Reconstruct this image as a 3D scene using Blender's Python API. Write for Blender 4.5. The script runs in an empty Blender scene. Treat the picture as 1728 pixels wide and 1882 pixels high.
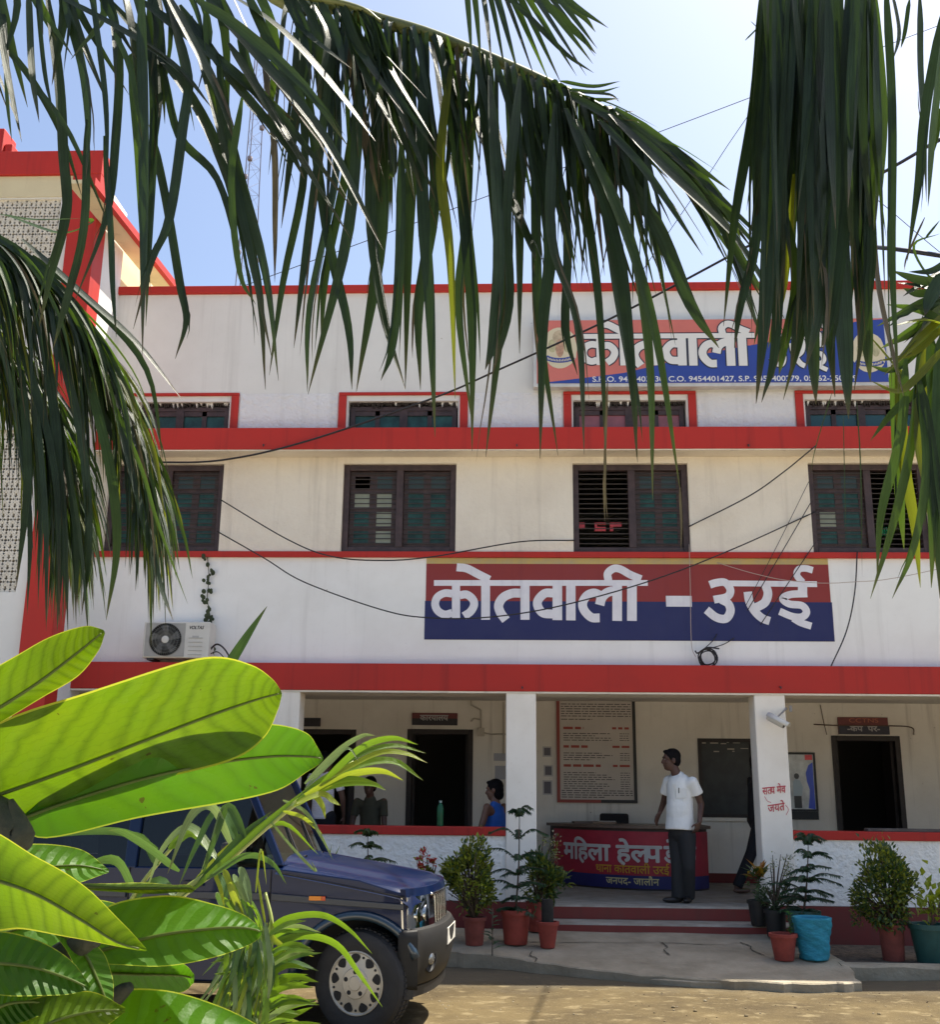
import bpy, bmesh, math, random
from math import radians, sin, cos, pi, sqrt
from mathutils import Vector, Matrix
random.seed(7)
SC = bpy.context.scene
COL = SC.collection
V = Vector

# ------------------------------------------------------------------ camera, sky, sun, exposure
CZ = 1.65
FOC = 2000.0
_p, _y, _r = radians(14.525), radians(2.39), radians(.62)
FWD = V((-sin(_y)*cos(_p), cos(_y)*cos(_p), sin(_p)))
_R0 = V((cos(_y), sin(_y), 0)); _U0 = _R0.cross(FWD)
RGT = _R0*cos(_r) + _U0*sin(_r); UPV = _U0*cos(_r) - _R0*sin(_r)
CAM = V((0, 0, CZ))
cd = bpy.data.cameras.new('camera'); cam = bpy.data.objects.new('camera', cd); COL.objects.link(cam)
cam.matrix_world = Matrix(((RGT.x, UPV.x, -FWD.x, 0), (RGT.y, UPV.y, -FWD.y, 0), (RGT.z, UPV.z, -FWD.z, CZ), (0, 0, 0, 1)))
cd.sensor_fit = 'HORIZONTAL'; cd.sensor_width = 36; cd.lens = 36*FOC/1728
cd.clip_start = .05; cd.clip_end = 3000
SC.camera = cam
SUN_EL, SUN_AZ = radians(62), radians(54)      # azimuth from +Y (behind the building) towards +X
w = bpy.data.worlds.new('World'); SC.world = w; w.use_nodes = True
nt = w.node_tree; bg = nt.nodes['Background']
sk = nt.nodes.new('ShaderNodeTexSky'); sk.sky_type = 'NISHITA'; sk.sun_disc = False
sk.sun_elevation = SUN_EL; sk.sun_rotation = SUN_AZ; sk.air_density = 1.0; sk.dust_density = 3.0; sk.ozone_density = 2.2
nt.links.new(sk.outputs[0], bg.inputs[0]); bg.inputs[1].default_value = .083
sl = bpy.data.lights.new('sun', 'SUN'); sl.energy = 4.0; sl.angle = radians(.5); sl.color = (1, .93, .80)
so = bpy.data.objects.new('sun', sl); COL.objects.link(so)
sdir = V((sin(SUN_AZ)*cos(SUN_EL), cos(SUN_AZ)*cos(SUN_EL), sin(SUN_EL)))
so.rotation_euler = (-sdir).to_track_quat('-Z', 'Y').to_euler(); so.location = (6, 8, 30)
SC.view_settings.view_transform = 'Standard'; SC.view_settings.look = 'None'
SC.view_settings.exposure = 1.47; SC.view_settings.gamma = 1
SC.cycles.max_bounces = 8; SC.cycles.transparent_max_bounces = 12; SC.cycles.diffuse_bounces = 5
SC.render.film_transparent = False

# ------------------------------------------------------------------ helpers
def ray(px, py): return FWD + RGT*((px-864)/FOC) - UPV*((py-941)/FOC)
def at(px, py, Y):
    d = ray(px, py); return CAM + d*(Y/d.y)
def atz(px, py, Z):
    d = ray(px, py); return CAM + d*((Z-CZ)/d.z)

class MB:
    def __init__(s): s.v = []; s.f = []; s.m = []; s.uv = {}
    def add(s, vs, fs, mi=0):
        o = len(s.v); s.v += [tuple(p) for p in vs]
        for f in fs: s.f.append([i+o for i in f]); s.m.append(mi)
    def box(s, x0, x1, y0, y1, z0, z1, mi=0):
        s.add([(x0,y0,z0),(x1,y0,z0),(x1,y1,z0),(x0,y1,z0),(x0,y0,z1),(x1,y0,z1),(x1,y1,z1),(x0,y1,z1)],
              [(0,3,2,1),(4,5,6,7),(0,1,5,4),(1,2,6,5),(2,3,7,6),(3,0,4,7)], mi)
    def obox(s, c, ex, ey, ez, mi=0):      # oriented box, half-axis vectors
        c=V(c); ex=V(ex); ey=V(ey); ez=V(ez)
        s.add([c+a*ex+b*ey+d*ez for d in (-1,1) for a,b in ((-1,-1),(1,-1),(1,1),(-1,1))],
              [(0,3,2,1),(4,5,6,7),(0,1,5,4),(1,2,6,5),(2,3,7,6),(3,0,4,7)], mi)
    def bar(s, a, b, wv, hv, mi=0):
        a=V(a); b=V(b); s.obox((a+b)/2, (b-a)/2, V(wv), V(hv), mi)
    def quad(s, a, b, c, d, mi=0): s.add([a,b,c,d], [(0,1,2,3)], mi)
    def prism(s, pts, d, mi=0):            # closed 3D polygon extruded by vector d
        n=len(pts); d=V(d); P=[V(p) for p in pts]
        s.add(P+[p+d for p in P], [list(range(n)), list(range(2*n-1,n-1,-1))]+[((i+1)%n,i,n+i,n+(i+1)%n) for i in range(n)], mi)
    def loft(s, rings, mi=0, cap0=True, cap1=True, close=True):
        n=len(rings[0]); o=len(s.v)
        for r in rings: s.v += [tuple(p) for p in r]
        for k in range(len(rings)-1):
            for i in range(n if close else n-1):
                j=(i+1)%n
                s.f.append([o+k*n+i, o+k*n+j, o+(k+1)*n+j, o+(k+1)*n+i]); s.m.append(mi)
        if cap0: s.f.append([o+i for i in range(n-1,-1,-1)]); s.m.append(mi)
        if cap1: s.f.append([o+(len(rings)-1)*n+i for i in range(n)]); s.m.append(mi)
    def tube(s, pts, r, n=6, mi=0):
        P=[V(p) for p in pts]; rings=[]; up=None
        for i,p in enumerate(P):
            t=(P[min(i+1,len(P)-1)]-P[max(i-1,0)])
            if t.length<1e-9: t=V((0,0,1))
            t.normalize()
            if up is None: up = t.orthogonal().normalized()
            up=(up-t*up.dot(t))
            up = up.normalized() if up.length>1e-6 else t.orthogonal().normalized()
            q=t.cross(up); rr = r[i] if isinstance(r,(list,tuple)) else r
            rings.append([p+(up*cos(2*pi*k/n)+q*sin(2*pi*k/n))*rr for k in range(n)])
        s.loft(rings, mi)
    def lathe(s, prof, c=(0,0,0), n=20, mi=0, ax=None):   # prof (r,z)
        c=V(c); rings=[]
        for r,z in prof:
            rings.append([c+V((cos(2*pi*k/n)*r, sin(2*pi*k/n)*r, z)) for k in range(n)])
        s.loft(rings, mi, True, True)
    def xf(s, M, i0=0): s.v[i0:] = [tuple(M @ V(p)) for p in s.v[i0:]]
    def build(s, name, mats, parent=None, smooth=False, auto=None, bevel=0):
        me=bpy.data.meshes.new(name); me.from_pydata(s.v, [], s.f)
        mats = mats if isinstance(mats,(list,tuple)) else [mats]
        for m in mats: me.materials.append(m)
        me.polygons.foreach_set('material_index', s.m)
        if s.uv:
            uvl = me.uv_layers.new(name='UVMap')
            for lp in me.loops: uvl.data[lp.index].uv = s.uv.get(lp.vertex_index, (0,0))
        if smooth or auto: me.polygons.foreach_set('use_smooth', [True]*len(me.polygons))
        me.update()
        if auto:
            try: me.set_sharp_from_angle(angle=radians(auto))
            except Exception: pass
        o=bpy.data.objects.new(name, me); COL.objects.link(o)
        if parent: o.parent=parent; o.matrix_parent_inverse=Matrix.Translation(-parent.location) if True else None
        if bevel:
            b=o.modifiers.new('bevel','BEVEL'); b.width=bevel; b.segments=2; b.limit_method='ANGLE'; b.angle_limit=radians(40)
        return o

def tag(o, label=None, cat=None, group=None, kind=None):
    if label: o['label']=label
    if cat: o['category']=cat
    if group: o['group']=group
    if kind: o['kind']=kind
    return o
def thing(name, loc, label, cat, group=None):
    o=bpy.data.objects.new(name, None); COL.objects.link(o); o.location=loc; o.empty_display_size=.1
    return tag(o, label, cat, group)
def cr(pts, n=6):                              # Catmull-Rom through 3D points
    P=[V(p) for p in pts]
    if len(P)<3: return [P[0].lerp(P[1], i/n) for i in range(n+1)]
    Q=[P[0]*2-P[1]]+P+[P[-1]*2-P[-2]]; out=[]
    for i in range(1,len(Q)-2):
        a,b,c,d=Q[i-1],Q[i],Q[i+1],Q[i+2]
        for k in range(n):
            t=k/n
            out.append(.5*((2*b)+(c-a)*t+(2*a-5*b+4*c-d)*t*t+(3*b-a-3*c+d)*t**3))
    out.append(P[-1]); return out

# ------------------------------------------------------------------ materials
def mat(name, col, rough=.6, var=.0, scale=6., bump=0., bscale=40., metal=0., spec=.5, col2=None, detail=4, bdist=.01, coat=0., trans=None, tw=.5, stretch=None):
    m=bpy.data.materials.new(name); m.use_nodes=True; nt=m.node_tree; b=nt.nodes['Principled BSDF']
    b.inputs['Roughness'].default_value=rough; b.inputs['Metallic'].default_value=metal
    b.inputs['Specular IOR Level'].default_value=spec; b.inputs['Coat Weight'].default_value=coat
    tc=nt.nodes.new('ShaderNodeTexCoord'); src=tc.outputs['Object']
    if stretch:
        mp=nt.nodes.new('ShaderNodeMapping'); mp.inputs['Scale'].default_value=stretch; nt.links.new(src, mp.inputs[0]); src=mp.outputs[0]
    csock=None
    if var or col2:
        n=nt.nodes.new('ShaderNodeTexNoise'); n.inputs['Scale'].default_value=scale; n.inputs['Detail'].default_value=detail; n.inputs['Roughness'].default_value=.6
        nt.links.new(src, n.inputs['Vector'])
        r=nt.nodes.new('ShaderNodeValToRGB'); r.color_ramp.elements[0].position=.32; r.color_ramp.elements[1].position=.68
        c2 = col2 or tuple(min(1,c*(1+var)) for c in col); c1 = col if col2 else tuple(c*(1-var) for c in col)
        r.color_ramp.elements[0].color=(*c1,1); r.color_ramp.elements[1].color=(*c2,1)
        nt.links.new(n.outputs['Fac'], r.inputs[0]); nt.links.new(r.outputs[0], b.inputs['Base Color']); csock=r.outputs[0]
    else: b.inputs['Base Color'].default_value=(*col,1)
    if bump:
        n2=nt.nodes.new('ShaderNodeTexNoise'); n2.inputs['Scale'].default_value=bscale; n2.inputs['Detail'].default_value=5
        nt.links.new(src, n2.inputs['Vector'])
        bp=nt.nodes.new('ShaderNodeBump'); bp.inputs['Strength'].default_value=bump; bp.inputs['Distance'].default_value=bdist
        nt.links.new(n2.outputs['Fac'], bp.inputs['Height']); nt.links.new(bp.outputs[0], b.inputs['Normal'])
    if trans:
        out=nt.nodes['Material Output']; t=nt.nodes.new('ShaderNodeBsdfTranslucent'); mx=nt.nodes.new('ShaderNodeMixShader')
        t.inputs[0].default_value=(*trans,1); mx.inputs[0].default_value=tw
        nt.links.new(b.outputs[0], mx.inputs[1]); nt.links.new(t.outputs[0], mx.inputs[2]); nt.links.new(mx.outputs[0], out.inputs[0])
    return m
def emis(name, col, st):
    m=bpy.data.materials.new(name); m.use_nodes=True; b=m.node_tree.nodes['Principled BSDF']
    b.inputs['Base Color'].default_value=(*col,1); b.inputs['Emission Color'].default_value=(*col,1); b.inputs['Emission Strength'].default_value=st
    return m
def glassm(name, tint, gloss=.12, rough=.02):
    m=bpy.data.materials.new(name); m.use_nodes=True; nt=m.node_tree; out=nt.nodes['Material Output']
    t=nt.nodes.new('ShaderNodeBsdfTransparent'); t.inputs[0].default_value=(*tint,1)
    g=nt.nodes.new('ShaderNodeBsdfGlossy'); g.inputs['Roughness'].default_value=rough
    fr=nt.nodes.new('ShaderNodeFresnel'); fr.inputs[0].default_value=1.5
    ad=nt.nodes.new('ShaderNodeMath'); ad.operation='ADD'; ad.use_clamp=True; ad.inputs[1].default_value=gloss
    mx=nt.nodes.new('ShaderNodeMixShader'); nt.links.new(fr.outputs[0], ad.inputs[0]); nt.links.new(ad.outputs[0], mx.inputs[0])
    nt.links.new(t.outputs[0], mx.inputs[1]); nt.links.new(g.outputs[0], mx.inputs[2]); nt.links.new(mx.outputs[0], out.inputs[0])
    return m

def wallmat(name, c, dirt, dscale=1.3, rough=.75, bump=.15, bscale=60, bdist=.004, streak=.5, chip=None):
    # painted plaster: fine mottling, broad stains, thin vertical rain streaks (worn-in marks with shapes of their own)
    m=bpy.data.materials.new(name); m.use_nodes=True; nt=m.node_tree; b=nt.nodes['Principled BSDF']; L=nt.links.new
    b.inputs['Roughness'].default_value=rough; b.inputs['Specular IOR Level'].default_value=.3
    tc=nt.nodes.new('ShaderNodeTexCoord')
    def noise(sc, det, stretch=None):
        n=nt.nodes.new('ShaderNodeTexNoise'); n.inputs['Scale'].default_value=sc; n.inputs['Detail'].default_value=det; n.inputs['Roughness'].default_value=.6
        if stretch:
            mp=nt.nodes.new('ShaderNodeMapping'); mp.inputs['Scale'].default_value=stretch; L(tc.outputs['Object'], mp.inputs[0]); L(mp.outputs[0], n.inputs['Vector'])
        else: L(tc.outputs['Object'], n.inputs['Vector'])
        return n.outputs['Fac']
    def ramp(s, a, bb, lo=0., hi=1.):
        r=nt.nodes.new('ShaderNodeMapRange'); r.inputs[1].default_value=a; r.inputs[2].default_value=bb; r.inputs[3].default_value=lo; r.inputs[4].default_value=hi; L(s, r.inputs[0]); return r.outputs[0]
    def mix(f, a, bcol):
        x=nt.nodes.new('ShaderNodeMix'); x.data_type='RGBA'; L(f, x.inputs[0])
        if isinstance(a, tuple): x.inputs[6].default_value=(*a,1)
        else: L(a, x.inputs[6])
        x.inputs[7].default_value=(*bcol,1); return x.outputs[2]
    c1=mix(ramp(noise(dscale,5), .42, .75, 0, .5), c, dirt)
    c2=mix(ramp(noise(1.0,4,(7,7,.35)), .56, .8, 0, streak), c1, tuple(d*.75 for d in dirt))
    c3=mix(ramp(noise(22,3), .6, .8, 0, .25), c2, dirt)
    if chip:                                     # flaked spots showing the coat below
        g=nt.nodes.new('ShaderNodeMath'); g.operation='GREATER_THAN'; g.inputs[1].default_value=chip[1]; L(noise(11,6),g.inputs[0]); c3=mix(g.outputs[0],c3,chip[0])
    L(c3, b.inputs['Base Color'])
    bp=nt.nodes.new('ShaderNodeBump'); bp.inputs['Strength'].default_value=bump; bp.inputs['Distance'].default_value=bdist
    L(noise(bscale,4), bp.inputs['Height']); L(bp.outputs[0], b.inputs['Normal'])
    return m

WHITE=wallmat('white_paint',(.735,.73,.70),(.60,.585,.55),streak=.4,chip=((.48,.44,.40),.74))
WHITEL=wallmat('white_paint_lifted',(.88,.875,.835),(.72,.70,.65),streak=.4,chip=((.52,.48,.42),.735))  # lower wall white, lightened in its colour to stand in for bounce light
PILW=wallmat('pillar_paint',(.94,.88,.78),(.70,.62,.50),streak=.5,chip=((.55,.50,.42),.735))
STUCCO=wallmat('rough_white_plaster',(.76,.76,.77),(.68,.67,.66),bump=1.,bscale=15,bdist=.034)
CREAM=wallmat('cream_plaster',(.80,.73,.61),(.60,.52,.42),bump=.8,bscale=15,bdist=.016)
STUCCOB=wallmat('rough_pale_plaster',(.95,.92,.84),(.82,.80,.74),bump=1.0,bscale=16,bdist=.030)
PORCH=wallmat('porch_wall_paint',(.82,.77,.69),(.58,.52,.44),streak=.75,chip=((.38,.33,.28),.72))
REDP=wallmat('red_paint',(.47,.030,.021),(.33,.030,.024),rough=.6,streak=.75,chip=((.36,.16,.12),.735))
REDD=wallmat('dusty_red_paint',(.20,.042,.036),(.13,.065,.05),rough=.8,dscale=2.5)
CREAMY=wallmat('yellow_cream_paint_and_shade',(.66,.58,.38),(.5,.42,.27))
SIGNRED=wallmat('sign_red_paint',(.27,.045,.042),(.25,.05,.06),dscale=3)
SIGNBLUE=wallmat('sign_blue_paint',(.028,.035,.12),(.045,.05,.13),dscale=3)
SIGNWHITE=wallmat('sign_white_paint',(.80,.79,.82),(.60,.58,.66),dscale=5,bump=.05)
YELLOWEDGE=wallmat('old_yellow_paint',(.55,.42,.16),(.35,.33,.3),dscale=6)
WOOD=mat('dark_brown_wood',(.050,.030,.030),.55,.35,9,.2,30)
IRON=mat('dark_iron',(.035,.028,.028),.5,.2)
TEAL=mat('teal_pane',(.019,.066,.058),.3,.45,7,spec=.35)
PALEPANE=mat('pale_pane',(.26,.28,.21),.25,.12,5)
REDPANE=mat('pinkish_pane',(.30,.10,.11),.3,.2,5)
BLACK=mat('black_plastic',(.012,.012,.013),.45)
CABLE=mat('black_cable',(.014,.013,.015),.5)
PALECABLE=mat('pale_cable',(.45,.36,.30),.6)
CONC=mat('worn_concrete',(.22,.185,.125),.9,0,2.6,.8,22,col2=(.36,.31,.225),bdist=.012,detail=8)
STEP=mat('step_concrete',(.24,.21,.165),.9,0,5,.4,30,col2=(.36,.33,.28),detail=8)
DARKW=mat('dark_door_wood',(.028,.020,.018),.6,.3,8)
STEEL=mat('tower_steel',(.26,.22,.24),.5,.2)
SKIN=mat('brown_skin',(.10,.048,.032),.55,.12,12)
SKIN2=mat('dark_skin',(.13,.068,.048),.5,.12,12)
HAIR=mat('black_hair',(.006,.005,.006),.7,.4,60,.8,120,spec=.15,stretch=(1,1,.3))
# ------------------------------------------------------------------ ground and setting
YB, YW, YBK = 12.9, 13.2, 16.4          # beam/pillar front, upper wall, porch back wall
ZF = .47                                 # porch floor
def X(px,py,Y=YW): return at(px,py,Y).x
def Z(px,py,Y=YW): return at(px,py,Y).z

def ground_mat():
    m=bpy.data.materials.new('trodden_yard'); m.use_nodes=True; nt=m.node_tree; b=nt.nodes['Principled BSDF']; L=nt.links.new
    b.inputs['Roughness'].default_value=.95; b.inputs['Specular IOR Level'].default_value=.15
    tc=nt.nodes.new('ShaderNodeTexCoord')
    def noise(sc,det,st=None,rough=.65):
        n=nt.nodes.new('ShaderNodeTexNoise'); n.inputs['Scale'].default_value=sc; n.inputs['Detail'].default_value=det; n.inputs['Roughness'].default_value=rough
        mp=nt.nodes.new('ShaderNodeMapping'); mp.inputs['Scale'].default_value=st or (1,1,1); L(tc.outputs['Object'],mp.inputs[0]); L(mp.outputs[0],n.inputs['Vector']); return n.outputs['Fac']
    def mr(s,a,c,lo=0.,hi=1.):
        r=nt.nodes.new('ShaderNodeMapRange'); r.inputs[1].default_value=a; r.inputs[2].default_value=c; r.inputs[3].default_value=lo; r.inputs[4].default_value=hi; L(s,r.inputs[0]); return r.outputs[0]
    def mix(f,a,c):
        x=nt.nodes.new('ShaderNodeMix'); x.data_type='RGBA'; L(f,x.inputs[0])
        if isinstance(a,tuple): x.inputs[6].default_value=(*a,1)
        else: L(a,x.inputs[6])
        x.inputs[7].default_value=(*c,1); return x.outputs[2]
    c=mix(mr(noise(.9,8),.40,.62),(.118,.088,.043),(.068,.050,.026))
    c=mix(mr(noise(5,9,(1,1.5,1)),.54,.66,0,.7),c,(.23,.185,.105))
    c=mix(mr(noise(3.3,8),.56,.66,0,.75),c,(.10,.075,.04))
    c=mix(mr(noise(60,4),.60,.72,0,.6),c,(.26,.22,.135))
    sp=nt.nodes.new('ShaderNodeSeparateXYZ'); L(tc.outputs['Object'],sp.inputs[0])          # damp silt washed up along the apron
    ad=nt.nodes.new('ShaderNodeMath'); ad.operation='MULTIPLY_ADD'; L(noise(1.7,6),ad.inputs[0]); ad.inputs[1].default_value=1.5; L(sp.outputs[1],ad.inputs[2])
    c=mix(mr(ad.outputs[0],11.0,11.6,0,.8),c,(.10,.085,.06))
    L(c,b.inputs['Base Color'])
    bp=nt.nodes.new('ShaderNodeBump'); bp.inputs['Strength'].default_value=.7; bp.inputs['Distance'].default_value=.014
    L(noise(14,9),bp.inputs['Height']); L(bp.outputs[0],b.inputs['Normal'])
    return m
g=MB(); 
def gh(x,y): return .012*sin(x*1.7+y*.6)+.010*sin(y*2.3-x*.9)
xs=[-1200,-60,-14]+[-10+.5*i for i in range(41)]+[14,60,1200]; ys=[-1200,-40,-4]+[i*.5 for i in range(0,26)]+[20,40,1500]
idx={}
for j,y in enumerate(ys):
    for i,x in enumerate(xs):
        inn=-10<=x<=10 and 0<=y<=12.5
        idx[i,j]=len(g.v); g.v.append((x,y,gh(x,y)-.012 if inn else -.03))
for j in range(len(ys)-1):
    for i in range(len(xs)-1): g.f.append([idx[i,j],idx[i+1,j],idx[i+1,j+1],idx[i,j+1]]); g.m.append(0)
tag(g.build('ground', ground_mat(), smooth=True), kind='structure')

b=MB(); b.box(-40,40,-10,6.9,-.04,.012); tag(b.build('bounce_slab',mat('bounce_slab_concrete',(.42,.38,.30),.9,0,.8,.4,20,col2=(.52,.47,.38),detail=8)),kind='structure')  # unseen pale slab, added to bounce sunlight onto the shaded front
# loose grit and bits of dry leaf lying on the yard
rnd=random.Random(77); gr=MB()
for k in range(420):
    x=rnd.uniform(-1.2,4.6); y=rnd.uniform(7.2,10.7); r=rnd.uniform(.003,.010)*(2.0 if rnd.random()<.05 else 1); z=gh(x,y)-.012
    n=5; gr.loft([[(x+r*.7*cos(2*pi*i/n+k),y+r*.7*sin(2*pi*i/n+k)*.8,z-.004) for i in range(n)],[(x+r*cos(2*pi*i/n+k),y+r*.8*sin(2*pi*i/n+k),z+r*.35) for i in range(n)],[(x+r*.5*cos(2*pi*i/n+k),y+r*.4*sin(2*pi*i/n+k),z+r*.7) for i in range(n)]],rnd.choices((0,1,2),(5,3,2))[0])
tag(gr.build('grit',[mat('pale_grit',(.26,.22,.15),.9,.2,30),mat('ochre_grit',(.15,.115,.06),.9,.2,30),mat('dry_leaf_litter',(.09,.06,.03),.9,.2,30)]),'loose grit and dry leaf bits scattered over the sunlit yard','grit',kind='stuff')

# concrete apron sloping from the steps to the yard, broken front edge
def apz(y): return .06+.19*max(0,min(1,(y-10.8)/1.7))
def apron():
    fr=[(-2.6,11.95),(-1.6,11.9)]+[(atz(a,c,.06).x,atz(a,c,.06).y) for a,c in ((822,1762),(900,1768),(1020,1778),(1100,1786),(1290,1797),(1440,1805),(1530,1806),(1582,1803))]+[(3.2,11.3),(3.1,11.7),(3.0,12.3)]
    n=8; b=MB(); rings=[]
    rnd=random.Random(3)
    fr2=[]
    for i in range(len(fr)-1):
        for k in range(5):
            t=k/5; fr2.append((fr[i][0]*(1-t)+fr[i+1][0]*t+rnd.uniform(-.014,.014), fr[i][1]*(1-t)+fr[i+1][1]*t+rnd.uniform(-.03,.03)))
    fr2.append(fr[-1]); N=len(fr2)
    def zz(y): 
        return apz(y)
    for (x,y) in fr2:
        col=[(x,y,-.05),(x,y,zz(y)-.012),(x*.999,y+.015,zz(y))]
        yb=12.5; xb=min(2.95,max(-2.6,x*.97))
        for k in range(1,n+1):
            t=k/n; yy=y+.015+(yb-y)*t; xx=x+(xb-x)*t; col.append((xx,yy,zz(yy)+.004*sin(xx*5+yy*3)))
        rings.append(col)
    b.loft(rings,0,False,False,close=False)
    o=b.build('pavement',CONC,smooth=False,auto=30); tag(o,kind='structure')
    b=MB()                                   # a thin broken slab lying before it
    P=[(1.25,10.78),(1.6,10.66),(2.1,10.62),(2.6,10.64),(2.85,10.78),(2.4,10.83),(1.7,10.83)]
    b.prism([(x,y,-.03) for x,y in P],(0,0,.062))
    tag(b.build('broken_pavement',CONC,bevel=.008),kind='structure')
    # cracks: narrow dark filled grooves
    ck=MB()
    for pts in ([(1.52,12.0),(1.55,11.8),(1.50,11.7),(1.53,11.5)],[(2.33,12.05),(2.4,11.9),(2.38,11.75),(2.46,11.55)],[(.18,11.55),(.16,11.4),(.22,11.3),(.20,11.15)],[(-.2,11.95),(.5,11.93),(1.5,11.99),(2.0,11.93),(2.33,12.05)]):
        Q=[(p.x,p.y) for p in cr([(a,c,0) for a,c in pts],5)]
        for i in range(1,len(Q)):
            (px_,py_),(x,y)=Q[i-1],Q[i]; wv=.003+.006*abs(sin(i*1.9)); z0=zz(py_)+.007; z1=zz(y)+.007
            ck.quad((px_-wv,py_-wv,z0),(px_+wv,py_+wv,z0),(x+wv,y+wv,z1),(x-wv,y-wv,z1))
    tag(ck.build('pavement_crack',mat('crack_dirt',(.07,.06,.042),1)),kind='structure')
apron()
# planting strip on both sides with a worn kerb
b=MB(); b.box(3.0,9,11.35,12.86,-.05,.10); tag(b.build('planting_bed',mat('bed_soil',(.10,.075,.05),.95,.5,9,.9,25,bdist=.03)),kind='structure')
def kerb(x0,x1,y,zt):
    b=MB(); rnd=random.Random(int(x0*10)+50); rings=[]; n=40
    for i in range(n+1):
        x=x0+(x1-x0)*i/n; j=rnd.uniform(-.012,.012); k=rnd.uniform(-.012,.008)
        rings.append([(x,y+j,-.05),(x,y+j,zt-.02+k),(x,y+.02+j,zt+k),(x,y+.15,zt+.004),(x,y+.15,-.05)])
    b.loft(rings,0); return tag(b.build('kerb',CONC),kind='structure')
kerb(3.12,9,11.22,.12)

# ------------------------------------------------------------------ police station
ST=thing('police_station',(0,YB,0),'white two storey police station with red bands, barred windows and an open porch','building')
XL,XR=-5.75,9.2
def wallgrid(b, x0,x1,z0,z1,y,th,ops,mi=0,rev=.09):
    xs=sorted({x0,x1}|{o[0] for o in ops}|{o[1] for o in ops}); zs=sorted({z0,z1}|{o[2] for o in ops}|{o[3] for o in ops})
    for i in range(len(xs)-1):
        for j in range(len(zs)-1):
            cx=(xs[i]+xs[i+1])/2; cz=(zs[j]+zs[j+1])/2
            if any(o[0]<cx<o[1] and o[2]<cz<o[3] for o in ops): continue
            b.quad((xs[i],y,zs[j]),(xs[i+1],y,zs[j]),(xs[i+1],y,zs[j+1]),(xs[i],y,zs[j+1]),mi)
            b.quad((xs[i],y+th,zs[j]),(xs[i],y+th,zs[j+1]),(xs[i+1],y+th,zs[j+1]),(xs[i+1],y+th,zs[j]),mi)
    for a,c,d,e in ops:
        b.quad((a,y,d),(a,y,e),(a,y+th,e),(a,y+th,d),mi); b.quad((c,y,d),(c,y+th,d),(c,y+th,e),(c,y,e),mi)
        b.quad((a,y,d),(a,y+th,d),(c,y+th,d),(c,y,d),mi); b.quad((a,y,e),(c,y,e),(c,y+th,e),(a,y+th,e),mi)
# levels
zPT=Z(874,524); zPB=Z(874,538)
zCT=at(900,785,YB).z; zCB=at(900,825,YB).z
zVT=Z(740,722); zMT=Z(914,1013.5,YW-.05); zMB=Z(914,1024,YW-.05)
zBT=at(900,1220,YB).z; zBB=at(900,1270,YB).z
# window columns from the photo
WX=[(X(195,930),X(407,930)),(X(629,930),X(838,930)),(X(1053.5,930),X(1267,930)),(X(1490,930),X(1706,930))]
WZ0,WZ1=zMT+.005,Z(740,852)
VX=[(X(235,760),X(421,760)),(X(640,760),X(842,760)),(X(1054,760),X(1262,760)),(X(1481,760),X(1693,760))]
VZ0,VZ1=zCT+.02,Z(740,737)
ops=[(a,c,WZ0,WZ1) for a,c in WX]+[(a,c,VZ0,VZ1) for a,c in VX]
b=MB()
wallgrid(b,XL,XR,zMB,WZ1+.12,YW,.23,[o for o in ops if o[2]<5.2],1)
wallgrid(b,XL,XR,WZ1+.12,zPB,YW,.23,[o for o in ops if o[2]>5.2],0)
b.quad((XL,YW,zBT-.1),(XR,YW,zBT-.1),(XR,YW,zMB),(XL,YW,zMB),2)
b.quad((XL,YW+.23,zBT-.1),(XL,YW+.23,zMB),(XR,YW+.23,zMB),(XR,YW+.23,zBT-.1),0)
# back and sides, so that the rooms behind are dark
b.box(XL,XR,21.0,21.2,0,zPB,0); b.box(XL-.2,XL,YW+.01,21.2,0,zPB,0); b.box(XR,XR+.2,YW+.01,21.2,0,zPB,0)
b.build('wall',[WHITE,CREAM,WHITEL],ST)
b=MB(); b.box(XL,XR,YW+.232,21,7.05,7.25); b.build('roof',CONC,ST)
b=MB(); b.box(XL,XR,YW+.232,21,zBT+.0,zBT+.15); b.build('floor_slab',PORCH,ST)
b=MB(); b.box(XL-.25,XR,YW-.045,YW+.28,zPB,zPT); b.build('parapet',REDP,ST,bevel=.012)
b=MB(); b.box(XL+.35,XR,YB,YW-.002,zCB,zCT,0); b.build('sunshade',[REDP],ST,bevel=.008)
b=MB(); b.box(XL+.35,XR,YB+.012,YW-.002,zCB-.015,zCB-.001,0); b.build('sunshade_soffit',[CREAM],ST)
b=MB(); b.box(XL+.3,XR,YW-.05,YW-.002,zMB,zMT); b.build('string_course',REDP,ST,bevel=.006)
b=MB(); b.box(XL+.3,XR,YB,YW+.22,zBB,zBT); b.build('beam',REDP,ST,bevel=.01)
b=MB(); b.box(XL+.3,XR,YB+.012,YW+.215,zBB-.022,zBB-.001); b.build('beam_soffit',CREAM,ST)
# red surrounds of the ventilators
for i,(a,c) in enumerate(VX):
    t=.10; b=MB(); y0,y1=YW-.03,YW-.002; zt=zVT
    a2,c2=a-.025,c+.025
    b.box(a2-t,a2,y0,y1,zCT+.003,VZ1+.07); b.box(c2,c2+t,y0,y1,zCT+.003,VZ1+.07); b.box(a2-t,c2+t,y0,y1,VZ1+.072,zt)
    b.build('ventilator_surround',REDP,ST,bevel=.005)
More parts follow.
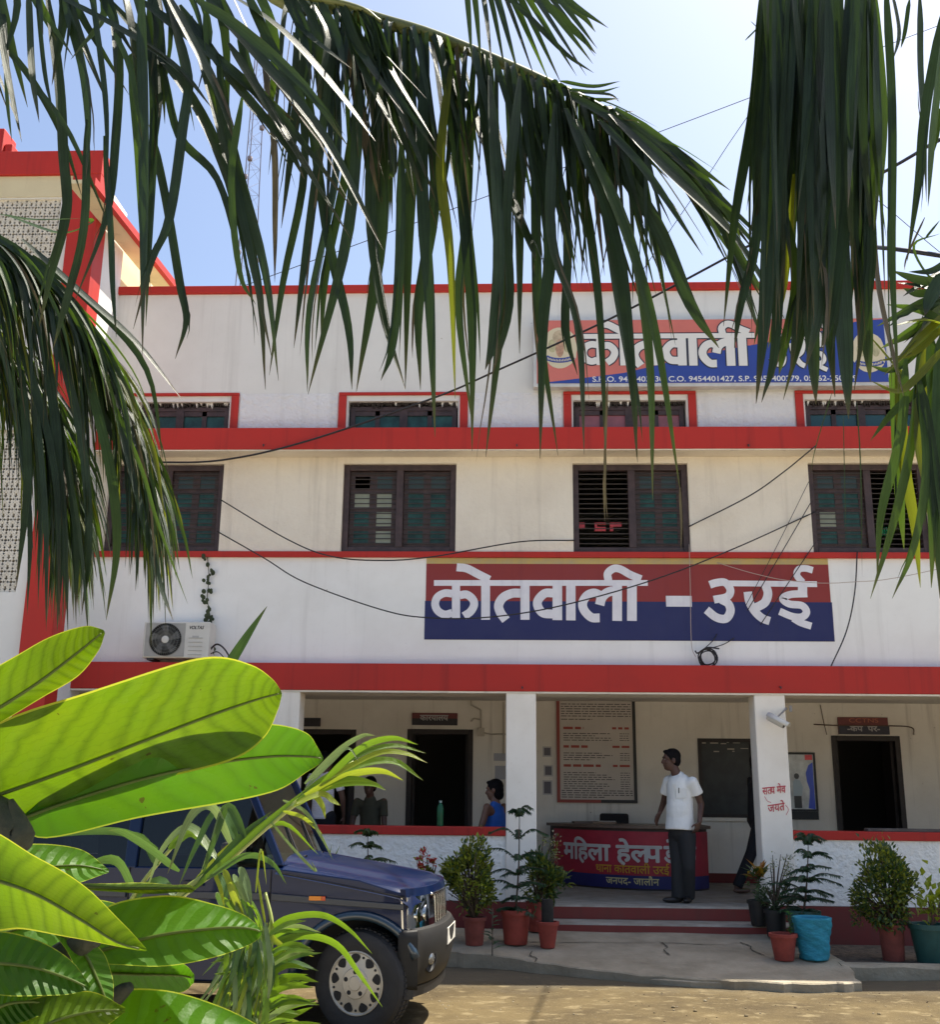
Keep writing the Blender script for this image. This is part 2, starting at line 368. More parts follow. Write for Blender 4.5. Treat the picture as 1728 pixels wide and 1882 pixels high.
# rough plaster panels between the ventilators
pan=[(XL+.4,VX[0][0]-.14)]+[(VX[i][1]+.14,VX[i+1][0]-.14) for i in range(3)]+[(VX[3][1]+.14,XR)]
for a,c in pan:
    b=MB(); b.box(a,c,YW-.008,YW-.002,zCT+.003,zVT-.01); b.build('rough_plaster_panel',STUCCO,ST)
for px in (485,950,1375):
    p=at(px,818,YB); q=MB(); q.tube([(p.x,YB+.01,p.z),(p.x,YB-.035,p.z-.004),(p.x+.004,YB-.04,p.z-.03)],.009,6); q.build('hook',IRON,ST)
for px in (960,1434):
    p=at(px,1262,YB); q=MB(); q.tube([(p.x,YB+.01,p.z),(p.x,YB-.03,p.z-.004),(p.x+.003,YB-.035,p.z-.025)],.009,6); q.build('hook',IRON,ST)
# windows
def window(i, x0,x1,z0,z1):
    y=YW+.06; f=MB(); t=.075; xm=(x0+x1)/2 + (.02 if i!=1 else 0)
    f.box(x0,x0+t,y,y+.09,z0,z1); f.box(x1-t,x1,y,y+.09,z0,z1)
    f.box(x0+t,x1-t,y,y+.09,z1-t,z1); f.box(x0+t,x1-t,y,y+.09,z0,z0+t)
    f.box(xm-.045,xm+.045,y-.004,y+.092,z0+t,z1-t)
    fr=f.build('window_frame',WOOD,ST,bevel=.006)
    bars=MB(); n=15
    for k in range(n):
        z=z0+t+.05+(z1-z0-2*t-.09)*k/(n-1)
        bars.tube([(x0+t-.02,y+.03,z+random.uniform(-.004,.004)),(x1-t+.02,y+.03,z+random.uniform(-.004,.004))],.0065,6)
    bars.build('window_bars',IRON,fr)
    for side in (0,1):
        a,c=(x0+t,xm-.045) if side==0 else (xm+.045,x1-t)
        if (i==2 and side==0) or (i==3 and side==1): continue      # that leaf stands open inwards
        ys=y+.055; s=MB(); st=.062; m=(a+c)/2; h=(z1-z0-2*t)
        for xx0,xx1 in ((a+.004,a+st),(m-st*.75,m+st*.75),(c-st,c-.004)): s.box(xx0,xx1,ys,ys+.03,z0+t+.004,z1-t-.004)
        zz=[z0+t+.004, z0+t+h*.25, z0+t+h*.5, z0+t+h*.75, z1-t-.004]
        for k in range(5):
            lo=zz[k]-(.0 if k==0 else .03); hi=zz[k]+(.06 if k==0 else .03); 
            if k==4: lo=zz[k]-.06; hi=zz[k]
            for p,q in ((a+st,m-st*.75),(m+st*.75,c-st)): s.box(p,q,ys+.001,ys+.029,lo,hi)
        sh=s.build('shutter',WOOD,ST)
        pn=MB(); k0=0
        for k in range(4):
            for q,(p0,p1) in enumerate(((a+st,m-st*.75),(m+st*.75,c-st))):
                mi=0
                if i==1 and side==0: mi = 1 if (q==1 or k==2) else 0
                if i==1 and side==0 and q==0 and k==3: continue       # missing pane
                if i==3 and side==0 and ((q==0 and k==1)): mi=1
                pn.box(p0,p1,ys+.012,ys+.017,zz[k]+.0,zz[k+1],mi if not(k==3) else 2)
        pn.build('pane',[TEAL,PALEPANE,mat('dusty_dark_pane',(.035,.055,.05),.3)],sh)
for i,(a,c) in enumerate(WX): window(i,a,c,WZ0,WZ1)
def vent(i,x0,x1,z0,z1):
    y=YW+.08; f=MB(); t=.06; rnd=random.Random(i)
    b=f; zt=z1-.05
    b.box(x0+.02,x0+t+.02,y,y+.06,z0,zt); b.box(x1-t-.02,x1-.02,y,y+.06,z0,zt); b.box(x0+t+.02,x1-t-.02,y,y+.06,zt-.055,zt); b.box(x0+t+.02,x1-t-.02,y,y+.06,z0,z0+.03)
    xm=(x0+x1)/2; b.box(xm-.05,xm+.05,y-.003,y+.063,z0+.03,zt-.055)
    for a,c in ((x0+t+.02,xm-.05),(xm+.05,x1-t-.02)):
        m=(a+c)/2; b.box(m-.03,m+.03,y+.012,y+.05,z0+.03,zt-.055); b.box(a,c,y+.012,y+.05,zt-.12,zt-.057)
    fr=b.build('ventilator_frame',WOOD,ST)
    p=MB(); p.box(x0+t,x1-t,y+.032,y+.036,z0+.02,zt-.06); p.build('pane',[TEAL,TEAL,REDPANE,mat('dark_teal_pane',(.02,.07,.075),.15)][i],fr)
    # ragged broken plaster along the head
    r=MB(); n=46
    for k in range(n):
        xa=x0+.01+(x1-x0-.02)*k/n; wv=(x1-x0)/n; h=rnd.uniform(.03,.085)
        r.prism([(xa,y-.035+rnd.uniform(0,.02),z1-.004),(xa+wv*1.1,y-.035,z1-.004),(xa+wv*rnd.uniform(.3,1),y-.03,z1-h)],(0,.05,0),0 if rnd.random()<.8 else 1)
    r.build('broken_plaster',[mat('dark_mortar',(.045,.036,.032),.95,.4,40),WHITE],fr)
for i,(a,c) in enumerate(VX): vent(i,a,c,VZ0,VZ1)

# ground floor: pillars, low walls, back wall with doors, floor, steps
PX=[(X(490,1400,YB),X(545,1400,YB)),(X(930,1400,YB),X(986,1400,YB)),(X(1396,1450,YB),X(1454,1450,YB))]
PX.append((PX[2][0]+2.86,PX[2][1]+2.86)); PX.insert(0,(PX[0][0]-2.86,PX[0][1]-2.86))
PXD=.02
for a,c in PX:
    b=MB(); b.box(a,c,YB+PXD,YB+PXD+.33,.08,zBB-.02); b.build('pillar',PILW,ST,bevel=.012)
zLT,zLB=at(750,1518,YB).z, at(750,1534,YB).z
for k in (0,1,3):
    a,c=PX[k][1]+.002,PX[k+1][0]-.002
    b=MB(); b.box(a,c,YB+.045,YB+.26,ZF+.02,zLB); lw=b.build('low_wall',STUCCOB,ST)
    b=MB(); b.box(a,c,YB+.02,YB+.285,zLB,zLT); b.build('coping',REDP,lw,bevel=.008)
    b=MB(); b.box(a-.3,c+.3,YB+.004,YB+.018,.05,ZF+.018); b.build('dado',REDD,lw)
b=MB(); b.box(XL,XR,YB+.05,YBK+.3,.0,ZF-.003); b.build('plinth',STEP,ST)
# steps at the entrance
sx0,sx1=PX[2][1]-.0,PX[3][0]
b=MB(); b.box(sx0,sx1+.02,YB-.06,YB+.06,.05,ZF); b.box(sx0-.02,sx1+.32,12.44,YB-.058,.05,.325); b.build('step',[STEP],ST,bevel=.018)
b=MB(); b.box(sx0+.003,sx1+.015,YB-.066,YB-.0605,.328,ZF-.018); b.box(sx0-.02,sx1+.3,12.434,12.4395,.2,.325-.018); b.build('step_riser_paint',[REDD],ST)
# porch back wall and doors
DRS=[(X(540,1430,YBK),X(652,1430,YBK),Z(600,1340,YBK)),(X(747,1430,YBK),X(869,1430,YBK),Z(800,1340,YBK)),(X(1533,1430,YBK),X(1660,1430,YBK),Z(1590,1352,YBK))]
BW=(X(1285,1430,YBK),X(1388,1430,YBK),Z(1330,1502,YBK),Z(1330,1357,YBK))
b=MB(); wallgrid(b,XL,XR,ZF-.1,3.06,YBK,.2,[(a,c,ZF-.05,zt) for a,c,zt in DRS]+[BW]); b.build('porch_wall',PORCH,ST)
b=MB(); b.box(XL,XR,YW+.225,YBK+.19,3.0,3.055); b.build('porch_ceiling',PORCH,ST)
b=MB(); b.box(-.02+X(986,1450,YBK),DRS[2][0]-.05,YBK-.012,YBK-.001,ZF,ZF+.13); b.build('skirting',REDD,ST)
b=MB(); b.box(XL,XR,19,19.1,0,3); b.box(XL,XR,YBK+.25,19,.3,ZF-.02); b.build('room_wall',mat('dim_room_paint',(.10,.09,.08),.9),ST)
for a,c,zt in DRS:
    f=MB(); t=.075
    f.box(a,a+t,YBK-.02,YBK+.1,ZF,zt); f.box(c-t,c,YBK-.02,YBK+.1,ZF,zt); f.box(a+t,c-t,YBK-.02,YBK+.1,zt-t,zt)
    df=f.build('door_frame',DARKW,ST,bevel=.006)
    d=MB(); d.box(a+t,a+t+.04,YBK+.1,YBK+.55,ZF+.01,zt-t); d.box(c-t-.04,c-t,YBK+.1,YBK+.5,ZF+.01,zt-t); d.build('door',DARKW,df)
f=MB(); a,c,z0,z1=BW
f.box(a,a+.05,YBK-.015,YBK+.08,z0,z1); f.box(c-.05,c,YBK-.015,YBK+.08,z0,z1); f.box(a+.05,c-.05,YBK-.015,YBK+.08,z1-.05,z1); f.box(a+.05,c-.05,YBK-.015,YBK+.08,z0,z0+.05)
wf=f.build('window_frame',DARKW,ST)
f=MB(); f.box(a+.05,c-.05,YBK+.02,YBK+.03,z0+.05,z1-.05); 
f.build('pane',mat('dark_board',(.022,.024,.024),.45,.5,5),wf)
f=MB(); f.box(a-.05,c+.05,YBK-.05,YBK-.016,z0-.05,z0-.002); f.build('sill',PORCH,wf)
f=MB(); rnd=random.Random(5)
for k in range(9):
    xx=rnd.uniform(a+.06,c-.15); zz=z1-rnd.uniform(.04,.2); f.box(xx,xx+rnd.uniform(.03,.12),YBK+.012,YBK+.0185,zz,zz+rnd.uniform(.008,.02))
f.build('torn_paper',mat('old_paper',(.45,.40,.33),.8),wf)
# ------------------------------------------------------------------ lettering
# strokes of devanagari letters, unit height (head line at 1), (advance, strokes)
DV={'क':(.95,[[(.52,1),(.52,0)],[(.52,.66),(.34,.72),(.14,.6),(.1,.42),(.2,.24),(.36,.22),(.52,.4)],[(.52,.58),(.66,.7),(.84,.62),(.88,.42),(.74,.16)]]),
'त':(.74,[[(.62,1),(.62,0)],[(.62,.66),(.36,.68),(.16,.52),(.16,.3),(.36,.03)]]),
'व':(.72,[[(.6,1),(.6,0)],[(.6,.68),(.32,.7),(.1,.52),(.14,.28),(.36,.2),(.6,.36)]]),
'ा':(.32,[[(.17,1),(.17,0)]]),
'ल':(.86,[[(.74,1),(.74,0)],[(.38,.04),(.14,.18),(.1,.46),(.26,.68),(.42,.58),(.44,.4)],[(.44,.52),(.56,.68),(.74,.66)]]),
'ी':(.32,[[(.17,1),(.17,0)],[(.17,1),(.06,1.24),(-.2,1.36),(-.4,1.22),(-.36,1)]]),
'ि':(.3,[[(.17,1),(.17,0)],[(.17,1),(.22,1.26),(.5,1.38),(.78,1.24),(.8,1)]]),
'ो':(.32,[[(.17,1),(.17,0)],[(.17,1),(.04,1.2),(-.26,1.36)]]),
'े':(0,[[(-.28,1),(-.4,1.2),(-.68,1.36)]]),
'ौ':(.32,[[(.17,1),(.17,0)],[(.17,1),(.02,1.16),(-.28,1.24)],[(.17,1),(.1,1.3),(-.14,1.44)]]),
'म':(.78,[[(.18,1),(.18,.34),(.06,.26),(.14,.14),(.26,.3),(.64,.32)],[(.64,1),(.64,0)]]),
'ह':(.74,[[(.42,1),(.42,.8),(.14,.76),(.14,.56),(.4,.54),(.62,.46),(.6,.24),(.34,.2),(.2,.32)],[(.34,.2),(.26,.02),(.56,-.16)]]),
'प':(.74,[[(.12,1),(.12,.5),(.28,.36),(.62,.42)],[(.62,1),(.62,0)]]),
'ड':(.7,[[(.42,1),(.42,.8),(.14,.76),(.14,.54),(.4,.52),(.6,.42),(.58,.16),(.36,.06),(.12,.2)]]),
'स':(.8,[[(.1,.98),(.34,.96),(.38,.74),(.12,.56),(.46,.02)],[(.24,.52),(.66,.52)],[(.66,1),(.66,0)]]),
'न':(.72,[[(.6,.52),(.22,.52),(.08,.46),(.12,.32),(.26,.36)],[(.6,1),(.6,0)]]),
'थ':(.76,[[(.1,.9),(.24,.98),(.3,.84),(.14,.74)],[(.3,.84),(.3,.62),(.1,.5),(.18,.3),(.62,.4)],[(.62,1),(.62,0)]]),
'ज':(.8,[[(.66,1),(.66,0)],[(.66,.56),(.4,.6),(.42,.26),(.24,.08),(.06,.3)]]),
'द':(.64,[[(.42,1),(.42,.78),(.14,.66),(.12,.36),(.34,.22),(.46,.36)],[(.34,.22),(.4,.02),(.58,-.12)]]),
'य':(.76,[[(.1,.98),(.28,.9),(.24,.66),(.1,.5),(.2,.3),(.62,.4)],[(.62,1),(.62,0)]]),
'उ':(.7,[[(.1,.98),(.46,.94),(.5,.74),(.26,.56),(.54,.5),(.56,.18),(.32,.04),(.08,.26)]]),
'र':(.56,[[(.14,.98),(.42,.92),(.4,.66),(.1,.54),(.5,.02)]]),
'ई':(.72,[[(.44,1),(.44,.82),(.14,.76),(.14,.56),(.5,.52),(.6,.3),(.4,.12),(.14,.24)],[(.38,.14),(.44,-.02),(.66,-.14)],[(.46,1),(.34,1.2),(.46,1.36),(.66,1.3)]]),
'-':(.5,[[(.08,.5),(.42,.5)]]),'•':(.4,[[(.14,.5),(.26,.5)]]),' ':(.42,[])}
def flat_ribbon(b, P, wv, O, U, Vv, N, lift, mi=0):
    # P 2D points -> ribbon lying in plane O + x*U + y*Vv, raised by lift along N
    n=len(P); L=[];R=[]
    for i,(x,y) in enumerate(P):
        a=P[max(i-1,0)]; c=P[min(i+1,n-1)]; dx,dy=c[0]-a[0],c[1]-a[1]; l=math.hypot(dx,dy) or 1; nx,ny=-dy/l,dx/l
        h=wv/2
        L.append(O+U*(x+nx*h)+Vv*(y+ny*h)+N*lift); R.append(O+U*(x-nx*h)+Vv*(y-ny*h)+N*lift)
    o=len(b.v); b.v+=[tuple(p) for p in L+R]
    for i in range(n-1): b.f.append([o+i,o+n+i,o+n+i+1,o+i+1]); b.m.append(mi)
def cr2(P,n=5): return [(p.x,p.y) for p in cr([(x,y,0) for x,y in P],n)]
def deva(b, text, O, U, Vv, N, size, wt=.13, sx=1., mi=0, lift=.001, width=None, step=.00012):
    adv=0
    for ch in text: adv+=DV[ch][0]*sx
    if width: sx*=width/(adv*size); adv=width/size
    x=0; k=0; run=None; lines=[]
    for ch in text:
        a,st=DV[ch]; a*=sx
        if ch in ' -•':
            if run is not None: lines.append((run,x)); run=None
        elif run is None: run=x
        for s in st:
            P=cr2([((x+px*sx)*size,py*size) for px,py in s],5) if len(s)>2 else [((x+px*sx)*size,py*size) for px,py in s]
            flat_ribbon(b,P,wt*size,O,U,Vv,N,lift+k*step,mi); k+=1
        x+=a
    if run is not None: lines.append((run,x))
    for r0,r1 in lines:
        flat_ribbon(b,[((r0-.02)*size,size*(1-wt*.4)),((r1-.02)*size,size*(1-wt*.4))],wt*size,O,U,Vv,N,lift+k*step,mi); k+=1
    return adv*size
_GC={}
def glyph(ch):
    if ch not in _GC:
        def mk(s):
            cu=bpy.data.curves.new('g','FONT'); cu.body=s; cu.size=1; cu.resolution_u=4
            o=bpy.data.objects.new('g',cu); COL.objects.link(o); dg=bpy.context.evaluated_depsgraph_get()
            me=bpy.data.meshes.new_from_object(o.evaluated_get(dg)); bpy.data.objects.remove(o)
            vs=[(v.co.x,v.co.y) for v in me.vertices]; fs=[list(p.vertices) for p in me.polygons]; bpy.data.meshes.remove(me); return vs,fs
        ext=lambda s: max(v[0] for v in mk(s)[0])
        _GC[ch]=(*(mk(ch) if ch!=' ' else ([],[])), ext('क'+ch+'क')-ext('कक'))
    return _GC[ch]
def fdeva(b, items, O, U, Vv, N, size, width=None, bold=.05, lift=.001, step=.0002, mi=0, hscale=1.):
    # single letters of the built-in devanagari face set side by side; a number is a kern; bold = layered copies
    adv=sum(i if isinstance(i,(int,float)) else glyph(i)[2] for i in items)
    sx=(width/adv) if width else size; k=0; x=0
    offs=[(0,0)]+([(bold*q,bold*r) for q,r in ((-1,0),(1,0),(0,-1),(0,1),(-.7,-.7),(.7,.7),(-.7,.7),(.7,-.7))] if bold else [])
    for it in items:
        if isinstance(it,(int,float)): x+=it; continue
        vs,fs,a=glyph(it)
        for ox,oy in offs:
            o=len(b.v); b.v+=[tuple(O+U*((x+vx+ox)*sx)+Vv*((vy+oy)*size*hscale)+N*(lift+k*step)) for vx,vy in vs]
            for f in fs: b.f.append([o+i for i in f]); b.m.append(mi)
            k+=1
        x+=a
    return adv*sx
def latin(name, text, O, U, Vv, N, h, m, parent, width=None, shear=0., bold=0., lift=.001):
    cu=bpy.data.curves.new(name,'FONT'); cu.body=text; cu.size=1; cu.shear=shear; cu.offset=bold
    o=bpy.data.objects.new(name,cu); COL.objects.link(o); dg=bpy.context.evaluated_depsgraph_get()
    me=bpy.data.meshes.new_from_object(o.evaluated_get(dg)); bpy.data.objects.remove(o)
    xs=[v.co.x for v in me.vertices]; x0,x1=min(xs),max(xs); ys=[v.co.y for v in me.vertices]; y0,y1=min(ys),max(ys)
    s=h/(y1-y0); sx=(width/(x1-x0)) if width else s
    for v in me.vertices: v.co=O+U*((v.co.x-x0)*sx)+Vv*((v.co.y-y0)*s)+N*lift
    me.materials.clear(); me.materials.append(m); me.name=name
    ob=bpy.data.objects.new(name,me); COL.objects.link(ob)
    if parent: ob.parent=parent; ob.matrix_parent_inverse=Matrix.Translation(-parent.location)
    return ob
UX,UZ,NY=V((1,0,0)),V((0,0,1)),V((0,-1,0))

# traced hand painted letters of the wall sign, in photo pixels
def zl(p): return (770+p[0]/4.32, 1010+p[1]/4.32)
def zr(p): return (1150+p[0]/4.32, 1010+p[1]/4.32)
KOT=[([(120,265),(1818,265)],46,0,zl),
 ([(295,285),(295,552)],65,0,zl),([(264,350),(205,346),(150,375),(129,430),(150,485),(205,515),(264,502)],62,1,zl),([(326,362),(380,357),(428,395),(438,440),(410,492),(358,528)],64,1,zl),
 ([(530,240),(530,557)],70,0,zl),([(300,140),(380,150),(470,195),(560,240)],66,1,zl),
 ([(843,285),(843,557)],72,0,zl),([(806,346),(740,348),(670,380),(634,440),(648,500),(692,560)],72,1,zl),
 ([(1100,285),(1100,560)],76,0,zl),([(1064,345),(1000,348),(948,400),(945,450),(985,503),(1064,512)],70,1,zl),
 ([(1207,285),(1207,562)],74,0,zl),
 ([(1575,285),(1575,566)],76,0,zl),([(1436,542),(1370,538),(1312,480),(1302,420),(1336,365),(1390,344),(1440,362),(1470,372)],70,1,zl),([(1436,440),(1452,385),(1490,345),(1545,325)],74,1,zl),
 ([(1692,285),(1692,566)],76,0,zl),([(1505,245),(1500,190),(1545,152),(1600,156),(1680,200),(1765,235)],62,1,zl)]
URAI=[([(790,268),(1520,275)],46,0,zr),
 ([(668,280),(720,264),(790,262),(832,320),(806,375),(700,398)],62,1,zr),([(760,398),(815,430),(832,490),(795,548),(720,538),(642,478)],66,1,zr),
 ([(1112,285),(1130,350),(1105,420),(1035,462)],68,1,zr),([(970,335),(985,420),(1030,495),(1085,545),(1145,568)],66,1,zr),
 ([(1405,285),(1405,362)],72,0,zr),([(1442,350),(1310,357),(1248,390),(1300,432),(1400,445),(1436,495),(1400,535),(1320,530),(1222,490)],58,1,zr),([(1330,545),(1390,580),(1475,608)],56,1,zr),([(1405,260),(1360,205),(1375,158),(1430,150),(1486,165)],54,1,zr)]
# painted wall sign
ys=YW-.004
c00=at(784,1034,ys); c10=at(1522,1036,ys); c01=at(781,1174,ys); c11=at(1533,1180,ys); m0=at(783,1103,ys); m1=at(1528,1108,ys)
sx0_,sx1_=(c00.x+c01.x)/2,(c10.x+c11.x)/2; sz1,sz0,szm=(c00.z+c10.z)/2-.012,(c01.z+c11.z)/2,(m0.z+m1.z)/2
b=MB(); b.box(sx0_,sx1_,YW-.006,YW-.001,szm,sz1,0); b.box(sx0_-.008,sx1_+.012,YW-.006,YW-.001,sz0,szm-.0005,1); b.box(sx0_,sx1_,YW-.0055,YW-.001,sz1+.0005,zMB-.001,2)
PS=b.build('painted_sign',[SIGNRED,SIGNBLUE,YELLOWEDGE],ST)
b=MB(); k=0
def traced(b, strokes, mp, scale, lift0, mi=0, N=NY, extra=0., O=V((0,0,0))):
    k=0
    for P,wv,sm,f in strokes:
        Q=[mp(*f(p)) for p in (cr2(P,6) if sm else P)]
        flat_ribbon(b,Q,wv/4.32*scale+extra,O,UX,UZ,N,lift0+k*.00015,mi); k+=1
def mp_wall(px,py):
    p=at(px,py,YW-.006); return (p.x,p.z)
sc_=(at(1000,1100,YW).x-at(900,1100,YW).x)/100
traced(b,KOT+URAI,mp_wall,sc_,YW*0,0,NY,0,V((0,YW-.0075,0)))
p=at(1224,1095,YW-.006); q=at(1272,1115,YW-.006); b.box(p.x,q.x,YW-.0095,YW-.0062,q.z,p.z)
b.build('lettering',SIGNWHITE,PS)

# ------------------------------------------------------------------ sign board on the parapet
yb=YW-.16
p0=at(981,588,yb); p1=at(1655,583,yb); p2=at(990,708,yb); q2=at(1645,712,yb)
bx0,bx1,bz1,bz0=p2.x-.065,at(1632,650,yb).x,(p0.z+p1.z)/2,(p2.z+q2.z)/2
SB=thing('sign_board',((bx0+bx1)/2,yb,bz0),'long salmon and blue printed name board fixed over the upper windows','sign')
b=MB(); b.box(bx0,bx1,yb,yb+.13,bz0,bz1); b.build('box',mat('sheet_metal',(.55,.55,.54),.45,.15,5),SB,bevel=.006)
mS=mat('salmon_print',(.62,.17,.13),.35,.06,3); mBl=mat('blue_print',(.03,.06,.30),.35,.08,3); mWp=mat('white_print',(.76,.74,.70),.4); mDk=mat('dark_outline',(.02,.02,.035),.4)
b=MB(); x0,x1,z0,z1=bx0+.045,bx1-.02,bz0+.045,bz1-.015; H=z1-z0; W=x1-x0
b.quad((x0,yb-.003,z0),(x1,yb-.003,z0),(x1,yb-.003,z1),(x0,yb-.003,z1),0)
b.build('print',mS,SB)
b=MB()
cur=[(0,.0),(.08,.05),(.16,.10),(.25,.16),(.34,.27),(.42,.38),(.5,.47),(.6,.57),(.7,.66),(.8,.77),(.86,.86),(.93,.96),(1,.985)]
for i in range(len(cur)-1):
    (u0,h0),(u1,h1)=cur[i],cur[i+1]
    b.quad((x0+W*u0,yb-.005,z0),(x0+W*u1,yb-.005,z0),(x0+W*u1,yb-.005,z0+H*h1),(x0+W*u0,yb-.005,z0+H*h0))
b.build('blue_field',mBl,SB)
O=V((0,yb,0))
def mp_board(strokes, X0, X1, zc0, zc1):   # fit traced strokes into the board
    pts=[f(p) for P,wv,sm,f in strokes for p in P]
    xa,xb=min(p[0] for p in pts),max(p[0] for p in pts); ya,yb_=1071.3,1140
    return lambda px,py: (X0+(px-xa)/(xb-xa)*(X1-X0), zc1-(py-ya)/(yb_-ya)*(zc1-zc0)), (X1-X0)/(xb-xa)
la=at(1070,619,yb); lb=at(1390,672,yb); ra=at(1440,619,yb); rb=at(1530,672,yb)
for ms,mi,ex,lf in ((mDk,0,.030,.006),(mWp,0,0,.009)):
    b=MB()
    f,s=mp_board(KOT,la.x,lb.x,lb.z,la.z+.0); traced(b,KOT,f,s*1.12,lf,0,NY,ex,O)
    f,s=mp_board(URAI,at(1416,640,yb).x,rb.x-.03,rb.z,ra.z); traced(b,URAI,f,s*1.25,lf,0,NY,ex,O)
    b.build('letter_outline' if ms is mDk else 'lettering',ms,SB)
tb=at(1089,700,yb)
latin('phone_numbers','S.H.O. 9454403530, C.O. 9454401427, S.P. 9454400279, 05162-250009',V((at(1089,695,yb).x,yb,at(1300,703,yb).z)),UX,UZ,NY,.085,mWp,SB,width=at(1575,695,yb).x-at(1089,695,yb).x,bold=.012,lift=.007)
def emblem(cx,cz,r,par):
    b=MB(); n=26; b2=[]
    b.add([(cx+r*.84*cos(2*pi*k/n)*(1+.05*sin(5*k)),yb-.0065,cz+r*sin(2*pi*k/n)*1.05) for k in range(n)],[list(range(n))][::1],0)
    # four lions capital as soft masses, wheel base, ribbon
    b.add([(cx+r*.34*cos(2*pi*k/14),yb-.0078,cz+r*.55+r*.36*sin(2*pi*k/14)) for k in range(14)],[list(range(14))],1)
    for s_ in (-1,1): b.add([(cx+s_*r*.36+r*.2*cos(2*pi*k/12),yb-.0072,cz+r*.1+r*.34*sin(2*pi*k/12)) for k in range(12)],[list(range(12)) ],2)
    b.add([(cx+r*.2*cos(2*pi*k/14),yb-.0085,cz-r*.02+r*.46*sin(2*pi*k/14)) for k in range(14)],[list(range(14))],3)
    arc=[(r*.78*sin(t*.1),-r*.28-r*.36*cos(t*.1)*1.0+.0) for t in range(-10,11)]
    flat_ribbon(b,arc,r*.24,V((cx,yb,cz)),UX,UZ,NY,.0105,4)
    for k in range(-8,9):
        a=k*.1; p=(r*.78*sin(a),-r*.28-r*.36*cos(a)); b.box(cx+p[0]-r*.02,cx+p[0]+r*.02,yb-.012,yb-.0108,cz+p[1]-r*.06,cz+p[1]+r*(.03 if k%2 else .06),0)
    # all discs must face the yard
    b.f=[f[::1] for f in b.f]
    return b.build('emblem',[mat('pale_cream_print',(.66,.58,.40),.4),mat('fawn_print',(.50,.40,.26),.4,.2,20),mat('olive_print',(.46,.42,.24),.4,.2,20),mat('tan_print',(.46,.27,.17),.4,.25,25),mBl],par)
e0=at(1029,640,yb); emblem(e0.x,e0.z,.27,SB); e1=at(1596,648,yb); emblem(e1.x,e1.z,.26,SB)
for u in (.1,.5,.9):
    pass
b=MB()
for u in (.08,.36,.64,.92): b.box(bx0+u*(bx1-bx0)-.02,bx0+u*(bx1-bx0)+.02,yb+.131,YW-.0,bz0+.1,bz0+.14)
b.build('bracket',IRON,SB)

# ------------------------------------------------------------------ annexe tower on the left
YA=12.25; XC=at(165,530,YA).x
AN=thing('annexe_tower',(XC-1.5,YA,0),'tall white stair tower with red corner, red cap and pierced screens','building')
zt=at(150,281,YA).z; zt2=at(150,324,YA).z; cw=(at(163,530,YA).x-at(112,530,YA).x)
XA0=XC-7
b=MB(); 
jz=[(at(50,790,YA).z,at(50,1088,YA).z),(at(50,366,YA).z,at(50,545,YA).z)]
xcol=XC-cw
jx=(xcol-2.6,xcol-.14)
wallgrid(b,XA0,xcol,0,zt2,YA,.15,[(jx[0],jx[1],j[1],j[0]) for j in jz],0)
b.box(XA0,XC-.001,YA+.3,YA+.35,0,zt2-.3,0)
b.box(XC-.12,XC,YA+.282,YA+.95,0,zt2-.001,0)
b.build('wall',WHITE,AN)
b=MB(); b.box(xcol+.001,XC+.012,YA-.05,YA+.28,0,zt2-.001); b.build('corner_pillar',REDP,AN,bevel=.008)
b=MB(); b.box(XA0,XC+.014,YA-.052,YA+.4,zt2,zt); b.build('cap_band',REDP,AN,bevel=.008)
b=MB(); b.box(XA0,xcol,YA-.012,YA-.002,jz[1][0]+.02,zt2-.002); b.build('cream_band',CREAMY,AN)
b=MB(); p=at(12,262,14.0); b.box(p.x-1.0,p.x,13.9,14.3,zt-.5,at(10,243,14.0).z); q=at(27,262,14.0); b.box(p.x+.001,q.x,13.95,14.3,zt-.5,at(20,268,14.0).z); b.build('rear_parapet',REDP,AN,bevel=.02)
# stair slab falling towards the back, with red edge, seen above the main parapet
y0s=13.0; sA=V((XC+.02,12.9,at(190,330,12.9).z)); 
def onx(px,py,x):
    d=ray(px,py); return CAM+d*((x-CAM.x)/d.x)
e0=onx(196,352,XC+.35); e1=onx(329,524,XC+.35)
b=MB(); b.box(XC-.35,XC-.12,YA+.85,17.3,0,zt2-.02); b.build('stair_wall',CREAMY,AN)  # cream here paints in the shade under the stair slab
b=MB(); dd=(e1-e0).normalized(); up=V((0,-dd.z,dd.y)) if dd.y>0 else V((0,dd.z,-dd.y))
a_=e0-dd*.35; c_=e1+dd*2.0
b.prism([a_,c_,c_-V((0,0,.10)),a_-V((0,0,.10))],(-.07,0,0)); b.build('stair_edge',REDP,AN)
b=MB(); s_=V((-.071,0,-.03)); b.prism([a_+s_,c_+s_,c_+s_-V((0,0,.05)),a_+s_-V((0,0,.05))],(-.26,0,0)); b.build('stair_slab',CREAMY,AN)
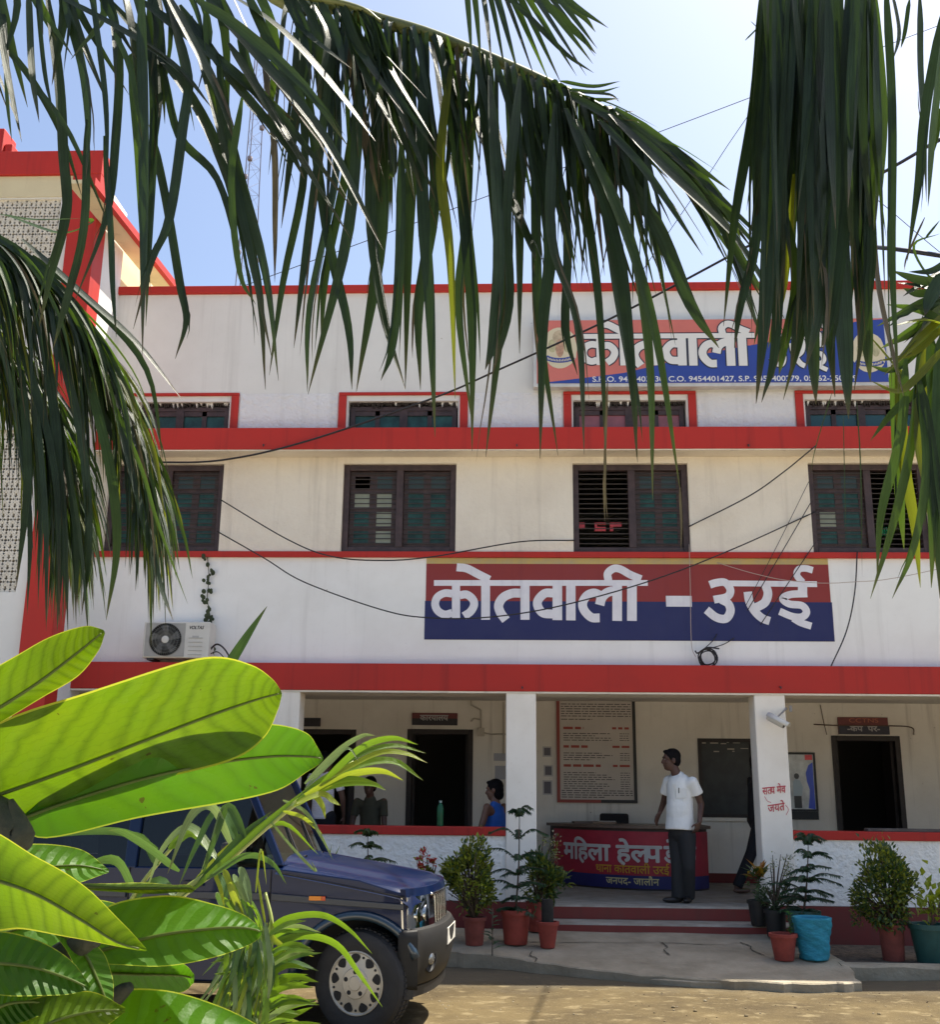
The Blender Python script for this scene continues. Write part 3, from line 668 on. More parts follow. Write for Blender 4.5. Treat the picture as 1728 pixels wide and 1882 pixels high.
# pierced cement screens
def jali(z0,z1,x0,x1):
    b=MB(); b.box(x0-.02,x1+.02,YA+.035,YA+.04,z0,z0+.001)
    cwid=.125; n=int((x1-x0)/cwid); m=int((z1-z0)/cwid); y0,y1=YA+.03,YA+.085; t=.021
    for i in range(n+1):
        for j in range(m+1):
            cx=x0+(i+.5)*cwid; cz=z0+(j+.5)*cwid
            if cx>x1 or cz>z1: continue
            h=cwid/2; r=h*.62
            # diamond lattice with little studs, thick enough to shade itself
            for sx_,sz_ in ((1,1),(-1,1),(1,-1),(-1,-1)):
                b.bar((cx+sx_*r*.25,(y0+y1)/2,cz+sz_*h),(cx+sx_*h,(y0+y1)/2,cz+sz_*r*.25),(sx_*t*.7,0,sz_*t*.7),(0,.026,0))
            b.bar((cx-h,(y0+y1)/2+.001,cz),(cx-r*.3,(y0+y1)/2+.001,cz),(0,0,t*.75),(0,.025,0)); b.bar((cx+r*.3,(y0+y1)/2+.001,cz),(cx+h,(y0+y1)/2+.001,cz),(0,0,t*.75),(0,.025,0))
            b.bar((cx,(y0+y1)/2+.002,cz+h*.2),(cx,(y0+y1)/2+.002,cz+h),(t*.8,0,0),(0,.024,0))
    b.build('pierced_screen',mat('screen_cement',(.62,.58,.50),.85,.12,4),AN)
for a_,c_ in jz: jali(c_,a_,jx[0],jx[1])
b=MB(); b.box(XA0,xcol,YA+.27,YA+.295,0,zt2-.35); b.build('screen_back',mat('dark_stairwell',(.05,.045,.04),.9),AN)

# ------------------------------------------------------------------ lattice mast far behind
TY=60.
t0=at(447,540,TY); t1=at(474,150,TY)
TW=thing('lattice_mast',(t0.x,TY,0),'thin three legged lattice radio mast rising behind the roof','mast')
b=MB(); legs=[]
top=V((t1.x,TY,t1.z+3))
base=V((t0.x,TY,0))
def axis(z): 
    t=(z-t0.z)/(t1.z-t0.z); return V((t0.x+(t1.x-t0.x)*t*.35,TY,z))
def leg(k,z):
    t=max(0,min(1,(z-t0.z)/(t1.z-t0.z))); r=.72-.32*t; a=2*pi*k/3+.5; return axis(z)+V((r*cos(a),r*sin(a),0))
for k in range(3): b.tube([leg(k,z) for z in (0,t0.z,(t0.z+t1.z)/2,t1.z+2)],.032,5)
b.build('leg',STEEL,TW)
b=MB(); z=t0.z-4
while z<t1.z+1:
    for k in range(3):
        b.tube([leg(k,z),leg((k+1)%3,z+.9)],.009,4); b.tube([leg((k+1)%3,z+.9),leg(k,z+1.8)],.009,4); b.tube([leg(k,z),leg((k+1)%3,z)],.009,4)
    z+=1.8
b.build('bracing',STEEL,TW)
b=MB()
for f_,k in ((.16,0),(.2,1),(.55,1),(.6,2),(.78,0)):
    p=leg(k,t0.z+(t1.z-t0.z)*f_); b.lathe([(.02,-.16),(.15,-.12),(.17,0),(.15,.12),(.02,.16)],p,8)
b.build('lamp_housing',STEEL,TW)

# ------------------------------------------------------------------ cables
def cable(name,label,pts,r,m=CABLE,group=None):
    P=cr([at(x,y,d) for x,y,d in pts],7); b=MB(); b.tube(P,r,6); return tag(b.build(name,m,smooth=True),label,'cable',group)
yF=YW-.08
cable('cable','thick black cable sloping from upper right to the left end of the upper sunshade',[(2900,-420,3.4),(1790,222,5.5),(1728,256,6.2),(1610,325,7.2),(1356,463,9.3),(1124,585,11),(914,681,12.3),(796,732,12.6),(560,812,12.82),(405,846,12.85),(270,850,12.95)],.013)
cable('cable','thick black cable crossing the sky at the right edge beside the hanging fronds',[(2900,640,3.2),(1800,482,5.),(1728,470,5.2),(1612,455,5.6),(1520,455,7.2),(1480,520,9.8),(1450,610,13.0)],.013)
cable('cable','black cable sagging between the first window and the third window',[(405,918,13.1),(526,990,12.7),(607,1022,12.6),(700,1030,12.6),(796,1023,12.7),(953,996,12.9),(1056,993,13.2)],.008)
cable('cable','black cable rising from the third window to the sunshade at right',[(1266,968,13.18),(1375,913,13.0),(1440,868,12.9),(1500,819,12.85)],.008)
cable('cable','long black cable sagging across the painted wall sign to the last window',[(400,977,13.15),(486,1026,12.8),(560,1070,12.7),(700,1120,12.7),(785,1135,12.7),(900,1134,12.7),(1032,1113,12.75),(1200,1066,12.85),(1350,1008,13),(1500,940,13.22)],.008)
cable('wire','thin black wire slanting down leftmost across the red half of the painted sign',[(1487,885,13.15),(1430,1000,13.1),(1371,1113,13.15)],.004)
cable('wire','black wire slanting across the painted sign in the middle of three',[(1492,921,13.15),(1440,1010,13.1),(1374,1122,13.15)],.006)
cable('wire','lowest black slanting wire from the window corner over the last sign letters',[(1499,997,13.15),(1450,1070,13.1),(1398,1148,13.15)],.006)
cable('wire','pale thin wire drooping from the sign to the right edge',[(1318,1034,13.14),(1390,1055,13),(1460,1068,12.95),(1560,1070,12.95),(1728,1045,12.9),(2300,900,12.9)],.004,PALECABLE)
cable('cable','short black cable hanging down the white wall right of the painted sign',[(1576,1014,13.1),(1571,1090,13.08),(1556,1160,13.02),(1526,1228,12.92)],.008)
cable('wire','pale string hanging down over the dash of the painted sign',[(1267,1000,13.1),(1269,1080,13.12),(1270,1150,13.12),(1272,1190,13.1),(1279,1207,13.1)],.004,PALECABLE)
cable('wire','faint wire crossing the pale sky right of the hanging frond',[(-300,800,20),(300,580,20),(750,415,20),(1180,255,20),(1400,172,20),(1850,0,20)],.008)
cable('wire','faint wire in the sky climbing steeply behind the right frond',[(1050,690,20),(1200,470,20),(1300,325,20),(1420,150,20),(1900,-520,20)],.008)
cable('wire','faint wire in the sky descending to the right edge behind fronds',[(1470,-300,20),(1500,230,20),(1560,320,20),(1640,390,20),(1760,490,20),(2100,760,20)],.008)
# coil of cable under the wall sign
pc=at(1305,1206,YB+.02); b=MB(); P=[]
rnd=random.Random(2)
for k in range(0,24*7+1):
    a=2*pi*k/24; r=.098+.016*sin(k*.35)+rnd.uniform(-.002,.002); P.append(V((pc.x+r*cos(a),YB+.16+.022*sin(k*.21),pc.z+r*sin(a))))
b.tube(P,.0075,6)
b.tube(cr([at(1322,1192,YB+.13),at(1300,1190,YB+.1),at(1283,1200,YB+.12),at(1278,1196,YB+.1)],6),.009,6)
b.tube(cr([at(1290,1196,YB+.13),at(1310,1178,YB+.25),at(1318,1165,YW-.02)],6),.006,6); b.tube(cr([at(1296,1194,YB+.14),at(1330,1184,YB+.25),at(1350,1172,YW-.02)],6),.006,6)
tag(b.build('cable_coil',CABLE,smooth=True),'black coil of cable hanging under the painted wall sign','cable coil')

# ------------------------------------------------------------------ air conditioner
ya=YB-.02
p0=at(263,1142,ya); p1=at(382,1213,ya); ax0,ax1,az0,az1=p0.x+.02,p1.x,p1.z,p0.z
AC=thing('air_conditioner',((ax0+ax1)/2,ya,az0),'white outdoor air conditioner unit standing on the red ledge','air conditioner')
mA=mat('off_white_casing',(.62,.60,.54),.5,.06,5); mG=mat('grey_fan_guard',(.10,.10,.095),.5,.3,12)
b=MB(); b.box(ax0,ax1,ya,ya+.28,az0+.025,az1); b.build('casing',mA,AC,bevel=.012)
W=ax1-ax0; H=az1-az0-.025; fx=ax0+W*.34; fz=az0+.025+H*.5; R=H*.45
b=MB(); b.box(ax0+W*.03,ax0+W*.63,ya-.006,ya-.001,az0+.04,az1-.02); b.build('fan_panel',mat('grey_panel',(.34,.33,.30),.5,.1),AC)
b=MB(); n=44
b.lathe([(R*.0001,0),(R,0)],(0,0,0),36)
M=Matrix.Translation((fx,ya-.008,fz)) @ Matrix.Rotation(pi/2,4,'X'); b.xf(M); b.build('fan_recess',mat('fan_dark',(.05,.05,.048),.6),AC)
b=MB()
for k in range(n):
    a=2*pi*k/n
    b.tube([V((fx+R*.2*cos(a),ya-.012,fz+R*.2*sin(a))),V((fx+R*.6*cos(a+.25),ya-.022,fz+R*.6*sin(a+.25))),V((fx+R*cos(a+.42),ya-.012,fz+R*sin(a+.42)))],.0022,4)
for rr in (.4,.6,.8,1.0): b.tube([V((fx+R*rr*cos(2*pi*k/32),ya-.02,fz+R*rr*sin(2*pi*k/32))) for k in range(33)],.002,4)
b.build('fan_guard',mat('guard_wire',(.22,.22,.2),.5),AC)
b=MB()
for k in range(5):
    a=2*pi*k/5; b.prism([(fx+R*.2*cos(a+d),ya-.0095,fz+R*.2*sin(a+d)) for d in (-.3,.3)]+[(fx+R*.9*cos(a+d+.4),ya-.0095,fz+R*.9*sin(a+d+.4)) for d in (.28,0,-.28)],(0,.0006,0))
b.build('fan_blade',mG,AC)
b=MB(); b.lathe([(.001,0),(R*.22,0),(R*.22,.01),(R*.18,.014),(.001,.015)],(0,0,0),24); b.xf(Matrix.Translation((fx,ya-.012,fz)) @ Matrix.Rotation(pi/2,4,'X')); b.build('hub',mA,AC,auto=40)
latin('lettering','VOLTAS',V((ax0+W*.69,ya,az0+.025+H*.79)),UX,UZ,NY,.042,mat('black_print',(.02,.02,.02),.5),AC,width=W*.22,shear=.3,bold=.03,lift=.002)
b=MB()
for k in range(5): b.box(ax0+W*.69,ax0+W*.9,ya-.006,ya-.0005,az0+.06+k*.05,az0+.068+k*.05)
b.box(ax0+W*.74,ax0+W*.84,ya-.0025,ya-.0005,az0+.025+H*.56,az0+.025+H*.61)
b.build('louvre',mat('grey_louvre',(.42,.41,.38),.5),AC)
b=MB(); b.box(ax0+.06,ax0+.14,ya+.01,ya+.27,az0-.0,az0+.024); b.box(ax1-.14,ax1-.06,ya+.01,ya+.27,az0,az0+.024); b.build('foot',IRON,AC)
b=MB(); b.tube(cr([at(384,1196,YB+.1),at(398,1184,YB+.05),at(412,1192,YB+.05),at(426,1214,YB+.05)],6),.011,6); b.tube(cr([at(385,1202,YB+.1),at(400,1198,YB+.05),at(415,1212,YB+.05)],6),.007,6)
b.build('pipe',CABLE,AC)
# creeper hanging down the wall beside it
CRP=thing('creeper',(at(385,1210,YW).x,YW-.03,zBT),'thin creeper with small round dark leaves on the white wall','creeper')
b=MB(); st=cr([at(380,1014,YW-.03),at(384,1060,YW-.03),at(381,1100,YW-.03),at(387,1140,YW-.03),at(385,1175,YW-.03),at(387,1208,YB+.2)],8); b.tube(st,.005,5); b.build('stem',mat('creeper_stem',(.07,.06,.035),.8),CRP)
b=MB(); rnd=random.Random(9)
for i,p in enumerate(st):
    for k in range(2 if i<22 else 4):
        if rnd.random()<.2: continue
        c=p+V((rnd.uniform(-.055,.055),-rnd.uniform(.01,.05),rnd.uniform(-.03,.03))); r=rnd.uniform(.016,.032); tl=rnd.uniform(-.7,.7); a0=rnd.uniform(0,6)
        u=V((cos(tl),sin(tl)*.6,.1)).normalized(); v=V((-.1,-.35,1)).normalized()
        b.add([c+u*r*cos(a0+2*pi*j/7)+v*r*1.1*sin(a0+2*pi*j/7) for j in range(7)],[list(range(7))])
b.build('foliage',mat('creeper_leaf',(.030,.050,.022),.5,.4,20,trans=(.05,.09,.02),tw=.25),CRP)
# ------------------------------------------------------------------ porch: boards, desk, small things
def board(name,label,cat,a,c,Y,th,m,fr=None,frw=.02,par=None):
    p=at(*a,Y); q=at(*c,Y); x0,x1,z0,z1=p.x,q.x,q.z,p.z
    t=thing(name,((x0+x1)/2,Y,z0),label,cat)
    b=MB(); b.box(x0,x1,Y-th,Y-.001,z0,z1); b.build('panel',m,t)
    if fr:
        f=MB(); y0,y1=Y-th-.012,Y-.0005
        f.box(x0-frw,x0-.0005,y0,y1,z0-frw,z1+frw); f.box(x1+.0005,x1+frw,y0,y1,z0-frw,z1+frw); f.box(x0,x1,y0,y1,z1+.0005,z1+frw); f.box(x0,x1,y0,y1,z0-frw,z0-.0005); f.build('frame',fr,t)
    return t,x0,x1,z0,z1,Y-th
nRed=mat('board_red',(.16,.03,.03),.5,.2,6); nBlk=mat('board_black',(.022,.020,.026),.5,.2,6); nTxt=mat('board_lettering',(.42,.40,.40),.6); oTxt=mat('board_orange_lettering',(.45,.14,.07),.6)
t,x0,x1,z0,z1,y=board('name_board','red and black name board over the middle porch door','name board',(758,1310),(841,1333),YBK-.01,.025,nRed)
b=MB(); b.box(x0,x1,y-.003,y-.0005,z0,z0+(z1-z0)*.55); b.build('lower_field',nBlk,t)
b=MB(); fdeva(b,list('कार')+[-.0]+list('यालय'),V((x0+.12,y-.003,z0+.07)),UX,UZ,NY,.12,width=(x1-x0)-.26,bold=.03); b.build('lettering',nTxt,t)
t,x0,x1,z0,z1,y=board('name_board','small dark name board at the far left porch door','name board',(549,1319),(589,1335),YBK-.01,.02,nBlk)
t,x0,x1,z0,z1,y=board('name_board','two part red and dark blue name board over the right porch door','name board',(1539,1318),(1633,1350),YBK-.01,.03,nRed)
b=MB(); b.box(x0,x1+.01,y-.012,y-.0005,z0,z0+(z1-z0)*.5); b.build('lower_field',mat('board_blue',(.025,.025,.045),.5,.2,6),t)
latin('lettering','CCTNS',V((x0+.16,y,z0+.17)),UX,UZ,NY,.06,oTxt,t,width=.42,lift=.002)
b=MB(); fdeva(b,list('-कप  पर-'),V((x0+.12,y-.012,z0+.045)),UX,UZ,NY,.11,width=(x1-x0)-.25,bold=.03); b.build('lettering',nTxt,t)
# information board
t,x0,x1,z0,z1,y=board('notice_board','tall white printed information board with a red and black border','notice board',(1028,1268),(1166,1470),YBK-.01,.02,mat('board_print',(.56,.50,.45),.5,.06,3))
f=MB(); e=.045
f.box(x0-e,x0,y-.012,YBK-.011,z0-e,z1+.1,0); xm=x0+(x1-x0)*.55
f.box(x0,xm,y-.012,YBK-.011,z0-e,z0-.0005,0); f.box(xm+.0005,x1+e,y-.012,YBK-.011,z0-e,z0-.0005,1); f.box(x1+.0005,x1+e,y-.012,YBK-.011,z0,z1+.1,1)
f.build('frame',[mat('frame_red',(.30,.05,.035),.5),BLACK],t)
rnd=random.Random(11); bl=MB(); rd=MB(); W=x1-x0
def pz(py): return at(1100,py,YBK-.03).z
def row(b,py,xa,xb,h,word=.05):
    x=x0+xa*W; e=x0+xb*W
    while x<e:
        wv=rnd.uniform(.4,1.3)*word; b.box(x,min(x+wv,e),y-.0025,y-.0005,pz(py)-h/2,pz(py)+h/2); x+=wv+word*.22
row(rd,1286,.04,.96,.034,.11)
for k in range(6): row(bl,1294+k*4.4,.02,.98,.013,.08)
row(bl,1322,.02,.45,.013,.08)
for py,a in ((1338,.33),(1372,.40),(1407,.58)): row(rd,py,.05,a,.036,.13); row(rd,py,.72,.95,.032,.13)
for py,n in ((1348,4),(1384,4),(1420,8)):
    for k in range(n): row(bl,py+k*4.1,.05,rnd.uniform(.4,.75),.012,.08); row(bl,py+k*4.1,.82,.95,.010,.05)
for k in range(4): row(bl,1453+k*4,.02,.98 if k<3 else .6,.013,.08)
bl.build('print_line',mat('dark_ink',(.11,.09,.085),.6),t); rd.build('heading',mat('red_ink',(.36,.07,.05),.6),t)
# papers stuck on the wall beside it
for i,(a,c) in enumerate((((1000,1374),(1012,1388)),((1002,1408),(1014,1424)),((1000,1436),(1013,1458)))):
    p=at(*a,YBK-.004); q=at(*c,YBK-.004); b=MB(); b.box(p.x-.02,q.x+.02,YBK-.006,YBK-.001,q.z-.02,p.z+.02,0); b.box(p.x,q.x,YBK-.008,YBK-.0062,q.z,p.z,1)
    tag(b.build('paper_notice',[mat('pale_paper',(.55,.52,.50),.8),mat('grey_print',(.16,.15,.17),.8)]),['topmost of three small paper notices left of the information board','middle of three small paper notices left of the information board','lowest of three small paper notices left of the information board'][i],'notice','papers on the porch wall')
for i,(a,c) in enumerate((((908,1384),(929,1398)),((910,1407),(929,1432)))):
    p=at(*a,YBK-.004); q=at(*c,YBK-.004); b=MB(); b.box(p.x,q.x,YBK-.006,YBK-.001,q.z,p.z)
    tag(b.build('paper_notice',mat('bluish_paper',(.42,.42,.46),.8)),['yellowish paper on the porch wall above the person in blue','bluish paper on the porch wall just behind the person in blue'][i],'notice','papers on the porch wall')
# conduit pipes with a junction box
b=MB(); yc=YBK-.03
for pts in (((866,1276),(866,1295),(884,1304)),((884,1304),(884,1345),(905,1349),(930,1349)),((926,1290),(926,1385)),((866,1326),(872,1320),(884,1322))):
    b.tube([at(a,c,yc) for a,c in pts],.012,6)
p=at(884,1345,yc); b.box(p.x-.05,p.x+.05,yc-.03,yc+.02,p.z-.06,p.z+.06)
tag(b.build('conduit',mat('painted_conduit',(.50,.45,.38),.6)),'painted electric conduit with a junction box on the porch wall','conduit')
cable('wire','loose brown wire running along the wall beside the right name board',[(1496,1331,YBK-.03),(1540,1333,YBK-.05),(1640,1334,YBK-.05),(1676,1337,YBK-.03),(1680,1350,YBK-.03)],.008,mat('brown_wire',(.12,.07,.05),.6))
cable('wire','thin brown wire hanging down left of the right name board',[(1508,1295,YBK-.03),(1514,1325,YBK-.03),(1520,1350,YBK-.03)],.006,bpy.data.materials['brown_wire'])
# framed picture half hidden by the pillar
t,x0,x1,z0,z1,y=board('framed_poster','framed poster with a blue side and small standing figure behind the right pillar','poster',(1425,1386),(1500,1487),YBK-.02,.02,mat('grey_print_pale',(.62,.64,.64),.3,.2,9),BLACK,.03)
W=x1-x0;H=z1-z0
def pq(u,v): return V((x0+W*u,y-.0022,z0+H*v))
b=MB(); b.add([pq(u,v) for u,v in ((.98,0),(.98,.86),(.86,.80),(.78,.66),(.80,.5),(.86,.36),(.84,.2),(.80,.02))],[[7,6,5,4,3,2,1,0][::-1]]); b.f=[f[::-1] for f in b.f]; b.build('blue_print_field',mat('poster_blue',(.03,.08,.62),.3),t)
b=MB(); b.quad(pq(.78,.9),pq(.98,.9),pq(.98,.995),pq(.78,.995)); b.build('red_print_field',mat('poster_red',(.8,.07,.08),.3),t)
b=MB(); 
b.add([pq(.53+.07*cos(a*.6),.60+.055*sin(a*.6)) for a in range(10)],[list(range(10))],0)
b.add([pq(u,v) for u,v in ((.42,.24),(.64,.24),(.68,.4),(.62,.52),(.5,.55),(.42,.5))],[list(range(6))],1)
b.add([pq(u,v) for u,v in ((.43,.02),(.63,.02),(.63,.239),(.43,.239))],[list(range(4))],0)
b.build('figure_print',[mat('poster_dark',(.03,.03,.035),.3),mat('poster_pale_blue',(.42,.52,.58),.3)],t)
b=MB(); p=at(1452,1489,YBK-.03); q=at(1503,1506,YBK-.03); b.box(x0-.03,x1+.03,y,YBK-.001,q.z,z0-.031); b.build('base_strip',BLACK,t)
# graffiti on the right pillar
a=PX[3][0]; yp=YB+PXD; gm=mat('red_marker',(.55,.06,.08),.6); b=MB()
g0=at(1402,1460,yp); g1=at(1412,1492,yp); U=V((1,0,.10)).normalized()
fdeva(b,['स','त',-.16,'य',' ','म','े','व'],V((g0.x,yp,g0.z)),U,UZ,NY,.12,width=.26,bold=.018,lift=.002); fdeva(b,list('जयते'),V((g1.x,yp,g1.z-.005)),V((1,0,.16)).normalized(),UZ,NY,.125,width=.19,bold=.018,lift=.002)
flat_ribbon(b,cr2([(g0.x+.02,g0.z-.02),(g0.x+.05,g0.z-.07),(g0.x+.09,g0.z-.085)]),.006,V((0,yp,0)),UX,UZ,NY,.002); flat_ribbon(b,cr2([(g1.x+.2,g1.z+.08),(g1.x+.23,g1.z+.03),(g1.x+.2,g1.z-.03)]),.006,V((0,yp,0)),UX,UZ,NY,.002)
b.build('graffiti',gm,ST)
# security camera
c0=at(1412,1316,yp-.1); c1=at(1443,1333,yp-.20)
CC=thing('security_camera',(at(1440,1305,yp).x,yp,c0.z+.08),'white bullet security camera on the right pillar','camera')
ax=(c1-c0).normalized(); b=MB(); L=.21
M=Matrix.Translation(c0) @ ax.to_track_quat('Z','Y').to_matrix().to_4x4()
b.lathe([(.001,0),(.040,0),(.044,.01),(.044,L-.01),(.042,L),(.001,L)],(0,0,0),20); b.xf(M); b.build('housing',mat('camera_shell',(.62,.60,.54),.35),CC,auto=40)
b=MB(); b.lathe([(.001,L+.001),(.038,L+.001),(.038,L+.004),(.001,L+.004)],(0,0,0),20); b.xf(M); b.build('lens',mat('lens_black',(.01,.01,.012),.1),CC)
b=MB(); i0=len(b.v); b.loft([[V((.053*cos(q),.053*sin(q),z)) for q in [pi*.0+pi*k/10 for k in range(11)]] for z in (-.01,L+.05)],0,False,False,False); b.xf(M); sh=b.build('sun_hood',bpy.data.materials['camera_shell'],CC,smooth=True); sm=sh.modifiers.new('s','SOLIDIFY'); sm.thickness=.004
b=MB(); b.tube([c0+ax*.11+V((0,0,.03)),at(1435,1312,yp-.12),at(1445,1303,yp-.02),at(1445,1301,yp+.01)],.011,8); b.box(c0.x+.30-.03,c0.x+.30+.0,yp-.014,yp-.001,c0.z+.06,c0.z+.13); b.build('bracket',mat('bracket_grey',(.25,.23,.21),.5),CC)

# help desk with curved front, chair, books
DP=cr([at(1012,1560,16.05),at(1035,1560,15.75),at(1085,1560,15.3),at(1150,1560,15.0),at(1220,1560,14.88),at(1275,1560,14.95),at(1300,1560,15.2)],5)
DP=[V((p.x,p.y,0)) for p in DP]; zt=ZF+.765
DK=thing('reception_desk',(1.6,15.2,ZF),'dark topped reception desk with a curved front in the porch','desk')
back=[V((DP[-1].x+.05,16.0,0)),V((DP[0].x+.1,16.3,0))]
wd=mat('desk_brown',(.055,.035,.03),.5,.25,8); tp=mat('desk_top_brown',(.16,.11,.085),.35,.2,8)
b=MB(); b.prism([p+V((0,0,ZF)) for p in DP]+[p+V((0,0,ZF)) for p in back],(0,0,zt-ZF-.001)); b.build('carcass',wd,DK)
cen=sum(DP,V())/len(DP)+V((0,.5,0))
def off(p,d): 
    q=(p-cen); q.z=0; return p+q.normalized()*d
b=MB(); b.prism([off(p,.06)+V((0,0,zt)) for p in DP]+[p+V((0,0,zt)) for p in back],(0,0,.04)); b.build('desk_top',tp,DK,bevel=.006)
# cloth banner hanging on the front
BN=DP[2:]; n=len(BN); S=[0]
for i in range(1,n): S.append(S[-1]+(BN[i]-BN[i-1]).length)
TL=S[-1]
def onb(s,z,o=.012):
    s=max(0,min(TL-1e-4,s)); i=max(k for k in range(n-1) if S[k]<=s+1e-9); t=(s-S[i])/(S[i+1]-S[i]); p=BN[i].lerp(BN[i+1],t); q=off(p,o+.004*sin(s*9)); return V((q.x,q.y,z))
bz0,bz1=ZF+.02,zt-.035
BNR=thing('banner',(BN[0].x,BN[0].y,bz0),'red and blue help desk banner spread over the curved desk front','banner')
def sheet(s0,s1,za,zb,o,m,name):
    b=MB(); N=40; rows=6
    for j in range(rows+1):
        for i in range(N+1):
            s=s0+(s1-s0)*i/N; b.v.append(tuple(onb(s,za+(zb-za)*j/rows,o)))
    for j in range(rows):
        for i in range(N): a=j*(N+1)+i; b.f.append([a,a+1,a+N+2,a+N+1]); b.m.append(0)
    return b.build(name,m,BNR,smooth=True)
hh=bz1-bz0
sheet(0,TL,bz0+hh*.225,bz1,.012,mat('banner_red',(.42,.025,.05),.5,.12,5),'red_field'); sheet(0,TL,bz0,bz0+hh*.223,.012,mat('banner_blue',(.02,.02,.13),.5,.1,5),'blue_field')
def btext(items,s0,wd_,z,size,m,bold,name):
    b=MB(); fdeva(b,items,V((0,0,0)),V((1,0,0)),V((0,1,0)),V((0,0,1)),size,wd_,bold,.004,.0002)
    b.v=[tuple(onb(s0+p[0],z+p[1],.012+p[2])) for p in b.v]
    return b.build(name,m,BNR)
def sof(px): # arc position at a photo column
    return min((abs((lambda q:(q-CAM).dot(RGT)/(q-CAM).dot(FWD)*FOC+864)(onb(TL*k/200,1.0))-px),TL*k/200) for k in range(201))[1]
s1=sof(1037); s2=sof(1214); s3=sof(1218)
mw_=mat('banner_white',(.62,.60,.58),.6)
btext(['म','ि','ह','ल','ा',' ','ह','े','ल',-.17,'प'],s1,s2-s1,bz0+hh*.47,.31,mw_,.032,'lettering')
btext(['ड','े','स',-.17,'क'],s3+.01,.42,bz0+hh*.47,.31,mw_,.032,'lettering')
btext(list('थाना कोतवाली उरई'),sof(1094),sof(1226)-sof(1094),bz0+hh*.265,.145,mat('banner_yellow',(.62,.33,.03),.6),.016,'lettering')
btext(list('जनपद- जालौन'),sof(1114),sof(1208)-sof(1114),bz0+hh*.065,.125,mat('banner_pale_yellow',(.62,.55,.28),.6),.018,'lettering')
# chair back behind the desk, books on it
p=at(1103,1497,16.0); q=at(1157,1520,16.0)
CH=thing('chair',((p.x+q.x)/2,16.1,ZF),'black padded chair showing its back above the desk','chair')
b=MB(); w_=q.x-p.x; b.box(p.x,q.x,16.02,16.09,zt-.12,p.z+.02); b.build('backrest',mat('black_fabric',(.014,.012,.013),.8),CH,bevel=.03)
b=MB(); b.box(p.x,q.x,15.99,16.35,ZF+.42,ZF+.5); b.build('seat',bpy.data.materials['black_fabric'],CH,bevel=.02)
b=MB(); 
for xx in (p.x+.04,q.x-.04):
    for yy in (16.01,16.32): b.box(xx-.012,xx+.012,yy-.012,yy+.012,ZF,ZF+.42)
b.build('leg',IRON,CH)
p=at(1058,1514,15.6); b=MB(); b.obox((p.x+.14,15.62,zt+.056),(.17,.02,0),(-.015,.11,0),(0,0,.015)); tag(b.build('book',mat('brown_cover',(.16,.11,.085),.6),bevel=.003),'flat brown ledger lying on the left half of the desk','book')
p=at(1090,1514,15.5); b=MB(); b.obox((p.x+.16,15.5,zt+.056),(.16,-.015,0),(.01,.1,0),(0,0,.015),0); b.obox((p.x+.2,15.5,zt+.0765),(.11,-.012,0),(.01,.09,0),(0,0,.005),1); tag(b.build('book',[mat('tan_cover',(.26,.17,.11),.6),mat('page',(.5,.47,.43),.7)],bevel=.003),'tan ledger with pale sheets on top lying before the chair','book')
# things on the right coping: grey plank; green bottle on the left coping
p=at(1592,1526,YB+.15); b=MB(); b.box(p.x,9.0,YB+.08,YB+.22,zLT+.001,zLT+.035); tag(b.build('plank',mat('weathered_plank',(.10,.085,.075),.8,.3,6),bevel=.005),'weathered grey plank lying along the right low wall','plank')
p=at(809,1518,YB+.14); b=MB(); BT=thing('bottle',(p.x,YB+.14,zLT),'green plastic water bottle standing on the left low wall','bottle')
b.lathe([(.001,0),(.036,.002),(.038,.02),(.036,.09),(.038,.1),(.037,.2),(.028,.235),(.014,.255),(.013,.262),(.001,.262)],(p.x,YB+.14,zLT),18); b.build('body',mat('green_plastic',(.015,.14,.06),.25,trans=(.03,.35,.15),tw=.3),BT,auto=50)
b=MB(); b.lathe([(.001,.2625),(.016,.2625),(.016,.285),(.001,.286)],(p.x,YB+.14,zLT),16); b.build('cap',mat('pale_cap',(.3,.4,.36),.4),BT)
# small bright things behind the upper bars
def packets(name,label,cat,m,rects,Y):
    b=MB()
    for (a,c) in rects:
        p=at(*a,Y); q=at(*c,Y); b.box(p.x,q.x,Y,Y+.03,q.z,p.z)
    return tag(b.build(name,m,bevel=.004),label,cat)
packets('plastic_packet','left red packet just inside the open third window','packet',mat('red_packet',(.62,.06,.07),.3),[((1064,960),(1075,972))],YW+.30)
packets('plastic_packet','middle boxy red packet inside the open third window','packet',bpy.data.materials['red_packet'],[((1093,960),(1098,976)),((1098.1,960),(1114,964)),((1098.1,968),(1114,976))],YW+.30)
packets('plastic_packet','right hook shaped red packet inside the open third window','packet',bpy.data.materials['red_packet'],[((1121,960),(1143,968)),((1121,968.1),(1128,976))],YW+.30)
rnd=random.Random(4)
packets('plastic_packet','crumpled green packet lying inside the open last window','packet',mat('green_packet',(.01,.33,.13),.3,trans=(.02,.5,.2),tw=.3),[((1613+4*k,968+rnd.uniform(0,9)),(1616.5+4*k,984)) for k in range(7)],YW+.30)

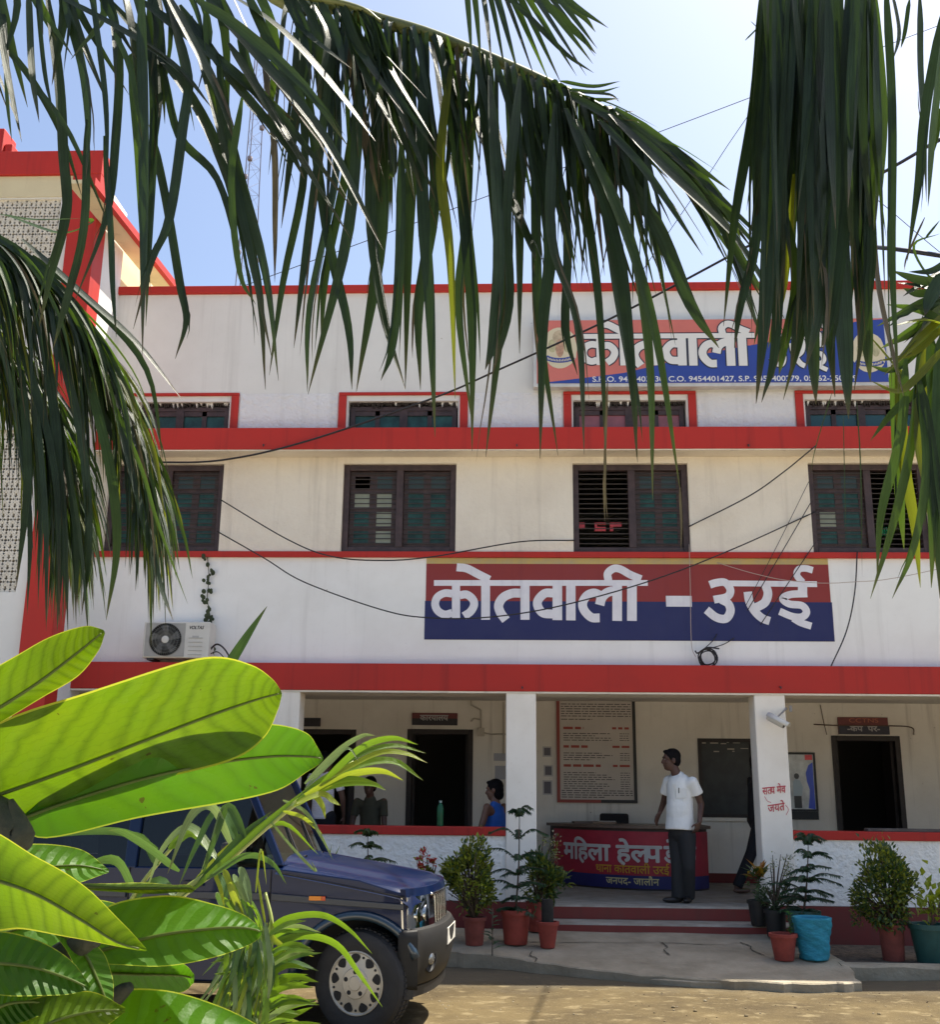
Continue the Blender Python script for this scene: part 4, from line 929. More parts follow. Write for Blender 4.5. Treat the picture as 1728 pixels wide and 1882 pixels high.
# ------------------------------------------------------------------ people
def cone(b,p0,r0,p1,r1,n=16,e0=True,e1=True,flat=None):
    p0=V(p0);p1=V(p1); d=(p1-p0); L=d.length; d=d/L if L>1e-6 else V((0,0,1))
    u=d.orthogonal().normalized(); v=d.cross(u)
    pr=[]
    if e0: pr+=[(-r0*cos(a),r0*sin(a)) for a in (.15,.5,.9,1.25)]
    else: pr+=[(0,r0*.02)]
    pr+=[(0,r0),(L,r1)]
    if e1: pr+=[(L+r1*cos(a),r1*sin(a)) for a in (1.25,.9,.5,.15)]
    else: pr+=[(L,r1*.02)]
    rings=[]
    for z,r in pr:
        c=p0+d*z; ring=[]
        for k in range(n):
            o=u*cos(2*pi*k/n)*r+v*sin(2*pi*k/n)*r
            if flat:
                ax=V(flat[0]).normalized(); o=o+ax*o.dot(ax)*(flat[1]-1)
            ring.append(c+o)
        rings.append(ring)
    b.loft(rings)
def ell(b,c,rx,ry,rz,ax=None,n=18):
    # ellipsoid; ax = (forward,left,up)
    c=V(c); f,l,u=ax or (V((1,0,0)),V((0,1,0)),V((0,0,1))); rings=[]
    for j in range(1,12):
        t=-pi/2+pi*j/12; rings.append([c+f*rx*cos(t)*cos(2*pi*k/n)+l*ry*cos(t)*sin(2*pi*k/n)+u*rz*sin(t) for k in range(n)])
    b.loft(rings)
def fuse(b,name,m,parent,vox=.009,it=4):
    me=bpy.data.meshes.new('tmp'); me.from_pydata(b.v,[],b.f); o=bpy.data.objects.new('tmp',me); COL.objects.link(o)
    bm=bmesh.new(); bm.from_mesh(me); bmesh.ops.recalc_face_normals(bm,faces=bm.faces); bm.to_mesh(me); bm.free()
    r=o.modifiers.new('r','REMESH'); r.mode='VOXEL'; r.voxel_size=vox; r.use_smooth_shade=True
    s=o.modifiers.new('s','SMOOTH'); s.iterations=it; s.factor=.5
    dg=bpy.context.evaluated_depsgraph_get(); me2=bpy.data.meshes.new_from_object(o.evaluated_get(dg)); bpy.data.objects.remove(o)
    me2.materials.clear(); me2.materials.append(m); me2.name=name
    me2.polygons.foreach_set('use_smooth',[True]*len(me2.polygons))
    ob=bpy.data.objects.new(name,me2); COL.objects.link(ob)
    if parent: ob.parent=parent; ob.matrix_parent_inverse=Matrix.Translation(-parent.location)
    return ob
def head(b,c,f,s=1.,up=V((0,0,1))):
    f=V(f).normalized(); l=up.cross(f).normalized(); u=f.cross(l).normalized(); A=(f,l,u); P=lambda x,y,z:c+(f*x+l*y+u*z)*s
    ell(b,P(-.012,0,.03),.098*s,.076*s,.092*s,A); ell(b,P(.03,0,-.045),.066*s,.060*s,.078*s,A)
    ell(b,P(.055,0,-.088),.032*s,.034*s,.026*s,A)                      # chin
    cone(b,P(.085,0,.02),.010*s,P(.104,0,-.022),.016*s,8); ell(b,P(.094,0,-.028),.016*s,.020*s,.011*s,A)   # nose
    cone(b,P(.080,-.045,.034),.011*s,P(.080,.045,.034),.011*s,8)       # brow
    ell(b,P(.082,0,-.056),.016*s,.026*s,.008*s,A); ell(b,P(.078,0,-.068),.016*s,.022*s,.008*s,A)          # lips
    for q in (-1,1):
        ell(b,P(-.012,q*.078,-.01),.022*s,.010*s,.034*s,A); ell(b,P(.055,q*.040,-.025),.028*s,.022*s,.02*s,A)
    return P,A
def eyes(P,s,parent):
    b=MB()
    for q in (-1,1): ell(b,P(.080,q*.030,.010),.010*s,.014*s,.008*s,None,10)
    return b.build('eyes',mat('eye',(.25,.23,.22),.2),parent,smooth=True)
def hair(P,A,s,m,parent,long=0.):
    b=MB(); ell(b,P(-.022,0,.046),.100*s,.084*s,.090*s,A); ell(b,P(-.05,0,-.0),.066*s,.080*s,.085*s,A); ell(b,P(.045,0,.098),.042*s,.056*s,.022*s,A)
    for q in (-1,1): ell(b,P(.012,q*.070,.03),.022*s,.012*s,.034*s,A)
    if long: ell(b,P(-.05,0,-.05-long*.4),.062*s,.078*s,(.06+long*.5)*s,A)
    return fuse(b,'hair',m,parent,.007,2)
def hand(b,w,d,nrm,s=1.,curl=.6,thumb=1):
    # palm from the wrist w along d; nrm points out of the back of the hand; fingers bend towards -nrm
    d=V(d).normalized(); nrm=(V(nrm)-d*V(nrm).dot(d)).normalized(); l=nrm.cross(d).normalized()
    cone(b,w,.026*s,w+d*.03*s,.030*s,10,flat=(nrm,.6)); cone(b,w+d*.03*s,.036*s,w+d*.075*s,.038*s,12,flat=(nrm,.45))
    for k,(o,L) in enumerate(((-.030,.070),(-.010,.080),(.010,.076),(.029,.060))):
        p=w+d*.085*s+l*o*s; a=curl*(.6+.12*k); dd=d
        for j,fr in enumerate((.45,.32,.23)):
            ang=a*(j+.6)*.62; dd=(d*cos(ang)-nrm*sin(ang)).normalized(); q=p+dd*L*fr*s; cone(b,p,(.0098-.0012*j)*s,q,(.0088-.0012*j)*s,8); p=q
    p=w+d*.03*s-l*thumb*.028*s; q=p+(d*.6-l*thumb*.7-nrm*.35).normalized()*.042*s; cone(b,p,.013*s,q,.0105*s,8); cone(b,q,.0105*s,q+(d*.95-l*thumb*.12-nrm*.35).normalized()*.03*s,.009*s,8)

# man in the white shirt
MY=13.33
J=lambda px,py,dy=0: at(px,py,MY+dy)
MAN=thing('person',(J(1252,1655).x,MY,ZF),'man in a white short sleeved shirt and dark trousers standing before the desk, looking left','person')
fd=V((-sin(radians(38)),-cos(radians(38)),0)); ld=V((cos(radians(38)),-sin(radians(38)),0)); UPZ=V((0,0,1))
hc=J(1233.5,1396.5); nb=J(1246,1424,.0)
shL,shR=J(1273,1437,-.12),J(1229,1435,.13); elL,wrL=J(1289,1477,-.06),J(1286,1510,-.20); elR,wrR=J(1221,1472,.24),J(1213,1493,.06)
ch=J(1250,1450,0); be=J(1250,1490,-.01); pe=J(1252,1526,0); hL,hR=J(1263,1540,-.06),J(1245,1540,.08); kL,kR=J(1266,1594,-.10),J(1246,1594,.0); aL,aR=J(1266,1644,.02),J(1246,1648,.0)
aL.z=aR.z=ZF+.085
b=MB(); P,A=head(b,hc,V((-1,-.12,-.04)),1.02)
cone(b,hc+V((.025,0,-.07)),.052,nb+V((0,0,-.03)),.062,14); cone(b,nb+V((0,0,-.03)),.06,ch,.12,16,flat=(fd,.75)); cone(b,ch,.13,be,.13,16,flat=(fd,.8)); cone(b,be,.13,pe,.105,16)
for s_,e_,w_ in ((shL,elL,wrL),(shR,elR,wrR)):
    cone(b,ch.lerp(s_,.6),.05,s_,.045,12); cone(b,s_,.045,e_,.039,12); cone(b,e_,.040,w_,.027,12)
hand(b,wrL,(J(1279,1530,-.18)-wrL),V((.6,-.7,.2)),1.0,.95,1); hand(b,wrR,(J(1206,1508,.08)-wrR),V((-.2,.4,.9)),1.0,.8,-1)
for h_,k_,a_ in ((hL,kL,aL),(hR,kR,aR)): cone(b,h_,.085,k_,.055,12); cone(b,k_,.055,a_,.038,12)
body=fuse(b,'body',SKIN,MAN,.0065,2)
eyes(P,1.02,MAN); hair(P,A,1.02,HAIR,MAN)
SHIRT=mat('white_cotton',(.86,.86,.83),.8,.03,6,.8,7,bdist=.035,stretch=(1.3,1.3,.55)); TR=mat('charcoal_trousers',(.020,.020,.021),.8,.15,8,.5,12,bdist=.02,stretch=(1,1,.4)); SHOE=mat('dark_leather',(.022,.017,.015),.45)
b=MB(); hem=J(1250,1525,-.02)
cone(b,nb+V((.01,0,-.035)),.085,ch+V((0,0,.03)),.15,20,flat=(fd,.72)); cone(b,ch.lerp(shL,.2),.10,shL.lerp(ch,.06)-UPZ*.002,.066,16); cone(b,ch.lerp(shR,.2),.10,shR.lerp(ch,.06)-UPZ*.002,.066,16)
cone(b,ch+V((0,0,.03)),.158,be,.160,22,flat=(fd,.86)); ell(b,be+fd*.018+V((0,0,.0)),.135,.158,.24,(fd,ld,UPZ)); cone(b,be,.162,hem,.178,22,True,False,(fd,.84))
for s_,e_,t_ in ((shL,elL,.56),(shR,elR,.62)): cone(b,s_,.065,s_.lerp(e_,t_),.074,16,True,False)
fuse(b,'shirt',SHIRT,MAN,.009,3)
# collar, placket, pocket with a pen
b=MB()
for q in (-1,1):
    r0=nb+fd*.045+ld*q*.012+V((0,0,-.035)); r1=nb+ld*q*.078+fd*.01+V((0,0,.028)); r2=nb-fd*.055+ld*q*.02+V((0,0,.035)); tipc=nb+fd*.095+ld*q*.055+V((0,0,-.055))
    b.loft([[r0,r1,r2],[tipc,r1+ld*q*.022+fd*.03+V((0,0,-.045)),r2+ld*q*.01-fd*.02+V((0,0,-.03))]],0,False,False,False)
o=b.build('collar',SHIRT,MAN,smooth=True); sm=o.modifiers.new('s','SOLIDIFY'); sm.thickness=.006
def onchest(u,z):   # point on the shirt front
    return ch+fd*(.158*.86*sqrt(max(0.,1-(u/.165)**2))+.012)+ld*u+V((0,0,z))
b=MB()
for k in range(8): 
    p=onchest(.0,.03-.055*k); b.obox(p,ld*.016,V((0,0,.027)),fd*.003)
b.build('placket',SHIRT,MAN)
pk=onchest(.085,-.045); b=MB(); b.obox(pk-fd*.004,ld*.05-fd*.022,V((0,0,.055)),fd*.003); b.build('pocket',SHIRT,MAN)
b=MB(); b.bar(pk+V((0,0,.0))+ld*-.02+fd*.012,pk+V((0,0,.06))+ld*-.02+fd*.008,ld*.004,fd*.003); b.build('pen',BLACK,MAN)
b=MB(); cone(b,pe+V((0,0,.06)),.150,pe,.150,18,flat=(fd,.82))
for h_,k_,a_ in ((hL,kL,aL),(hR,kR,aR)): cone(b,h_+V((0,0,.03)),.108,k_,.077,16); cone(b,k_,.077,a_+V((0,0,-.035)),.073,16,True,False)
fuse(b,'trousers',TR,MAN,.01,3)
b=MB()
for a_,d_ in ((aL,V((-.35,-.9,0))),(aR,V((-.95,-.3,0)))):
    d_=d_.normalized(); l_=V((-d_.y,d_.x,0)); g_=V((a_.x,a_.y,ZF)); ell(b,g_+d_*.06+V((0,0,.032)),.135,.046,.034,(d_,l_,UPZ)); ell(b,g_-d_*.01+V((0,0,.05)),.055,.044,.05,(d_,l_,UPZ))
fuse(b,'shoes',SHOE,MAN,.008,2)

def figure(label,c,fdir,sit,shirt,trous,skin,hcol,scale=1.,lean=0.,long=0.,sleeve=.5,arm=None,hd=None,vox=.012,step=0.):
    # compact adult figure standing or sitting at floor point c, facing fdir
    f=V(fdir).normalized(); l=V((-f.y,f.x,0)); s=scale; c=V(c); T=thing('person',c,label,'person')
    H=lambda x,y,z: c+(f*x+l*y+UPZ*z)*s
    zo=-.42 if sit else 0
    pe=H(0,0,.93+zo); ch=H(lean*.6,0,1.28+zo); nb=H(lean*.9,0,1.45+zo); hc=H(lean*1.1+.02,0,1.60+zo)
    sh=[H(lean*.8,q*.19,1.40+zo) for q in (1,-1)]
    arm=arm or [((.06,.25,1.12),(.16,.22,.92)),((.06,-.25,1.12),(.16,-.22,.92))]
    el=[H(a[0][0]+lean*.5,a[0][1],a[0][2]+zo) for a in arm]; wr=[H(a[1][0]+lean*.5,a[1][1],a[1][2]+zo) for a in arm]
    if sit: kn=[H(.45,q*.11,.52) for q in (1,-1)]; an=[H(.42,q*.11,.08) for q in (1,-1)]
    else: kn=[H(.05+step*.55*q,q*.08,.50) for q in (1,-1)]; an=[H(-.02+step*q*.95,q*.07,.085) for q in (1,-1)]
    hp=[H(0,q*.09,.90+zo) for q in (1,-1)]
    b=MB(); P,A=head(b,hc,hd or f,s)
    cone(b,hc-UPZ*.07*s,.05*s,nb,.058*s); cone(b,nb,.055*s,ch,.11*s,16,flat=(f,.75)); cone(b,ch,.12*s,pe,.12*s,16,flat=(f,.8))
    for q in (0,1):
        cone(b,ch.lerp(sh[q],.5),.06*s,sh[q],.05*s,12); cone(b,sh[q],.046*s,el[q],.037*s,12); cone(b,el[q],.037*s,wr[q],.026*s,12); hand(b,wr[q],(wr[q]-el[q])*.7-UPZ*.05,l*(1 if q==0 else -1),s,.7,1 if q else -1)
        cone(b,hp[q],.085*s,kn[q],.055*s,12); cone(b,kn[q],.055*s,an[q],.038*s,12); ell(b,an[q]+f*.06*s-UPZ*.045*s,.12*s,.045*s,.035*s,(f,l,UPZ))
    fuse(b,'body',skin,T,vox*.8,2); eyes(P,s,T); hair(P,A,s,hcol,T,long)
    b=MB(); cone(b,nb-UPZ*.04*s,.085*s,ch,.135*s,18,flat=(f,.75)); cone(b,ch,.142*s,pe-UPZ*.06*s,.152*s,18,True,False,(f,.82))
    for q in (0,1):
        if sleeve: cone(b,ch.lerp(sh[q],.3),.075*s,sh[q],.050*s,14)
        else: cone(b,ch.lerp(sh[q],.15),.09*s,ch.lerp(sh[q],.62)+UPZ*.015*s,.052*s,14)
        if sleeve: cone(b,sh[q],.051*s,sh[q].lerp(el[q],min(1,sleeve)),.056*s,14,True,False)
        if sleeve>1: cone(b,el[q],.052*s,el[q].lerp(wr[q],.9),.045*s,12,True,False)
    fuse(b,'shirt',shirt,T,vox,3)
    b=MB(); cone(b,pe,.135*s,pe-UPZ*.05*s,.14*s,16,flat=(f,.85))
    for q in (0,1): cone(b,hp[q],.10*s,kn[q],.072*s,14); cone(b,kn[q],.072*s,an[q],.066*s,14,True,False)
    fuse(b,'trousers',trous,T,vox,3)
    return T
# striding man mostly behind the right pillar
KH=mat('khaki_cloth',(.085,.082,.055),.85,.12,7,.4,12,bdist=.02); NAVY=mat('navy_cloth',(.012,.013,.018),.85,.15,7); 
q=atz(1349,1641,ZF); 
figure('person in dark clothes striding away behind the right pillar, one leg showing',(q.x+.36,14.75,ZF),V((1,.25,0)),False,NAVY,NAVY,SKIN2,HAIR,1.0,.03,step=.36,sleeve=1.6)
p=at(683,1478,15.0); figure('man in khaki uniform sitting behind the left low wall, face in shade',(p.x,15.0,ZF+.09),V((-.25,-1,0)),True,KH,KH,SKIN2,HAIR,1.0,.06,sleeve=.6,arm=[((.08,.23,1.09),(.30,.10,1.00)),((.08,-.23,1.09),(.30,-.08,1.00))])
p=at(596,1480,14.2); figure('person in a striped pale shirt standing with back turned at the left low wall',(p.x-.02,14.2,ZF),V((.3,1,0)),False,mat('pale_striped_cotton',(.80,.78,.84),.8,.1,30,.5,8,bdist=.03,stretch=(.2,.2,3)),NAVY,SKIN2,HAIR,.98,.02,sleeve=.6,hd=V((.5,.9,0)))
p=at(908,1480,13.55); VB=mat('blue_vest_cloth',(.012,.10,.42),.7,.1,8)
figure('young person in a bright blue sleeveless vest sitting beside the left pillar',(p.x+.02,13.55,ZF+.05),V((-.75,.45,0)),True,VB,NAVY,mat('tan_skin',(.17,.085,.055),.5,.1,12),HAIR,1.0,.0,long=.015,sleeve=0,hd=V((-.9,.25,-.12)))
for nm,lb,px,Y,z in (('stool','low dark stool under the sitting man in khaki',683,15.0,.0),('stool','low dark stool under the young person in blue',909,13.55,.0)):
    p=at(px,1480,Y); b=MB(); b.box(p.x-.2,p.x+.2,Y-.18,Y+.2,ZF+.36,ZF+.40)
    for sx_ in (-.17,.17):
        for sy_ in (-.15,.17): b.box(p.x+sx_-.02,p.x+sx_+.02,Y+sy_-.02,Y+sy_+.02,ZF,ZF+.36)
    tag(b.build(nm,DARKW),lb,'stool')
# ------------------------------------------------------------------ potted plants
TERRA=mat('painted_terracotta',(.27,.045,.030),.75,.18,9,.2,40); TERRAD=mat('dusty_terracotta',(.22,.055,.04),.85,.2,9)
SOIL=mat('pot_soil',(.05,.037,.026),.95,.4,30,.8,60); BARK=mat('plant_bark',(.085,.062,.042),.85,.25,20)
BLKPOT=mat('black_nursery_pot',(.018,.018,.018),.55,.2,8); GRNPOT=mat('green_pot',(.02,.085,.075),.5,.15,8); BLUPOT=mat('blue_cloth_pot',(.02,.24,.34),.7,.15,10,.7,22,stretch=(1,1,2.2),bdist=.02)
def leafm(n,c,t,var=.35,tw=.35): return mat(n,c,.42,var,22,trans=t,tw=tw,spec=.5)
LB=leafm('bush_leaf',(.15,.175,.022),(.30,.36,.03)); LD=leafm('dark_leaf',(.045,.085,.026),(.07,.16,.03)); LA=leafm('araucaria_leaf',(.028,.075,.035),(.05,.13,.04)); LY=leafm('yellow_leaf',(.36,.24,.03),(.5,.34,.03)); LG=leafm('lime_leaf',(.24,.30,.025),(.4,.5,.03)); LP=leafm('pale_leaf',(.36,.34,.22),(.4,.38,.2)); LR=leafm('red_flower',(.45,.05,.04),(.6,.1,.08))
def on_apron(px,py):
    z=.15
    for _ in range(20):
        p=atz(px,py,z); z=.5*z+.5*(apz(p.y) if p.y<12.5 else .25)
    return p
def pot(t,c,r0,r1,h,m,rim=.014):
    b=MB(); b.lathe([(.001,0),(r0,0),(r0+.004,.01),(r1*.97,h*.86),(r1+rim*.7,h*.865),(r1+rim*.8,h*.995),(r1+rim*.3,h),(r1-.012,h),(r1-.016,h*.88),(.001,h*.879)],c,26); b.build('pot',m,t,auto=35)
    b=MB(); n=20; b.lathe([(.001,h*.90),(r1*.5,h*.905),(r1-.017,h*.888)],c,n); b.build('soil',SOIL,t,smooth=True)
def leaf(b,c,d,nr,L,W,mi=0,fold=.2):
    d=V(d).normalized(); s=d.cross(V(nr)); s=s.normalized() if s.length>1e-5 else d.orthogonal().normalized(); n=s.cross(d)
    o=len(b.v); b.v+=[tuple(p) for p in (c, c+d*L*.45+s*W*.5+n*W*fold, c+d*L-n*L*.08, c+d*L*.45-s*W*.5+n*W*fold, c+d*L*.5)]
    b.f+=[[o,o+1,o+4],[o+1,o+2,o+4],[o+2,o+3,o+4],[o+3,o,o+4]]; b.m+=[mi]*4
def bush(t,c,rx,ry,rz,n,L,W,mats,seed,stem_from,shape=None,wts=None,name='foliage'):
    rnd=random.Random(seed); b=MB(); st=MB(); tips=[]
    for k in range(max(9,n//55)):
        a=rnd.uniform(0,2*pi); u=rnd.uniform(-.7,1); rr=sqrt(max(0,1-u*u))*rnd.uniform(.55,.95)
        e=c+V((rx*rr*cos(a),ry*rr*sin(a),rz*u*.95)); m=stem_from.lerp(e,.5)+V((0,0,rz*.12)); tips.append((e,m)); st.tube(cr([stem_from,m,e],3),[.010,.009,.008,.007,.006,.005,.003],5)
    cl=[(rnd.gauss(0,1),rnd.gauss(0,1),rnd.gauss(0,1)) for _ in range(max(8,n//38))]
    for k in range(n):
        q=rnd.choice(cl); v=V(q).normalized()*(.45+.55*(rnd.random()**.5))+V((rnd.gauss(0,.17),rnd.gauss(0,.17),rnd.gauss(0,.17)))
        if v.length>1.18: v=v.normalized()*1.1
        v=v*(.80+.16*sin(3.1*v.x+seed)+.13*sin(4.3*v.z+2*seed+2.2*v.x))
        if rnd.random()<.06: v=v*1.16+V((0,0,.16*rnd.random()))
        if shape: v=shape(v)
        p=c+V((v.x*rx,v.y*ry,v.z*rz)); d=(v+V((rnd.gauss(0,.5),rnd.gauss(0,.5),.5+rnd.gauss(0,.5))))
        mi=rnd.choices(range(len(mats)),wts)[0] if wts else rnd.randrange(len(mats))
        leaf(b,p,d,V((rnd.gauss(0,.6),rnd.gauss(0,.6)-.3,1)),L*rnd.uniform(.6,1.25),W*rnd.uniform(.7,1.2),mi)
    st.build('stem',BARK,t,smooth=True); return b.build(name,mats,t)
def araucaria(t,base,top,tiers,seed,m=LA):
    rnd=random.Random(seed); st=MB(); lf=MB()
    st.tube(cr([base,base.lerp(top,.5)+V((.012,0,0)),top],4),[.012-.008*k/8 for k in range(9)],6)
    for f,Ln,up,nb in tiers:
        p=base.lerp(top,f); a0=rnd.uniform(0,6)
        for k in range(nb):
            if rnd.random()<.12 and f<.9: continue
            a=a0+2*pi*k/nb+rnd.uniform(-.3,.3); d=V((cos(a),sin(a),rnd.uniform(-.2,.12))); L=Ln*rnd.uniform(.6,1.2)
            P=cr([p,p+d*L*.45+V((0,0,L*up*.75)),p+d*L+V((0,0,L*up*.72-L*.08))],6); st.tube(P,.004,4)
            for i in range(1,len(P)):
                for q in range(3):
                    g=P[i-1].lerp(P[i],q/3); tg=(P[i]-P[i-1]).normalized(); s=tg.cross(UPZ).normalized(); w_=.055*(1-.45*i/len(P))
                    for sg in (-1,1):
                        e=g+s*sg*w_*rnd.uniform(.7,1.1)+tg*.025+V((0,0,-.022+rnd.uniform(-.02,.012)))
                        mdl=(g+e)/2+V((0,0,.008)); hw=tg*.0065
                        o=len(lf.v); lf.v+=[tuple(x) for x in (g-hw,g+hw,mdl+hw,e,mdl-hw)]; lf.f.append([o,o+1,o+2,o+3,o+4]); lf.m.append(0)
    st.build('stem',BARK,t,smooth=True); lf.build('foliage',[m],t)
GP='potted plants along the front of the building'
# left group
p=on_apron(872,1736); t=thing('potted_plant',p,'rounded yellow green bush in a plain terracotta pot beside the car nose','potted plant',GP)
pot(t,p,.085,.112,.27,TERRAD); c=at(862,1616,p.y); bush(t,c,.33,.30,.36,3000,.058,.030,[LB,LD,LG],1,p+V((0,0,.24)),wts=[6,2.5,1.2])
p=on_apron(948,1734); t=thing('potted_plant',p,'tall young araucaria in a large red pot left of the steps','potted plant',GP)
pot(t,p,.115,.150,.33,TERRA); araucaria(t,p+V((0,0,.28)),at(955,1497,p.y),[(.06,.24,.1,6),(.16,.26,.22,6),(.27,.30,.25,6),(.40,.32,.28,5),(.55,.36,.32,5),(.76,.30,.5,4),(.985,.15,.9,6)],2)
p=atz(990,1722,.25); p=V((p.x,12.38,.245)); t=thing('potted_plant',p,'leafy shrub with pale flower tips in a red pot by the left pillar','potted plant',GP)
pot(t,p,.09,.115,.30,TERRA); c=at(1003,1620,p.y); bush(t,c,.24,.21,.28,1200,.075,.032,[LD,LB],3,p+V((0,0,.27)),wts=[3,2]); c=at(1012,1556,p.y)
bush(t,c,.13,.12,.22,150,.035,.020,[LP,LB],4,p+V((0,0,.5)),wts=[3,2],name='flower')
p=on_apron(1007,1741); t=thing('flower_pot',p,'small red pot holding a dark stump on the apron left of the steps','flower pot',GP)
pot(t,p,.068,.108,.25,TERRA); b=MB(); b.lathe([(.001,.22),(.06,.222),(.062,.42),(.055,.46),(.001,.46)],p,14); b.build('stump',mat('dark_stump',(.02,.018,.015),.9,.3,20,.6,30),t,auto=40)
p=on_apron(905,1756); t=thing('small_plant',p,'low broad leaved plant growing on the apron edge before the red pots','plant')
b=MB(); rnd=random.Random(6); st=MB()
for k in range(11):
    a=2*pi*k/11*1.6; z=.06+.035*k; L=.15-.006*k; d=V((cos(a),sin(a),.35)); b0=p+V((0,0,z))
    leaf(b,b0,d,UPZ,L,.062,0,.15)
st.tube([p,p+V((0,0,.44))],.006,5); st.build('stem',BARK,t); b.build('foliage',[leafm('dusty_leaf',(.045,.08,.045),(.08,.14,.05))],t)
# behind the car bonnet
p=V((at(675,1570,11.9).x,11.9,.15)); t=thing('potted_plant',p,'small dark araucaria seen over the car bonnet','potted plant',GP)
pot(t,p,.1,.13,.28,TERRA); araucaria(t,p+V((0,0,.25)),at(676,1533,11.9),[(.45,.32,.2,6),(.66,.34,.22,6),(.84,.26,.35,5),(.98,.12,.7,5)],7,LD)
p=V((at(783,1590,12.0).x,12.0,.2)); t=thing('potted_plant',p,'plant with a red flower head seen over the bonnet front','potted plant',GP)
pot(t,p,.08,.1,.22,TERRA); c=at(784,1583,12.0); bush(t,c,.14,.12,.10,200,.045,.026,[LR,LG],8,p+V((0,0,.2)),wts=[4,1],name='flower'); bush(t,c-V((0,0,.16)),.12,.10,.12,110,.05,.02,[LB],9,p+V((0,0,.2)))
p=V((at(604,1560,12.1).x,12.1,.2)); t=thing('potted_plant',p,'wispy yellow green plant between the windscreen and the dark araucaria','potted plant',GP)
pot(t,p,.08,.1,.22,TERRA); b=MB(); rnd=random.Random(14); c=at(605,1568,12.1)
for k in range(16): leaf(b,c+V((rnd.uniform(-.07,.07),rnd.uniform(-.05,.05),-.12)),V((rnd.gauss(0,.25),rnd.gauss(0,.2),1)),V((0,-1,.2)),rnd.uniform(.12,.24),.014)
b.build('foliage',[LG],t); b=MB(); b.tube([p+V((0,0,.2)),c-V((0,0,.1))],.006,5); b.build('stem',BARK,t)
# right group
p=V((at(1393,1690,12.55).x,12.46,.325)); t=thing('potted_plant',p,'croton with yellow and orange leaves in a black pot by the right pillar','potted plant',GP)
pot(t,p,.085,.115,.26,BLKPOT); c=at(1395,1606,p.y); b=MB(); rnd=random.Random(15)
for k in range(46):
    a=rnd.uniform(0,2*pi); u=rnd.uniform(.1,1.2); leaf(b,c+V((rnd.gauss(0,.05),rnd.gauss(0,.05),rnd.uniform(-.05,.05))),V((cos(a),sin(a),u)),UPZ,rnd.uniform(.10,.19),.045,rnd.choices((0,1,2),(4,3,3))[0])
for k in range(30):
    a=rnd.uniform(0,2*pi); leaf(b,c+V((rnd.gauss(0,.06),rnd.gauss(0,.05),rnd.uniform(-.2,-.04))),V((cos(a),sin(a),rnd.uniform(-.3,.5))),UPZ,rnd.uniform(.10,.17),.045,2)
b.build('foliage',[LY,leafm('orange_leaf',(.32,.13,.025),(.4,.2,.02)),LD],t); b=MB(); b.tube([p+V((0,0,.24)),c],.008,5); b.build('stem',BARK,t)
p=V((at(1425,1708,12.3).x,12.25,.24)); t=thing('potted_plant',p,'spindly shrub with tiny pale leaves in a black pot before the right pillar','potted plant',GP)
pot(t,p,.09,.11,.27,BLKPOT); c=at(1440,1588,p.y); bush(t,c,.17,.14,.27,260,.035,.013,[LP,LB,LD],16,p+V((0,0,.26)),wts=[3,2,2]); c=at(1432,1652,p.y); bush(t,c,.20,.16,.20,500,.06,.022,[LD,leafm('grey_green_leaf',(.07,.10,.06),(.1,.16,.06))],17,p+V((0,0,.26)))
p=V((at(1480,1740,12.0).x,11.98,apz(11.98))); t=thing('potted_plant',p,'araucaria with flat tiers in a green pot behind the blue pot','potted plant',GP)
pot(t,p,.12,.165,.34,GRNPOT); araucaria(t,p+V((0,0,.3)),at(1486,1549,p.y),[(.05,.24,.12,6),(.2,.34,.14,7),(.33,.36,.16,7),(.47,.38,.18,7),(.60,.34,.24,6),(.80,.30,.34,6),(.985,.17,.7,7)],18)
p=on_apron(1497,1762); t=thing('flower_pot',p,'large pot wrapped in twisted turquoise cloth on the apron corner','flower pot',GP)
b=MB(); n=48; rings=[]
for i in range(25):
    z=.385*i/24; r=.135+.055*(i/24)
    ring=[]
    for k in range(n):
        a=2*pi*k/n; rr=r+.006*sin(3*(a+z*9)+.6)+.0035*sin(7*(a+z*13)); ring.append(p+V((rr*cos(a),rr*sin(a),z)))
    rings.append(ring)
for dz,dr in ((.388,-.012),(.37,-.02),(.34,-.022)):
    rings.append([p+V(((.19+dr)*cos(2*pi*k/n),(.19+dr)*sin(2*pi*k/n),dz)) for k in range(n)])
b.loft(rings); b.build('pot',BLUPOT,t,smooth=True)
b=MB(); b.lathe([(.001,.347),(.1,.35),(.166,.342)],p,20); b.build('soil',SOIL,t,smooth=True)
p=on_apron(1442,1764); t=thing('potted_plant',p,'small red pot with a green seedling just left of the turquoise pot','potted plant',GP)
pot(t,p,.088,.128,.245,TERRA); b=MB(); rnd=random.Random(20); c=p+V((.075,0,.24))
for k in range(40): z=rnd.uniform(0,.20); a=rnd.uniform(0,6.3); leaf(b,c+V((0,0,z)),V((cos(a),sin(a),.4)),UPZ,.055,.022)
b.build('foliage',[leafm('fresh_leaf',(.035,.13,.025),(.07,.28,.03))],t); b=MB(); b.tube([c-V((0,0,.03)),c+V((0,0,.21))],.004,5); b.build('stem',BARK,t)
p=V((at(1641,1760,11.75).x,11.72,.10)); t=thing('potted_plant',p,'dense green bush with dangling side shoots in a terracotta pot at right','potted plant',GP)
pot(t,p,.10,.125,.34,TERRAD); c=at(1625,1634,p.y); bush(t,c,.37,.34,.39,3200,.060,.030,[LB,LD],21,p+V((0,0,.32)),wts=[3,3]); c=at(1586,1668,p.y); bush(t,c,.13,.12,.16,180,.045,.02,[LD,LB],22,p+V((0,0,.32)))
